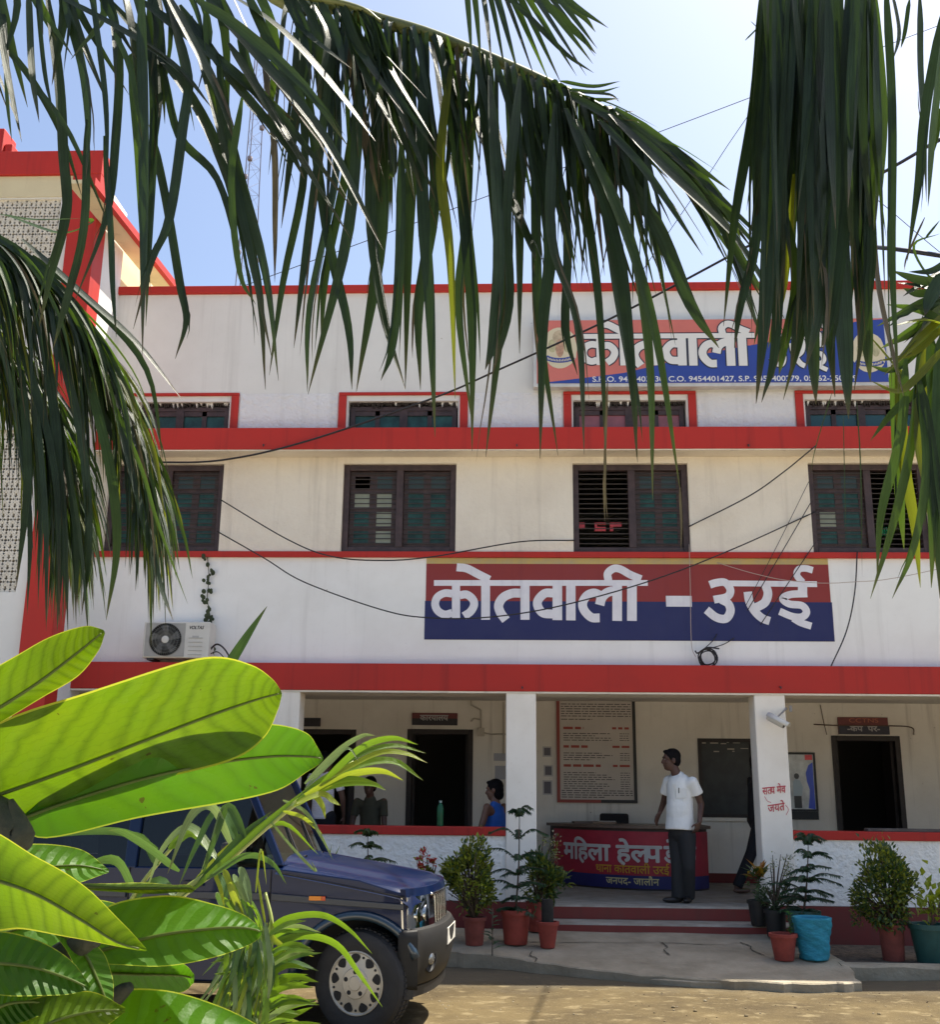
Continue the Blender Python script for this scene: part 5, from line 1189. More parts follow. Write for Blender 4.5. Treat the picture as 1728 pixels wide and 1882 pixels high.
p=V((at(1714,1765,11.6).x,11.62,.10)); t=thing('potted_plant',p,'yellow green large leaved plant in a dark green pot at the right edge','potted plant',GP)
pot(t,p,.13,.185,.36,GRNPOT); b=MB(); rnd=random.Random(23); c=at(1716,1660,p.y)
for k in range(120):
    v=V((rnd.gauss(0,.11),rnd.gauss(0,.10),rnd.gauss(0,.12))); leaf(b,c+v,V((v.x*4+rnd.gauss(0,.4),v.y*4-.3,.4+rnd.gauss(0,.4))),V((rnd.gauss(0,.4),-.5,1)),rnd.uniform(.07,.13),.06,rnd.choices((0,1),(4,2))[0])
b.build('foliage',[LG,LB],t); b=MB()
for dx in (-.05,.0,.06): b.tube(cr([p+V((0,0,.33)),c+V((dx*.5,0,-.15)),c+V((dx,0,.02))],4),.007,5)
b.build('stem',BARK,t)

# ------------------------------------------------------------------ parked car
CO=atz(650,1908,0); ca=radians(3.3); CHx=V((cos(ca),-sin(ca),0)); CLx=V((sin(ca),cos(ca),0))
MC=Matrix(((CHx.x,CLx.x,0,CO.x),(CHx.y,CLx.y,0,CO.y),(0,0,1,0),(0,0,0,1)))
CAR=thing('parked_car',CO,'dark blue square bodied off road car parked before the porch, nose to the right','car')
PAINT=mat('blue_car_paint',(.0008,.0085,.042),.30,.0,metal=.0,spec=.15,coat=.40); TRIM=mat('grey_blue_trim',(.03,.035,.045),.4); PLAS=mat('grey_bumper',(.016,.0155,.015),.55,.15,8,spec=.25); CHR=mat('chrome',(.55,.54,.52),.12,metal=1.); RUB=mat('tyre_rubber',(.016,.016,.017),.75,.25,12,.3,50); HUBM=mat('silver_hubcap',(.42,.39,.33),.38,.05,9,metal=.35); DRK=mat('dark_recess',(.006,.006,.007),.7); SEATM=mat('seat_cloth',(.03,.03,.032),.85)
GLS=glassm('car_glass',(.66,.90,.84),.42); SGL=glassm('side_glass',(.10,.12,.12),.0)
def cb(b,name,m,par=CAR,**k): b.xf(MC); return b.build(name,m,par,**k)
CW=1.66
def arc(cx,cz,r,a0,a1,n=14): return [(cx+r*cos(a0+(a1-a0)*k/n),cz+r*sin(a0+(a1-a0)*k/n)) for k in range(n+1)]
WB=2.68
prof=[(-3.62,.42),(-3.62,1.10),(-.62,1.115),(.0,1.045),(.34,.95),(.36,.72),(.40,.60)]
prof+=[q for q in arc(0,.34,.46,radians(28),radians(178))][0:]
prof+=[(-.50,.34),(-WB+.5,.34)]+arc(-WB,.34,.46,radians(2),radians(178))+[(-WB-.5,.38)]
b=MB(); b.prism([(x,.02,z) for x,z in prof[::-1]],(0,CW-.04,0)); body=cb(b,'body',PAINT,bevel=.02)
# bonnet
rings=[]
for i in range(15):
    t=i/14; x=-.62+t*.98; ze=1.125-.145*t-.02*t*t; row=[]
    for k in range(25):
        y=CW*k/24; u=abs(y-CW/2)/(CW/2); xx=x+(.11*(1-u*u))*t**2
        dz=.055*(1-u**2)*(1-.1*t)+ (.018 if u<.62 else 0)*(1 if u<.56 else (.62-u)/.06) - .05*max(0,(u-.93)/.07)**2
        row.append((xx,y,ze+dz-(.035*max(0,(t-.9)/.1)**2)))
    rings.append(row)
rings.append([(x+.02,y,z-.06) for x,y,z in rings[-1]])
b=MB(); b.loft(rings,0,False,False,False); cb(b,'bonnet',PAINT,smooth=True)
b=MB(); b.bar((-.60,.012,1.085),(.33,.012,.93),(0,.004,0),(0,0,.005)); cb(b,'panel_gap',DRK)
for xx in (-.655,-1.72):
    b=MB(); b.box(xx,xx+.007,.011,.019,.45,1.1); cb(b,'panel_gap',DRK)
b=MB()
for x0,x1 in ((-3.5,-1.73),(-1.705,-.66)): b.box(x0,x1,.000,.0195,.895,.945)
b.prism([(-.64,.0,.893),(.33,.0,.845),(.33,.0,.885),(-.64,.0,.943)],(0,.0195,0)); cb(b,'side_moulding',TRIM,bevel=.005)
b=MB(); b.box(-.36,-.27,-.006,-.0005,.90,.93,0); b.box(-.2695,-.24,-.006,-.0005,.90,.93,1); cb(b,'indicator',[mat('amber_lens',(.62,.20,.01),.25),mat('red_amber_lens',(.5,.07,.01),.25)],bevel=.003)
# flares and mud liners
for cx in (0,-WB):
    b=MB(); b.tube([(x,.0,z) for x,z in arc(cx,.34,.465,radians(24 if cx==0 else 8),radians(172),22)],.032,8); cb(b,'wheel_flare',mat('flare_paint',(.012,.03,.05),.3,coat=.6),smooth=True)
# front end in plan
def FX(y): u=(y-CW/2)/(CW/2); return .325+.165*(1-abs(u)**2.6)
def strip(name,m,y0,y1,z0,z1,o0=0,o1=0,n=20,th=.03,par=CAR):
    b=MB(); rings=[]
    for k in range(n+1):
        y=y0+(y1-y0)*k/n; x=FX(y); rings.append([(x+o0,y,z0),(x+o1,y,z1),(x+o1-th,y,z1),(x+o0-th,y,z0)])
    b.loft(rings); return cb(b,name,m,par,auto=30)
strip('front_panel',PAINT,.03,CW-.03,.70,.955,-.02,-.02,30,.05)
strip('bonnet_lip',PAINT,.02,CW-.02,.925,.985,.012,.0,30,.04)
for q in (0,1):
    ya,yb2=(.012,.45) if q==0 else (CW-.45,CW-.012)
    hl=strip('headlight',CHR,ya,yb2,.69,.935,.0,-.015,14,.012)
    ins=(ya+.035,yb2-.02)
    b=MB()
    for cy,rr in (((ins[0]+ins[1])/2+.06,.062),((ins[0]+ins[1])/2-.08,.05)):
        b2=MB(); b2.lathe([(.001,-.03),(rr*.5,-.02),(rr,.012),(rr*.9,.014),(.001,.0)],(0,0,0),18); b2.xf(Matrix.Translation((FX(cy)+.004,cy,.80)) @ Matrix.Rotation(pi/2,4,'Y')); b.loft  # reflector bowls
        o=len(b.v); b.v+=b2.v; b.f+=[[i+o for i in f] for f in b2.f]; b.m+=b2.m
    cb(b,'reflector',mat('lamp_bowl',(.75,.75,.74),.1,metal=1.),hl,auto=40)
    strip('lens',glassm('lamp_glass',(.9,.92,.92),.1),ya+.004,yb2-.004,.695,.93,.028,.012,14,.004,hl)
gr=strip('grille',DRK,.47,CW-.47,.705,.92,.004,-.008,18,.02)
b=MB()
for k in range(9):
    y=.51+(CW-1.02)*k/8; x=FX(y); b.prism([(x+.004,y-.018,.715),(x+.004,y+.018,.715),(x-.006,y+.018,.912),(x-.006,y-.018,.912)][::-1],(.022,0,0))
cb(b,'grille_bar',CHR,gr,bevel=.004)
b=MB(); b.tube([(FX(y)+.015,y,.702) for y in [.40+(CW-.8)*k/16 for k in range(17)]],.014,8); b.tube([(FX(y)+.005,y,.925) for y in [.40+(CW-.8)*k/16 for k in range(17)]],.012,8); cb(b,'grille_surround',CHR,gr,smooth=True)
# bumper wraps round to the wheel arch
def bpath(o):
    P=[(.30,-.012-o*.2),(.36,-.008-o*.3),(.42,.015)]
    P+=[(FX(y)+.055+o,y) for y in [.05+(CW-.10)*k/22 for k in range(23)]]
    P+=[(.42,CW-.015),(.36,CW+.008+o*.3),(.30,CW+.012+o*.2)]; return P
lv=[(.33,-.06),(.36,-.03),(.46,.0),(.56,.018),(.655,.022),(.69,.0),(.70,-.05)]
rows=[[ (x,y,z) for x,y in bpath(o)] for z,o in lv]; rows=[[(max(x,.27),y,z) for x,y,z in r] for r in rows]
b=MB(); b.loft(rows[::-1],0,False,False,False); bp=cb(b,'bumper',PLAS,auto=40); sm=bp.modifiers.new('s','SOLIDIFY'); sm.thickness=.02
b=MB(); rows=[[(x-.03,y,z) for x,y in bpath(-.02)] for z in (.26,.325)]; b.loft(rows[::-1],0,False,False,False); o=cb(b,'valance',BLACK,bp); sm=o.modifiers.new('s','SOLIDIFY'); sm.thickness=.02
for y in (.24,CW-.24):
    b=MB(); 
    sgn=1
    c=V((FX(y)+.065,y,.50)); nx=V((1,-.45 if y<.8 else .45,0)).normalized(); ly=V((-nx.y,nx.x,0))
    b.loft([[c+ly*.085*cos(2*pi*k/20)*s+V((0,0,.10*sin(2*pi*k/20)*s))+nx*d for k in range(20)] for s,d in ((1,.012),(.86,.014),(.8,-.004))]); fl=cb(b,'fog_lamp_recess',DRK,bp,smooth=True)
    b=MB(); b.loft([[c+ly*.05*cos(2*pi*k/18)*s+V((0,0,.05*sin(2*pi*k/18)*s))+nx*d for k in range(18)] for s,d in ((1,.010),(.7,.026),(.1,.03))]); cb(b,'fog_lamp',mat('fog_glass',(.25,.26,.27),.08,metal=.7),fl,smooth=True)
b=MB(); x=FX(.83)+.085; b.box(x,x+.008,.58,1.08,.55,.67); cb(b,'number_plate',mat('plate_white',(.60,.58,.52),.5),bp,bevel=.003)
# wheels
def wheel(cx,y,steer,name='wheel'):
    M=MC @ Matrix.Translation((cx,y,.355)) @ Matrix.Rotation(-steer,4,'Z') @ Matrix.Rotation(pi/2,4,'X')
    ty=MB(); ty.lathe([(.205,-.02),(.215,-.005),(.25,.006),(.31,.004),(.338,-.012),(.352,-.045),(.355,-.08),(.355,-.16),(.345,-.20),(.30,-.22),(.21,-.215)],(0,0,0),56); ty.xf(M)
    e=ty.build(name,RUB,CAR,auto=35)
    tr=MB()
    for k in range(60):
        a=2*pi*k/60
        for z0,z1 in ((-.055,-.10),(-.115,-.165)): 
            c=V((cos(a)*.356,sin(a)*.356,(z0+z1)/2)); tr.obox(c,V((cos(a),sin(a),0))*.005,V((-sin(a),cos(a),0))*.012,V((0,0,(z0-z1)/2)))
    tr.xf(M); tr.build('tread',RUB,e)
    hb=MB(); hb.lathe([(.001,.022),(.045,.022),(.05,.016),(.098,.014),(.104,.008),(.15,.0),(.195,-.004),(.206,.004),(.213,.002),(.214,-.02),(.001,-.03)],(0,0,0),54); hb.xf(M); h=hb.build('hubcap',HUBM,e,auto=25)
    d=MB()
    for k in range(9):
        a=2*pi*(k+.3)/9; ca_,sa=cos(a),sin(a); c=V((ca_*.166,sa*.166,.0015))
        pts=[]
        for j in range(14):
            q=2*pi*j/14; r_=.166+.030*cos(q)*(1 if cos(q)>0 else 1.1); t_=.20*sin(q)*(1.0+.35*cos(q)); pts.append(V((cos(a+t_)*r_,sin(a+t_)*r_,.0035 if r_<.166 else .0015)))
        d.add(pts,[list(range(14))])
        a2=a+pi/9; d.lathe([(.001,.0),(.009,.0),(.009,.003),(.001,.003)],(cos(a2)*.178,sin(a2)*.178,.0),10)
    for k in range(5):
        a=2*pi*(k+.25)/5; d.lathe([(.001,.010),(.016,.010),(.016,.0165),(.001,.0165)],(cos(a)*.076,sin(a)*.076,.0),12)
    d.xf(M); d.build('hubcap_opening',DRK,h)
    return e
wheel(0,.01,radians(17)); wheel(-WB,.01,0)
for cx in (0,-WB):
    b=MB(); b.lathe([(.001,0),(.35,0),(.355,.03),(.355,.19),(.34,.21),(.001,.21)],(0,0,0),40); b.xf(Matrix.Translation((cx,CW-.0,.355)) @ Matrix.Rotation(pi/2,4,'X')); cb(b,'wheel',RUB,auto=35)
b=MB(); b.box(-3.4,.25,.30,CW-.3,.28,.86); cb(b,'chassis',DRK)
# cabin
A0n,A0f=V((-.60,.07,1.13)),V((-.60,CW-.07,1.13)); A1n,A1f=V((-.93,.14,1.78)),V((-.93,CW-.14,1.78))
pil=MB()
def pb(a,c,w_=.035,d_=.028): pil.bar(a,c,(w_,0,.0),(0,d_,0))
pb(A0n,A1n,.03,.026); pb(A0f,A1f,.03,.026)
for x in (-1.72,-2.62,-3.55):
    pb(V((x,.04,1.10)),V((x,.13,1.78)),.045); pb(V((x,CW-.04,1.10)),V((x,CW-.13,1.78)),.045)
pil.bar(A1n,V((-3.58,.13,1.79)),(0,.03,0),(0,0,.03)); pil.bar(A1f,V((-3.58,CW-.13,1.79)),(0,.03,0),(0,0,.03)); pil.bar(A1n,A1f,(.03,0,0),(0,0,.025)); pil.bar(A0n+V((.01,0,-.01)),A0f+V((.01,0,-.01)),(.03,0,0),(0,0,.02))
cb(pil,'window_pillar',PAINT,bevel=.008)
b=MB(); rings=[]
for x in (-3.62,-3.5,-1.1,-.95,-.90):
    zz0=1.80 if x<-.93 else 1.785; rings.append([(x,y,zz0+.045*(1-((y-CW/2)/(CW/2))**4)-(.02 if x in(-3.62,-.90) else 0)) for y in [.10+(CW-.2)*k/16 for k in range(17)]])
b.loft(rings[::-1],0,False,False,False); o=cb(b,'roof',PAINT,smooth=True); sm=o.modifiers.new('s','SOLIDIFY'); sm.thickness=.03
b=MB(); b.quad(A0n,A0f,A1f,A1n); cb(b,'windscreen',GLS)
b=MB()
for x0,x1 in ((-1.70,-.66),(-2.60,-1.74),(-3.53,-2.64)):
    for y0,y1 in ((.045,.135),(CW-.045,CW-.135)):
        xa=x1-(.28 if x1==-.66 else 0); b=MB(); b.quad((x0,y0,1.11),(x1,y0,1.11),(xa,y1,1.77),(x0,y1,1.77)); cb(b,'side_window',SGL)
pass
b=MB(); b.box(-1.02,-.63,.12,CW-.12,.98,1.145); cb(b,'dashboard',mat('pale_dash_cover',(.42,.46,.36),.8,.1,6),bevel=.03)
b=MB(); b.tube([(-1.12+.06*sin(2*pi*k/24),1.22+.17*cos(2*pi*k/24),1.16+.17*sin(2*pi*k/24)) for k in range(25)],.013,6); cb(b,'steering_wheel',BLACK,smooth=True)
b=MB()
for y in (.2,.95): b.box(-1.95,-1.45,y,y+.5,.75,.95); b.box(-2.05,-1.92,y,y+.5,.9,1.55)
b.box(-3.0,-2.9,.2,CW-.2,.8,1.5); cb(b,'seat',SEATM,bevel=.04)
b=MB(); b.box(-.98,-.83,-.20,-.02,1.16,1.30); cb(b,'mirror',BLACK,bevel=.03)
for yy in (0,.55):
    b=MB(); b.tube([(-.50,.45+yy,1.18),(-.60,.62+yy,1.16),(-.74,.66+yy,1.42)],.008,5); cb(b,'wiper',BLACK)
b=MB(); b.box(-1.3,-1.15,-.012,.0,.98,1.02); cb(b,'door_handle',BLACK,bevel=.008)
# ------------------------------------------------------------------ foreground foliage
def leaf_mat(name, c, vein, tc, tv, edge, nv=15, tw=.55, rough=.4):
    m=bpy.data.materials.new(name); m.use_nodes=True; nt=m.node_tree; b=nt.nodes['Principled BSDF']; L=nt.links.new; N=nt.nodes.new
    b.inputs['Roughness'].default_value=rough+.08; b.inputs['Specular IOR Level'].default_value=.28
    uv=N('ShaderNodeUVMap'); sp=N('ShaderNodeSeparateXYZ'); L(uv.outputs[0],sp.inputs[0])
    def M(op,a,c=None,d=None):
        n=N('ShaderNodeMath'); n.operation=op
        for i,v in enumerate((a,c,d)):
            if v is None: continue
            if isinstance(v,(int,float)): n.inputs[i].default_value=v
            else: L(v,n.inputs[i])
        return n.outputs[0]
    tc_=N('ShaderNodeTexCoord'); nz=N('ShaderNodeTexNoise'); nz.inputs['Scale'].default_value=28; nz.inputs['Detail'].default_value=4; L(tc_.outputs['Object'],nz.inputs['Vector'])
    nz2=N('ShaderNodeTexNoise'); nz2.inputs['Scale'].default_value=90; nz2.inputs['Detail'].default_value=5; L(tc_.outputs['Object'],nz2.inputs['Vector'])
    u=sp.outputs[0]; v=M('ABSOLUTE',M('SUBTRACT',M('MULTIPLY',sp.outputs[1],2),1))
    ph=M('ADD',M('SUBTRACT',M('MULTIPLY',u,nv),M('MULTIPLY',M('POWER',v,1.4),1.1)),M('MULTIPLY',M('SUBTRACT',nz.outputs['Fac'],.5),.9))
    w=M('ABSOLUTE',M('SUBTRACT',M('FRACT',ph),.5))                       # 0 at the vein
    lat=M('MULTIPLY',M('SMOOTH_MIN',1.0,M('MAXIMUM',0.0,M('SUBTRACT',1.0,M('DIVIDE',w,.26))),.1),M('LESS_THAN',v,.93))
    fine=M('MULTIPLY',nz2.outputs['Fac'],.16)
    mid=M('LESS_THAN',v,.035)
    mask=M('MINIMUM',1.0,M('ADD',M('MAXIMUM',M('MULTIPLY',lat,.5),mid),fine))
    ed=M('GREATER_THAN',v,.965)
    def mix(f,a,c):
        x=N('ShaderNodeMix'); x.data_type='RGBA'; L(f,x.inputs[0])
        for i,q in ((6,a),(7,c)):
            if isinstance(q,tuple): x.inputs[i].default_value=(*q,1)
            else: L(q,x.inputs[i])
        return x.outputs[2]
    nz3=N('ShaderNodeTexNoise'); nz3.inputs['Scale'].default_value=46; nz3.inputs['Detail'].default_value=3; L(tc_.outputs['Object'],nz3.inputs['Vector'])
    spot=M('MULTIPLY',M('GREATER_THAN',nz3.outputs['Fac'],.735),.8)                # small brown blemishes
    cross=M('ABSOLUTE',M('SUBTRACT',M('FRACT',M('ADD',M('MULTIPLY',v,9.),M('MULTIPLY',nz2.outputs['Fac'],1.6))),.5)); mask=M('MINIMUM',1.0,M('ADD',mask,M('MULTIPLY',M('LESS_THAN',cross,.08),.16)))
    big=N('ShaderNodeTexNoise'); big.inputs['Scale'].default_value=9; big.inputs['Detail'].default_value=3; L(tc_.outputs['Object'],big.inputs['Vector'])
    yl=N('ShaderNodeMapRange'); yl.inputs[1].default_value=.45; yl.inputs[2].default_value=.7; yl.inputs[3].default_value=0; yl.inputs[4].default_value=.55; L(big.outputs['Fac'],yl.inputs[0])
    tc=mix(yl.outputs[0],tc,(tc[0]*1.5,tc[1]*1.12,tc[2])); c=mix(spot,c,(.07,.04,.01)); tc=mix(spot,tc,(.05,.03,.005))
    L(mix(ed,mix(mask,c,vein),edge),b.inputs['Base Color'])
    t=N('ShaderNodeBsdfTranslucent'); L(mix(ed,mix(mask,tc,tv),edge),t.inputs[0])
    bp=N('ShaderNodeBump'); bp.inputs['Strength'].default_value=.9; bp.inputs['Distance'].default_value=.003; bp.invert=True; L(M('MAXIMUM',M('SUBTRACT',1.0,M('MULTIPLY',w,2.)),M('MULTIPLY',mid,1.4)),bp.inputs['Height']); L(bp.outputs[0],b.inputs['Normal'])
    mx=N('ShaderNodeMixShader'); mx.inputs[0].default_value=tw; L(b.outputs[0],mx.inputs[1]); L(t.outputs[0],mx.inputs[2]); L(mx.outputs[0],nt.nodes['Material Output'].inputs[0])
    return m
PL1=leaf_mat('frangipani_leaf',(.07,.13,.008),(.04,.065,.006),(.125,.225,.003),(.06,.115,.002),(.36,.38,.03))
PL2=leaf_mat('frangipani_leaf_fresh',(.04,.12,.008),(.06,.14,.012),(.075,.205,.003),(.05,.135,.003),(.30,.36,.03),tw=.5)
def bigleaf(name,st,m,par,arch=.02,nu=44,nvv=14,pet=None):
    # stations: (mid, upper edge, lower edge) photo points with distances (Ym,Yu,Yl), base -> tip
    mid=cr([at(*s[0],s[3][0]) for s in st],nu//(len(st)-1)); up=cr([at(*s[1],s[3][1]) for s in st],nu//(len(st)-1)); lo=cr([at(*s[2],s[3][2]) for s in st],nu//(len(st)-1))
    n=len(mid); b=MB(); rnd=random.Random(len(name)+len(st)); wav=[rnd.uniform(-1,1) for _ in range(6)]
    for i in range(n):
        t=i/(n-1); nr=(up[i]-lo[i]).cross(mid[min(i+1,n-1)]-mid[max(i-1,0)]); nr=nr.normalized() if nr.length>1e-7 else V((0,-1,0))
        if nr.y>0: nr=-nr
        for j in range(2*nvv+1):
            v=(j-nvv)/nvv
            p=mid[i].lerp(up[i],v) if v>=0 else mid[i].lerp(lo[i],-v)
            wd_=(up[i]-lo[i]).length
            p=p+nr*(-wd_*arch*4*(abs(v)-v*v) + wd_*.012*sin(t*16+wav[0]*3+v*2)*abs(v)+wd_*.006*sin(t*95)*abs(v)*(1-abs(v)))
            b.uv[len(b.v)]=(t,j/(2*nvv)); b.v.append(tuple(p))
    w_=2*nvv+1
    for i in range(n-1):
        for j in range(w_-1): a=i*w_+j; b.f.append([a,a+1,a+w_+1,a+w_]); b.m.append(0)
    o=b.build(name,m,par,smooth=True)
    r=MB(); r.tube([p+V((0,-.0012,0)) for p in mid[:-2]],[.0020*(1-.75*i/n)+.0004 for i in range(n-2)],6); r.build('midrib',mat('leaf_midrib',(.10,.14,.02),.5,trans=(.14,.2,.01),tw=.4),o,smooth=True)
    if pet:
        r=MB(); P=cr([mid[0]]+[at(*q) for q in pet],6); r.tube(P,[.0045+.002*k/len(P) for k in range(len(P))],7); r.build('leaf_stalk',mat('leaf_stalk',(.16,.21,.03),.5,.2,20),o,smooth=True)
    return o
FB=V((-.82,1.30,0))
FR=thing('frangipani',FB,'frangipani bush with large backlit green leaves in the lower left foreground','shrub')
BRK=mat('frangipani_bark',(.022,.024,.014),.85,.4,25,.8,40,col2=(.05,.05,.03))
b=MB(); b.tube(cr([FB,V((-.80,1.30,.7)),at(-200,2100,1.32),at(-95,1850,1.3),at(-130,1640,1.28),at(-60,1480,1.26)],6),[.045-.022*k/30 for k in range(31)],20)
b.tube(cr([at(-110,1900,1.31),at(20,1850,1.27),at(110,1755,1.24),at(150,1740,1.22)],6),[.020-.013*(k/18)**1.5 for k in range(19)],18)
b.tube(cr([at(-130,1640,1.28),at(-20,1500,1.24),at(40,1540,1.21),at(20,1470,1.22)],6),[.024-.021*(k/18)**2 for k in range(19)],18)
b.build('trunk',BRK,FR,smooth=True)
# (mid),(upper),(lower),(Ym,Yu,Yl)
bigleaf('leaf',[((-140,1502),(-140,1480),(-140,1524),(1.22,1.21,1.23)),((-30,1470),(-30,1345),(-40,1535),(1.235,1.19,1.26)),((130,1414),(160,1272),(95,1490),(1.25,1.19,1.29)),((270,1360),(290,1228),(270,1440),(1.265,1.20,1.32)),((390,1314),(392,1208),(420,1398),(1.28,1.22,1.32)),((465,1288),(462,1221),(485,1356),(1.29,1.25,1.315)),((500,1278),(500,1247),(509,1310),(1.295,1.28,1.305)),((518,1274),(517,1270),(518,1278),(1.30,1.30,1.30))],PL1,FR,.03,pet=[(-180,1520,1.25),(-120,1600,1.28)])
bigleaf('leaf',[((30,1508),(40,1500),(32,1512),(1.27,1.27,1.27)),((120,1475),(140,1420),(85,1540),(1.29,1.28,1.30)),((260,1432),(270,1370),(250,1503),(1.31,1.28,1.34)),((400,1402),(400,1335),(410,1477),(1.33,1.30,1.36)),((500,1390),(500,1331),(510,1452),(1.345,1.32,1.36)),((560,1390),(561,1345),(562,1420),(1.35,1.34,1.355)),((583,1392),(583,1372),(583,1407),(1.355,1.35,1.357)),((594,1395),(594,1392),(593,1398),(1.36,1.36,1.36))],PL2,FR,.025)
bigleaf('leaf',[((-120,1370),(-120,1345),(-120,1395),(1.16,1.15,1.17)),((-40,1325),(-40,1250),(-30,1345),(1.17,1.14,1.19)),((60,1262),(50,1192),(80,1282),(1.18,1.14,1.21)),((130,1210),(120,1160),(145,1240),(1.19,1.16,1.21)),((170,1178),(160,1150),(180,1198),(1.195,1.18,1.20)),((192,1160),(190,1157),(193,1164),(1.20,1.20,1.20))],PL1,FR,.05,pet=[(-160,1440,1.22)])
bigleaf('leaf',[((-150,1600),(-150,1570),(-150,1630),(1.10,1.10,1.10)),((-40,1610),(-40,1520),(-40,1705),(1.09,1.09,1.10)),((60,1640),(70,1575),(40,1708),(1.08,1.07,1.10)),((150,1690),(160,1632),(130,1722),(1.075,1.07,1.09)),((215,1730),(225,1695),(205,1737),(1.07,1.07,1.08)),((270,1746),(268,1742),(266,1748),(1.07,1.07,1.07))],PL1,FR,.04)
bigleaf('leaf',[((110,1772),(112,1765),(110,1780),(1.22,1.22,1.22)),((200,1742),(190,1668),(180,1772),(1.22,1.26,1.21)),((300,1717),(300,1646),(290,1776),(1.22,1.28,1.20)),((390,1706),(395,1661),(395,1758),(1.22,1.26,1.20)),((440,1704),(443,1678),(446,1742),(1.22,1.24,1.21)),((470,1708),(470,1697),(472,1727),(1.22,1.23,1.22)),((481,1713),(480,1710),(480,1717),(1.22,1.22,1.22))],PL2,FR,.03,pet=[(60,1800,1.23)])
bigleaf('leaf',[((90,1815),(90,1808),(90,1822),(1.26,1.26,1.26)),((180,1790),(180,1752),(180,1828),(1.26,1.24,1.28)),((260,1790),(262,1758),(262,1828),(1.26,1.24,1.28)),((330,1792),(332,1768),(332,1824),(1.26,1.25,1.28)),((357,1797),(357,1790),(356,1806),(1.26,1.26,1.26))],PL2,FR,.03)
bigleaf('leaf',[((60,1990),(60,1975),(60,2005),(1.20,1.20,1.20)),((180,1920),(170,1838),(190,2010),(1.20,1.23,1.18)),((300,1890),(290,1818),(300,1990),(1.20,1.24,1.18)),((420,1905),(410,1850),(420,1980),(1.20,1.23,1.18)),((520,1950),(520,1915),(510,1985),(1.20,1.21,1.19)),((570,1975),(570,1970),(568,1980),(1.20,1.20,1.20))],PL2,FR,.03)
bigleaf('leaf',[((140,1628),(140,1624),(140,1632),(1.30,1.30,1.30)),((220,1632),(220,1622),(220,1640),(1.29,1.33,1.28)),((300,1632),(300,1624),(300,1641),(1.28,1.33,1.27)),((345,1632),(345,1626),(345,1640),(1.28,1.31,1.27)),((358,1634),(357,1630),(356,1638),(1.28,1.28,1.28))],PL1,FR,.02)
bigleaf('leaf',[((-60,1900),(-60,1880),(-60,1920),(1.14,1.14,1.14)),((0,1850),(-5,1800),(10,1890),(1.14,1.16,1.13)),((60,1840),(60,1808),(70,1868),(1.14,1.16,1.13)),((110,1850),(108,1842),(112,1858),(1.14,1.14,1.14))],PL2,FR,.03)
bigleaf('leaf',[((90,1700),(84,1700),(96,1700),(1.17,1.17,1.17)),((150,1745),(122,1745),(180,1740),(1.17,1.15,1.19)),((180,1800),(150,1810),(206,1790),(1.17,1.15,1.19)),((200,1850),(188,1856),(208,1845),(1.17,1.17,1.18)),((206,1866),(204,1868),(208,1864),(1.17,1.17,1.17))],PL2,FR,.03)

bigleaf('leaf',[((-150,1800),(-150,1790),(-150,1810),(1.33,1.33,1.33)),((-60,1740),(-60,1690),(-50,1790),(1.34,1.36,1.32)),((60,1700),(70,1650),(60,1752),(1.36,1.39,1.33)),((170,1690),(180,1652),(172,1730),(1.38,1.41,1.35)),((250,1700),(255,1678),(248,1722),(1.40,1.41,1.38)),((290,1712),(290,1709),(290,1715),(1.41,1.41,1.41))],PL2,FR,.03)
bigleaf('leaf',[((-160,1980),(-160,1970),(-160,1990),(1.36,1.36,1.36)),((-60,1900),(-60,1840),(-40,1950),(1.37,1.40,1.34)),((60,1840),(60,1780),(80,1900),(1.38,1.41,1.35)),((160,1810),(160,1765),(175,1860),(1.40,1.43,1.37)),((250,1805),(252,1782),(255,1830),(1.42,1.43,1.40)),((290,1810),(290,1807),(290,1813),(1.43,1.43,1.43))],PL2,FR,.03)
bigleaf('leaf',[((-150,1700),(-150,1690),(-150,1710),(1.45,1.45,1.45)),((-60,1640),(-60,1580),(-50,1690),(1.46,1.49,1.43)),((50,1600),(50,1550),(60,1650),(1.48,1.51,1.45)),((140,1590),(145,1560),(145,1622),(1.50,1.52,1.48)),((200,1600),(200,1597),(200,1603),(1.52,1.52,1.52))],PL2,FR,.03)
bigleaf('leaf',[((-120,1790),(-120,1780),(-120,1800),(1.15,1.15,1.15)),((-40,1770),(-40,1715),(-30,1825),(1.14,1.16,1.12)),((50,1775),(55,1722),(50,1830),(1.135,1.155,1.115)),((120,1795),(125,1760),(115,1828),(1.13,1.14,1.12)),((165,1815),(167,1811),(164,1819),(1.13,1.13,1.13))],PL2,FR,.03)
bigleaf('leaf',[((-60,2000),(-60,1990),(-60,2010),(1.12,1.12,1.12)),((10,1930),(-5,1870),(40,1985),(1.12,1.14,1.10)),((90,1880),(85,1828),(110,1935),(1.12,1.14,1.10)),((170,1858),(168,1822),(180,1895),(1.12,1.13,1.11)),((230,1855),(230,1851),(230,1859),(1.12,1.12,1.12))],PL1,FR,.03)
b=MB(); b.tube(cr([at(-60,2050,1.20),at(-10,1900,1.19),at(60,1800,1.18),at(150,1735,1.17),at(180,1728,1.165)],6),[.022-.016*(k/24)**1.4 for k in range(25)],18); b.tube(cr([at(60,2020,1.24),at(140,1900,1.23),at(215,1830,1.22),at(240,1812,1.215)],6),[.015-.010*(k/18)**1.4 for k in range(19)],16); b.build('branch',BRK,FR,smooth=True)
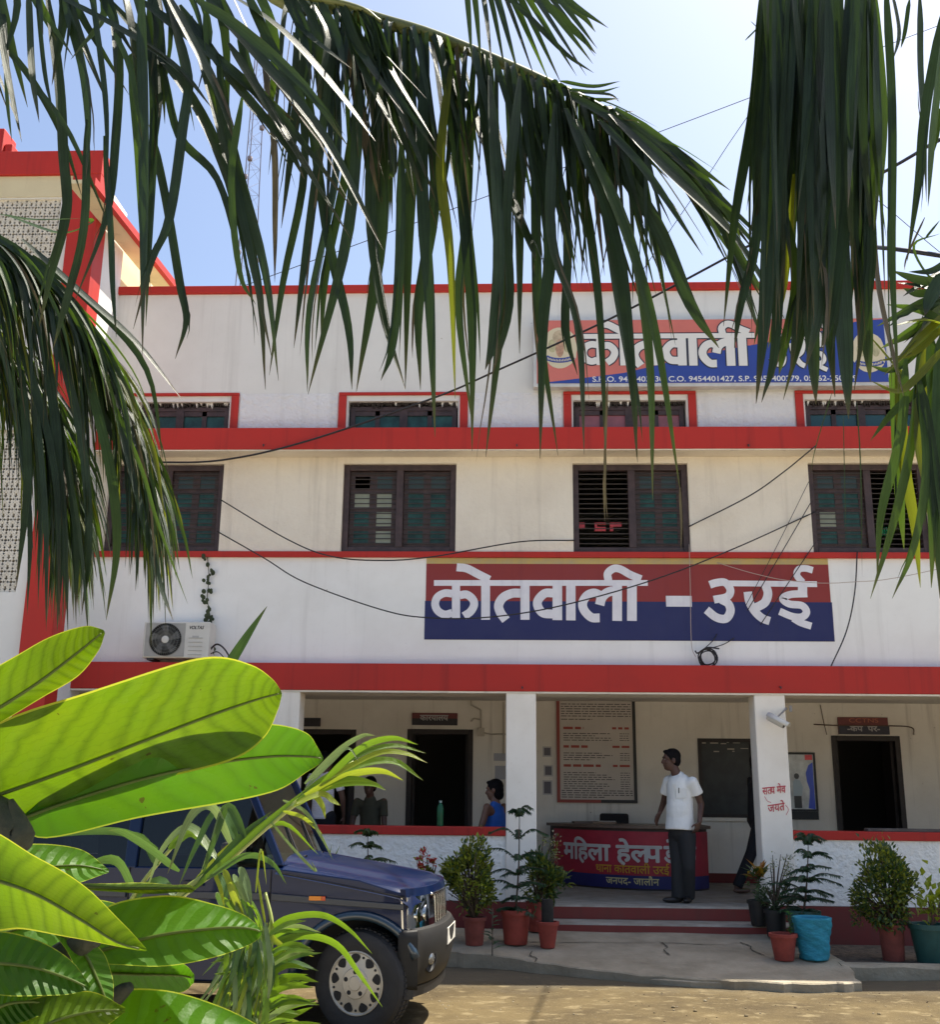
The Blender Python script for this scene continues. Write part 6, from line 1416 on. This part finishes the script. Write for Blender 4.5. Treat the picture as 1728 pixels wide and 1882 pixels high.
# ---- ribbons for palm leaflets
def blade(b,P,W,roll=0.,mi=0,fold=.28,tip=1.,N0=V((0,-1,.25)),rev=False):
    n=len(P); o=len(b.v)
    for i,p in enumerate(P):
        t=i/(n-1); tg=(P[min(i+1,n-1)]-P[max(i-1,0)]).normalized(); s=tg.cross(N0); s=s.normalized() if s.length>1e-5 else tg.orthogonal().normalized(); nn=s.cross(tg)
        s2=s*cos(roll)+nn*sin(roll); n2=nn*cos(roll)-s*sin(roll)
        w_=W*.5*min(1,.35+t*6)*(1-max(0,(t-.45)/.55)**1.7*.97)
        L0=len(b.v); b.uv[L0]=(t,0.); b.uv[L0+1]=(t,.5); b.uv[L0+2]=(t,1.)
        b.v+=[tuple(p-s2*w_+n2*w_*fold),tuple(p),tuple(p+s2*w_+n2*w_*fold)]
    for i in range(n-1):
        a=o+3*i; b.f+=[[a,a+1,a+4,a+3],[a+1,a+2,a+5,a+4]]; b.m+=[mi,mi]
def frond(par,rach,r0,r1,traced,Wd,mats,seed,auto=None,rmat=None,name='frond',rollr=.8):
    rnd=random.Random(seed); b=MB(); R=cr([at(*q) if not isinstance(q,V) else q for q in rach],8); r=MB(); n=len(R)
    r.tube(R,[r0+(r1-r0)*k/(n-1) for k in range(n)],8)
    for tr in traced:
        pts,w_=tr[0],tr[1]; mi=tr[2] if len(tr)>2 else rnd.choices(range(len(mats)),[22,2.2,.25,.1][:len(mats)])[0]
        Yd=Wd(pts[0])+rnd.uniform(-.06,.06); dy=rnd.uniform(-.12,.10)
        P=cr([at(q[0],q[1],Yd+dy*k/len(pts)) for k,q in enumerate(pts)],5); rl=rnd.uniform(-rollr,rollr); blade(b,P,w_*Yd/FOC/max(.55,cos(rl)),rl,mi)
        if w_>15 and rnd.random()<.6:                       # a split strip hanging off the side of the leaflet
            k0=rnd.randint(len(P)//3,len(P)//2); sx=rnd.choice((-1,1))*w_*Yd/FOC; Q=[P[k]+V((sx*(.30+.9*((k-k0)/len(P))**1.3),rnd.uniform(-.004,.004),-.05*((k-k0)/len(P))*rnd.random())) for k in range(k0,max(k0+4,len(P)-rnd.randint(0,3)))if k<len(P)]
            blade(b,Q,w_*Yd/FOC*rnd.uniform(.16,.34),rl+rnd.uniform(-.4,.4),rnd.choice((0,0,min(2,len(mats)-1))))
    if auto: auto(b,R,rnd)
    o=b.build(name,mats,par,smooth=False,auto=50); r.build('midrib',rmat or RACH,o,smooth=True); return o
RACH=mat('frond_midrib',(.10,.115,.03),.45,.2,15)
def palmmat(n,c,t,tw,rough=.42):
    m=mat(n,c,rough,.3,9,trans=t,tw=tw,spec=.3); nt=m.node_tree; L=nt.links.new; N=nt.nodes.new; b=nt.nodes['Principled BSDF']
    uv=N('ShaderNodeUVMap'); mp=N('ShaderNodeMapping'); mp.inputs['Scale'].default_value=(1.2,16,1); L(uv.outputs[0],mp.inputs[0])
    nz=N('ShaderNodeTexNoise'); nz.inputs['Scale'].default_value=1.6; nz.inputs['Detail'].default_value=4; L(mp.outputs[0],nz.inputs['Vector'])
    src=b.inputs['Base Color'].links[0].from_socket
    mr=N('ShaderNodeMapRange'); mr.inputs[1].default_value=.35; mr.inputs[2].default_value=.68; mr.inputs[3].default_value=.45; mr.inputs[4].default_value=1.5; L(nz.outputs['Fac'],mr.inputs[0])
    mx=N('ShaderNodeMix'); mx.data_type='RGBA'; mx.blend_type='MULTIPLY'; mx.inputs[0].default_value=1; L(src,mx.inputs[6]); L(mr.outputs[0],mx.inputs[7]); L(mx.outputs[2],b.inputs['Base Color'])
    sp=N('ShaderNodeSeparateXYZ'); L(uv.outputs[0],sp.inputs[0]); n3=N('ShaderNodeTexNoise'); n3.inputs['Scale'].default_value=5; L(mp.outputs[0],n3.inputs['Vector'])
    ad=N('ShaderNodeMath'); ad.operation='MULTIPLY_ADD'; ad.inputs[1].default_value=.5; L(n3.outputs['Fac'],ad.inputs[0]); L(sp.outputs[0],ad.inputs[2])
    tr=N('ShaderNodeMapRange'); tr.inputs[1].default_value=1.10; tr.inputs[2].default_value=1.22; L(ad.outputs[0],tr.inputs[0])
    m2=N('ShaderNodeMix'); m2.data_type='RGBA'; L(tr.outputs[0],m2.inputs[0]); L(mx.outputs[2],m2.inputs[6]); m2.inputs[7].default_value=(.085,.060,.030,1); L(m2.outputs[2],b.inputs['Base Color'])
    bp=N('ShaderNodeBump'); bp.inputs['Strength'].default_value=.6; bp.inputs['Distance'].default_value=.002; L(nz.outputs['Fac'],bp.inputs['Height']); L(bp.outputs[0],b.inputs['Normal'])
    return m
CP=[palmmat('coconut_leaflet',(.018,.034,.018),(.045,.085,.010),.20),palmmat('coconut_leaflet_green',(.030,.060,.018),(.10,.18,.012),.32),palmmat('coconut_leaflet_dry',(.10,.085,.055),(.10,.08,.03),.2,.5),palmmat('coconut_leaflet_yellowing',(.08,.10,.015),(.24,.28,.015),.42)]
PTR=mat('palm_trunk',(.16,.13,.10),.9,.3,8,.8,20,stretch=(1,1,4))
def palm(base,crown,label,rad=.14):
    t=thing('coconut_palm',base,label,'palm tree'); b=MB(); P=cr([base,base.lerp(crown,.5)+V((.08,.02,0)),crown],8); b.tube(P,[rad*(1.25-.45*k/len(P))*(1+.05*(k%2)) for k in range(len(P))],14); b.build('trunk',PTR,t,smooth=True); return t
# palm 1: overhead fronds from a crown behind the camera's left shoulder
C1=V((-2.3,.5,4.6)); P1=palm(V((-2.6,.3,0)),C1,'coconut palm whose big frond droops across the top centre and left')
A=[([(580,5),(548,190),(517,420)],30),([(600,0),(610,200),(600,420)],24),([(640,30),(658,180),(698,372)],34,2),([(652,60),(690,230),(702,375)],28),([(690,30),(712,140),(722,300),(715,330)],26),([(745,70),(757,250),(750,450),(745,716)],36),
([(798,55),(880,240),(965,430),(985,480)],38,0),([(785,60),(778,330),(792,560),(800,803)],38),([(840,110),(850,330),(868,560),(868,829)],38),([(880,130),(905,330),(920,560),(893,840)],38),
([(700,100),(700,420),(655,720)],40),([(660,150),(640,420),(566,725)],32),([(740,250),(735,500),(722,640),(700,700)],30),([(610,60),(622,300),(572,560),(565,720)],30),([(560,120),(600,420),(640,600),(647,716)],28),
([(930,115),(950,330),(955,650)],34),([(960,140),(1012,420),(1000,600),(993,843)],38),([(985,200),(985,420),(992,600),(1026,838)],30),([(1010,170),(1065,330),(1100,560),(1115,870)],30),([(1040,200),(1125,420),(1155,620),(1172,850)],38),([(1060,220),(1150,430),(1205,620),(1250,900)],34,1),([(1250,895),(1253,960),(1252,1010)],6,2),([(1080,230),(1200,400),(1270,560),(1322,640)],36),([(1050,210),(1150,420),(1190,640),(1200,920)],36,1),
([(1100,220),(1190,320),(1292,470)],26),([(1120,210),(1230,320),(1340,425),(1365,460)],34,0),([(1130,200),(1250,290),(1330,380),(1362,440)],40,1),([(1000,150),(1140,230),(1260,330),(1330,415)],30),([(1090,240),(1130,520),(1160,700),(1170,840)],34),([(900,140),(915,450),(905,620),(892,680)],34),
([(830,120),(812,300),(830,480),(837,733)],30,3),([(760,110),(800,330),(770,560),(773,717)],34),([(720,80),(680,330),(700,560),(745,715)],32),([(870,120),(860,400),(845,560),(868,780)],30),([(955,140),(930,380),(935,560),(905,690)],28),([(1020,190),(1010,430),(1060,600),(1074,835)],32),([(990,170),(1040,400),(1040,600),(1062,690)],26),
([(620,20),(590,260),(560,480),(540,640)],26),([(680,40),(640,300),(600,500),(590,640)],28),([(540,60),(560,300),(520,520),(495,690)],22),([(480,60),(505,260),(507,420),(505,520)],22,2),([(1110,870),(1112,960)],5,2),([(1117,700),(1112,870),(1117,960)],7,2),
([(1030,150),(1090,160),(1140,150)],14,1),([(1040,165),(1100,170),(1140,160)],14,1),([(1050,185),(1100,185),(1138,182)],16,1),([(1100,215),(1140,208),(1168,205)],7,2),([(1110,225),(1160,222),(1178,228)],8,2),([(1060,170),(1120,175),(1140,190)],12,0)]
A=[(q[0],q[1]*.68)+tuple(q[2:]) for q in A]
def autoA(b,R,rnd):
    n=len(R)
    for k in range(190):
        t=rnd.uniform(.30,.80); i=min(n-2,int(t*(n-1))); p=R[i].lerp(R[i+1],t*(n-1)-i); sd=rnd.choice((-1,1)); tg=(R[i+1]-R[i]).normalized(); s=tg.cross(UPZ).normalized()*sd
        L=rnd.uniform(.34,.74)*(1-.2*t); d=s*rnd.uniform(.008,.055); e=tg*rnd.uniform(-.05,.16)
        P=cr([p,p+d+e*.2+V((0,0,-L*.10)),p+d*1.25+e*.6+V((0,0,-L*.55)),p+d*1.2+e+V((rnd.uniform(-.03,.03),0,-L))],5); blade(b,P,rnd.uniform(.011,.022),rnd.uniform(-1.3,1.3),rnd.choices((0,1,2,3),(12,1.2,.8,.12))[0])
    for k in range(46):
        t=rnd.uniform(.66,.97); i=min(n-2,int(t*(n-1))); p=R[i].lerp(R[i+1],t*(n-1)-i); tg=(R[i+1]-R[i]).normalized(); s=tg.cross(UPZ).normalized()*rnd.choice((-1,1))
        L=rnd.uniform(.25,.42); q=tg*L*rnd.uniform(.75,.95)+s*rnd.uniform(.0,.12)+V((0,0,-L*rnd.uniform(.15,.5))); P=cr([p,p+q*.5+V((0,0,.015)),p+q],6); blade(b,P,rnd.uniform(.014,.026),rnd.uniform(-1.1,1.1),rnd.choices((0,1,2),(10,2,.6))[0])
frond(P1,[C1,V((-1.7,1.4,4.75)),at(420,-90,2.75),at(640,18,2.75),at(800,68,2.75),at(1000,150,2.75),at(1130,215,2.8),at(1250,310,2.85),at(1350,430,2.9)],.034,.004,A,lambda p:2.72,CP,31,autoA)
B=[([(52,-20),(58,130),(72,226)],16),([(68,-10),(82,130),(97,205)],13),([(85,-20),(108,150),(116,290),(122,390),(90,520),(72,600)],24),([(115,-10),(152,120),(164,230),(158,330)],26),([(160,220),(154,420),(120,560),(98,640)],20),([(170,-10),(195,180),(198,345)],19),([(192,250),(204,420),(208,530),(214,620)],18),([(200,-20),(219,110),(212,270),(196,400),(135,560)],24),([(262,-20),(268,200),(268,420),(262,655)],42),([(275,-20),(285,200),(278,400),(268,600)],30),([(292,-10),(292,150),(284,292)],20),([(240,100),(256,270),(264,420),(266,560)],28,1),([(310,10),(345,140),(336,235),(312,400),(280,480),(245,605)],26),([(276,230),(306,375),(330,520),(342,590),(322,660)],22),
([(100,-10),(230,60),(330,130),(390,200)],24),([(190,-10),(330,150),(410,300),(472,510),(488,716)],32),([(250,-5),(400,110),(520,220),(645,380)],32),([(330,10),(420,140),(520,260),(560,330)],30),([(380,0),(470,100),(600,260),(705,460)],36),([(350,30),(402,220),(445,400),(500,660)],30),([(400,100),(432,280),(490,500),(512,700)],28),([(420,80),(500,210),(645,440)],28),([(375,20),(386,150),(400,212)],14),([(440,50),(470,160),(540,222)],28),([(0,75),(60,150),(112,245),(150,360)],20),([(60,150),(130,250),(205,425)],14),([(-10,-10),(12,130),(40,262)],16),([(10,80),(14,180),(22,262)],14),([(445,180),(425,330),(440,500),(470,560)],18),([(300,120),(330,250),(400,330),(440,480)],22),([(210,60),(240,130),(262,260)],16,1),([(0,395),(60,405),(150,402)],14,1),([(360,0),(450,60),(560,160),(640,270)],28),([(420,-10),(520,60),(620,170),(690,260)],30),([(450,-20),(500,90),(560,200),(600,330)],30),([(300,-20),(360,90),(400,170),(430,260)],28)]
B=[(q[0],q[1]*.76)+tuple(q[2:]) for q in B]
def autoB(b,R,rnd):
    n=len(R)
    for k in range(60):
        t=rnd.uniform(.35,.98); i=min(n-2,int(t*(n-1))); p=R[i].lerp(R[i+1],t*(n-1)-i); tg=(R[i+1]-R[i]).normalized()
        L=rnd.uniform(.25,.5); P=cr([p,p+tg*.06+V((0,0,-L*.4)),p+tg*rnd.uniform(.02,.25)+V((0,rnd.uniform(-.1,.1),-L))],4); blade(b,P,rnd.uniform(.018,.03),rnd.uniform(-1.2,1.2),rnd.choices((0,1),(8,1))[0])
frond(P1,[C1,V((-1.7,1.5,4.7)),at(-150,-160,2.5),at(150,-70,2.5),at(420,-30,2.55),at(640,10,2.6),at(700,40,2.62)],.03,.005,B,lambda p:2.5,CP,32,autoB)
G=[([(850+8*k,-90),(860+14*k,0),(tx,ty)],13) for k,(tx,ty) in enumerate(((868,120),(885,125),(905,130),(930,138),(955,145),(985,150),(1010,152),(1032,155),(1060,140),(1078,140),(1090,118),(1094,104),(1098,90),(1118,52)))]
G+=[([(870,-60),(960,20),(1040,100),(1092,135)],12),([(880,-60),(990,0),(1060,60),(1096,100)],14),([(900,-70),(1010,-10),(1070,30),(1095,60)],12)]
frond(P1,[C1,V((-1.2,1.2,5.0)),at(600,-330,2.3),at(780,-150,2.4),at(860,-80,2.45),at(900,-50,2.5)],.03,.006,G,lambda p:2.48,CP,33)
# palm 2: right hand curtain
C2=V((1.75,1.15,4.9)); P2=palm(V((2.3,.6,0)),C2,'coconut palm with a thick dark frond hanging straight down at right')
Cc=[([(1402,-30),(1385,190),(1350,400),(1330,600)],36),([(1385,180),(1392,420),(1362,560),(1350,640)],30),([(1422,-30),(1420,300),(1408,560),(1390,742)],52,0),([(1450,-30),(1445,300),(1410,560),(1400,650)],46),([(1480,-30),(1480,400),(1492,640),(1500,744)],60,0),([(1520,-30),(1515,400),(1470,560),(1452,690)],46),([(1540,-30),(1540,400),(1552,640),(1560,770)],66,0),([(1570,-30),(1576,380),(1592,600),(1600,702)],50,0),([(1600,-30),(1604,200),(1595,420),(1588,600)],46),([(1628,-30),(1640,200),(1640,480),(1652,722)],26),([(1440,380),(1462,520),(1440,640),(1432,690)],34,1),([(1460,320),(1440,520),(1412,640)],30,3),([(1530,330),(1540,420),(1524,500)],24,3),([(1500,-30),(1505,300),(1520,560),(1535,730)],52,0),([(1560,-20),(1560,300),(1530,560),(1510,640)],48,0),([(1430,0),(1470,300),(1480,560),(1440,735)],40),([(1590,0),(1585,250),(1600,480),(1570,720)],44),([(1405,200),(1430,420),(1425,640),(1400,740)],34),([(1380,40),(1400,60)],6),([(1370,75),(1400,45)],5),([(1600,300),(1610,500),(1640,650),(1662,730)],22,2),([(1550,760),(1553,900),(1556,1000)],3),([(1575,740),(1582,860),(1585,1060)],4),([(1530,720),(1500,820),(1490,870)],3),([(1515,300),(1500,420),(1505,560),(1480,680)],50,0)]
Cc=[(q[0],q[1]*.62)+tuple(q[2:]) for q in Cc]
def autoC(b,R,rnd):
    for k in range(95):
        x=rnd.uniform(1400,1605); Yd=rnd.uniform(2.1,2.5); x2=x+rnd.uniform(-40,30); y2=rnd.uniform(380,640)
        P=cr([at(x,-40,Yd),at((x+x2)/2+rnd.uniform(-15,15),y2*.5,Yd),at(x2,y2,Yd+rnd.uniform(-.1,.1))],7); blade(b,P,rnd.uniform(.011,.024),rnd.uniform(-1.2,1.2),rnd.choices((0,1,2),(14,1,.4))[0])
frond(P2,[C2,V((1.5,1.7,4.75)),at(1560,-380,2.25),at(1500,-100,2.3),at(1490,200,2.32),at(1495,450,2.34)],.036,.012,Cc,lambda p:2.25,CP,34,autoC,rollr=.5)
D=[([(1690,-10),(1690,120),(1697,240),(1703,372)],17),([(1740,0),(1704,190),(1690,330),(1668,480)],18),([(1640,-10),(1652,60),(1642,110)],10),([(1672,0),(1664,60),(1656,90)],8),([(1735,60),(1712,250),(1706,380)],18),([(1728,200),(1722,250),(1710,300)],10),([(1700,400),(1668,470),(1662,500)],4,2)]
frond(P2,[C2,V((1.9,1.9,4.9)),at(1800,-250,2.5),at(1760,-60,2.5),at(1745,60,2.5)],.03,.008,D,lambda p:2.5,CP,35)
# palm 3: right edge
C3=V((2.35,4.15,4.05)); P3=palm(V((2.9,4.2,0)),C3,'coconut palm entering at the right edge with light green blades',.13)
Fm=[CP[1],CP[3],CP[0]]
Ff=[([(1740,520),(1690,515),(1640,498)],16,2),([(1740,530),(1690,540),(1660,530)],16,2),([(1742,540),(1690,560),(1612,600)],20),([(1742,560),(1690,600),(1620,640)],22),([(1742,575),(1690,625),(1625,690)],20,1),([(1742,590),(1690,640),(1640,680),(1598,672)],20,0),([(1735,600),(1680,650),(1610,665)],18),([(1735,610),(1700,700),(1640,760),(1600,810)],20),([(1690,630),(1675,800),(1640,960),(1600,1100)],24),([(1665,660),(1655,800),(1620,940),(1612,1060)],22,0),([(1700,640),(1690,800),(1705,900),(1722,1050)],34,1),([(1710,620),(1722,780),(1716,900),(1712,1080)],40,0),([(1735,610),(1728,800),(1735,1000)],44,0),([(1650,655),(1662,850),(1680,960),(1692,1080)],24,1),([(1645,670),(1650,740),(1655,900),(1662,1010)],22,0),([(1690,720),(1700,860),(1680,1000),(1640,1100)],20),([(1745,540),(1700,500),(1680,450),(1728,430)],8),([(1740,550),(1700,530),(1650,520)],22,2),([(1735,500),(1700,520),(1660,545)],18,2),([(1745,480),(1710,500),(1670,500)],18,2),([(1730,590),(1690,570),(1630,560)],16,0),([(1740,600),(1700,590),(1640,600)],22,1),([(1700,440),(1728,405)],6,2),([(1735,640),(1690,690),(1650,720),(1600,700)],18,1),([(1742,530),(1715,560),(1690,620)],30,2),([(1742,500),(1718,540),(1700,580)],34,2),([(1600,620),(1660,690),(1702,730)],8,1),([(1690,700),(1720,900),(1728,1100)],26,2)]
Ff=[(q[0],q[1]*.85)+tuple(q[2:]) for q in Ff]
frond(P3,[C3,V((2.2,4.1,4.15)),at(1850,470,3.9),at(1760,545,3.85),at(1700,600,3.8),at(1660,650,3.78)],.022,.006,Ff,lambda p:3.8,Fm,36)
# palm 4: left drooping frond with many narrow leaflets
C4=V((-3.3,3.9,4.55)); P4=palm(V((-3.9,3.7,0)),C4,'coconut palm at left whose frond droops in many narrow leaflets')
def autoE(b,R,rnd):
    n=len(R)
    for k in range(620):
        t=rnd.uniform(.2,1); i=min(n-2,int(t*(n-1))); p=R[i].lerp(R[i+1],t*(n-1)-i); tg=(R[i+1]-R[i]).normalized(); s=tg.cross(UPZ); s=s.normalized() if s.length>1e-4 else V((0,1,0)); sd=rnd.choice((-1,1))
        L=rnd.uniform(.6,1.12)*(1.1-.5*t); hx=V((1,0,0))*rnd.uniform(.12,.62)*L*(1.1-.55*t)+tg*.15*L+s*sd*rnd.uniform(.02,.25)*L; dz=L*rnd.uniform(.5,.95)
        P=cr([p,p+hx*.42+V((0,0,-dz*.20)),p+hx*.8+V((0,0,-dz*.58)),p+hx+V((0,0,-dz))],5)
        blade(b,P,rnd.uniform(.010,.021),rnd.uniform(-1.2,1.2),rnd.choices((0,1,2,3),(6,5,.3,.9))[0])
Et=[([(40,440),(150,540),(250,630),(335,735)],14),([(60,470),(170,560),(270,680),(300,850)],14),([(-20,480),(40,640),(100,860),(110,1150)],16),([(-30,500),(20,700),(50,900),(62,1020)],14),([(60,520),(100,760),(110,1000),(105,1160)],18),([(90,560),(150,800),(165,1000),(150,1130)],18),([(150,650),(200,850),(215,1000),(195,1140)],18),([(200,700),(240,860),(290,1060),(318,1140)],12),([(120,600),(190,760),(250,880),(310,1010)],14),([(200,720),(260,860),(290,960),(345,1110)],8),([(-10,430),(80,500),(180,620),(260,760)],18),([(20,400),(110,430),(170,410),(155,402)],14,1),([(60,700),(75,900),(70,1120)],13),([(80,720),(100,920),(95,1140)],13),([(100,740),(120,950),(125,1172)],12),([(40,680),(50,880),(30,1080)],13),([(110,760),(140,980),(140,1120)],12),([(70,760),(85,960),(85,1160)],12),([(30,720),(55,950),(50,1130)],11),([(120,800),(150,1000),(160,1150)],10)]
frond(P4,[C4,V((-3.0,4.05,4.6)),at(-120,395,4.3),at(0,450,4.3),at(110,560,4.35),at(190,690,4.4),at(235,800,4.4),at(255,900,4.4)],.026,.005,Et,lambda p:4.3,CP,37,autoE)
frond(P4,[C4,V((-3.1,4.0,4.3)),at(-150,500,4.5),at(-40,590,4.5),at(40,700,4.5),at(85,800,4.5),at(100,900,4.5)],.024,.005,[],lambda p:4.5,CP,39,autoE)
frond(P4,[C4,V((-3.1,4.3,4.3)),at(-180,480,4.7),at(-60,560,4.7),at(40,680,4.75),at(90,800,4.75),at(105,880,4.75)],.024,.005,[],lambda p:4.7,CP,38,autoE)

# areca palm between the frangipani and the car
AB=V((-.86,2.75,0)); AR=thing('areca_palm',AB,'areca palm with arching yellow green fronds beside the car','palm')
AM=[palmmat('areca_leaflet',(.065,.13,.018),(.18,.31,.010),.40,.35),palmmat('areca_leaflet_yellow',(.13,.18,.025),(.33,.40,.02),.42,.35),palmmat('areca_leaflet_pale',(.13,.19,.085),(.2,.28,.07),.3,.3),palmmat('areca_leaflet_dark',(.04,.085,.03),(.1,.2,.02),.3)]
b=MB()
for dx,dy,h in ((0,0,1.0),(.07,.05,.85),(-.08,.03,.8)): b.tube(cr([AB+V((dx,dy,0)),AB+V((dx*1.3,dy,h*.5)),AB+V((dx*1.2+.08,dy-.02,h))],5),[.035-.015*k/10 for k in range(11)],9)
b.build('stem',mat('areca_stem',(.09,.11,.04),.6,.25,10,stretch=(1,1,5)),AR,smooth=True)
AF=[([(590,1440),(660,1376),(720,1356),(768,1368)],13,0),([(580,1446),(650,1392),(722,1370),(783,1384)],14,0),([(600,1432),(690,1386),(742,1384),(786,1402)],14,1),([(560,1455),(640,1412),(720,1398),(778,1434)],20,0),([(560,1460),(640,1424),(700,1416),(742,1434)],14,1),([(550,1470),(620,1442),(680,1440),(710,1452)],16,0),([(545,1472),(600,1442),(650,1432),(692,1438)],18,0),([(545,1476),(590,1460),(612,1472),(626,1480)],15,1),([(540,1482),(575,1464),(592,1480),(598,1504)],14,1),([(560,1440),(620,1380),(665,1352),(690,1352)],10,2),([(570,1450),(640,1410),(700,1395),(740,1398)],14,0),([(560,1450),(610,1400),(640,1375),(660,1400)],8,2),
([(430,1560),(392,1482),(350,1500),(308,1605)],18,2),([(440,1552),(402,1490),(362,1555),(330,1625)],19,3),([(452,1542),(420,1482),(395,1540),(368,1622)],19,3),([(400,1580),(350,1520),(300,1560),(268,1640)],18,2),([(340,1640),(450,1545),(555,1455)],18,0),([(330,1650),(440,1560),(545,1470)],15,3),([(350,1640),(470,1530),(575,1440)],14,0),([(360,1630),(440,1540),(500,1490)],14,3),([(345,1640),(420,1560),(500,1510)],18,1),
([(400,1600),(450,1545),(520,1512),(585,1570)],12,0),([(380,1615),(450,1572),(500,1585),(527,1625)],12,3),([(520,1470),(560,1490),(590,1535),(612,1580)],8,2),([(490,1500),(540,1560),(580,1600),(572,1582)],6,2),([(520,1490),(555,1500),(580,1520),(592,1532)],8,1),([(290,1560),(230,1530),(160,1528),(80,1540)],16,3),([(330,1600),(280,1560),(230,1530),(200,1525)],16,3)]
AF=[(q[0],q[1]*.80)+tuple(q[2:]) for q in AF]
frond(AR,[AB+V((.08,-.02,1.0)),at(250,1800,2.62),at(320,1660,2.6),at(400,1595,2.6),at(500,1510,2.62),at(580,1448,2.66),at(650,1400,2.7)],.014,.004,AF,lambda p:2.6,AM,41,rmat=mat('areca_midrib',(.22,.26,.05),.4))
A2=[([(498,1690),(500,1720),(520,1740),(528,1768)],12,1),([(488,1790),(515,1772),(545,1772)],12,0),([(487,1810),(520,1795),(566,1790)],13,0),([(486,1830),(530,1812),(576,1814)],14,0),([(485,1855),(530,1840),(587,1846)],15,0),([(484,1880),(530,1868),(575,1850)],16,0),([(482,1900),(540,1885),(590,1880)],15,0),([(485,1720),(525,1688),(590,1680),(640,1706),(684,1752)],13,0),([(492,1735),(560,1718),(620,1735),(662,1790),(703,1850)],14,0),([(470,1640),(480,1560),(490,1625)],5,1),([(488,1700),(478,1640),(472,1600)],6,1)]
A2=[(q[0],q[1]*.78)+tuple(q[2:]) for q in A2]
def auto2(b,R,rnd):
    for k in range(46):                                   # feathery leaflets to both sides of the rachis
        y=rnd.uniform(1720,1900); x=492-(y-1720)*.06; L=rnd.uniform(55,105); sd=1 if k%3 else -1; Yd=rnd.uniform(2.3,2.5)
        P=cr([at(x,y,Yd),at(x+sd*L*.5,y-L*.30,Yd-.02),at(x+sd*L,y-L*rnd.uniform(.15,.42),Yd-.04)],5); blade(b,P,rnd.uniform(.009,.015),rnd.uniform(-.9,.9),rnd.choices((0,1,2,3),(6,1,2,2))[0])
    for k in range(26):
        x=rnd.uniform(400,470); y=rnd.uniform(1640,1740); Yd=rnd.uniform(2.45,2.6); P=cr([at(x,y,Yd),at(x+rnd.uniform(8,26),y+rnd.uniform(25,45),Yd),at(x+rnd.uniform(0,40),y+rnd.uniform(80,130),Yd)],5); blade(b,P,rnd.uniform(.008,.014),rnd.uniform(-1,1),rnd.choices((0,2,3),(4,1,4))[0])
    for k in range(120):
        x=rnd.uniform(410,500); y=rnd.uniform(1690,1800); Yd=rnd.uniform(2.25,2.5); x2=x+rnd.uniform(-80,10); y2=y+rnd.uniform(80,180)
        P=cr([at(x,y,Yd),at((x+x2)/2+8,(y+y2)/2,Yd-.03),at(x2,y2,Yd)],6); blade(b,P,rnd.uniform(.006,.012),rnd.uniform(-1,1),rnd.choices((0,1,2,3),(5,2,2,3))[0])
    for k in range(22):
        x=rnd.uniform(395,450); y=rnd.uniform(1590,1690); Yd=rnd.uniform(2.5,2.75); P=cr([at(x,y,Yd),at(x+12,y+30,Yd),at(x+rnd.uniform(5,30),y+rnd.uniform(50,90),Yd)],5); blade(b,P,rnd.uniform(.012,.022),rnd.uniform(-1,1),rnd.choices((0,1,2,3),(3,1,4,2))[0])
frond(AR,[AB+V((.1,-.02,.85)),at(440,2050,2.4),at(478,1880,2.4),at(492,1780,2.4),at(500,1700,2.42),at(488,1640,2.45)],.010,.003,A2,lambda p:2.4,AM,42,auto2,bpy.data.materials['areca_midrib'])
b=MB(); blade(b,cr([at(395,1300,2.35),at(412,1246,2.35),at(450,1180,2.35),at(491,1114,2.35)],6),.028,.2,0,.5); b.build('spear_leaf',[AM[3]],AR)
frond(AR,[AB+V((-.08,.0,.8)),at(60,2050,2.9),at(150,1820,2.9),at(250,1640,2.9),at(330,1540,2.9)],.012,.004,[([(150,1800),(110,1740),(60,1760)],18,3),([(170,1770),(220,1720),(280,1760)],18,3),([(200,1700),(160,1640),(100,1660)],16,3),([(230,1670),(290,1620),(330,1660)],18,3),([(250,1640),(215,1580),(150,1590)],16,3),([(290,1590),(260,1540),(200,1530)],14,3),([(310,1560),(350,1530),(380,1560)],14,0)],lambda p:2.9,AM,43,rmat=bpy.data.materials['areca_midrib'])

def spare(par,crown,dirs,L,seed,mats=CP):
    for i,(dx,dy,dz) in enumerate(dirs):
        d=V((dx,dy,0)).normalized()
        def au(b,R,rnd):
            n=len(R)
            for k in range(90):
                t=rnd.uniform(.18,1); j=min(n-2,int(t*(n-1))); p=R[j].lerp(R[j+1],t*(n-1)-j); tg=(R[j+1]-R[j]).normalized(); s=tg.cross(UPZ).normalized()*rnd.choice((-1,1)); l=rnd.uniform(.4,.7)*(1.1-.5*t)
                blade(b,cr([p,p+s*l*.45+tg*l*.2+V((0,0,-l*.1)),p+s*l*.75+tg*l*.35+V((0,0,-l*.6))],4),rnd.uniform(.02,.034),rnd.uniform(-.6,.6),rnd.choices((0,1),(5,1))[0])
        frond(par,[crown,crown+d*L*.35+V((0,0,dz*L*.4)),crown+d*L*.72+V((0,0,dz*L*.42)),crown+d*L+V((0,0,dz*L*.15-.25*L))],.026,.005,[],lambda p:3,mats,seed+i,au)
spare(P3,C3,((1,.1,.5),(.8,-.7,.6),(.9,.7,.4),(.5,-1,.3)),2.0,60)
spare(P2,C2,((1,-.3,.5),(.4,-1,.5),(-.3,-1,.6)),2.2,70)
spare(P1,C1,((-1,-.2,.5),(-.5,-1,.5),(.3,-1,.6)),2.2,80)
spare(P4,C4,((-1,.1,.5),(-.8,-.7,.5),(-.7,.8,.4)),2.0,90)
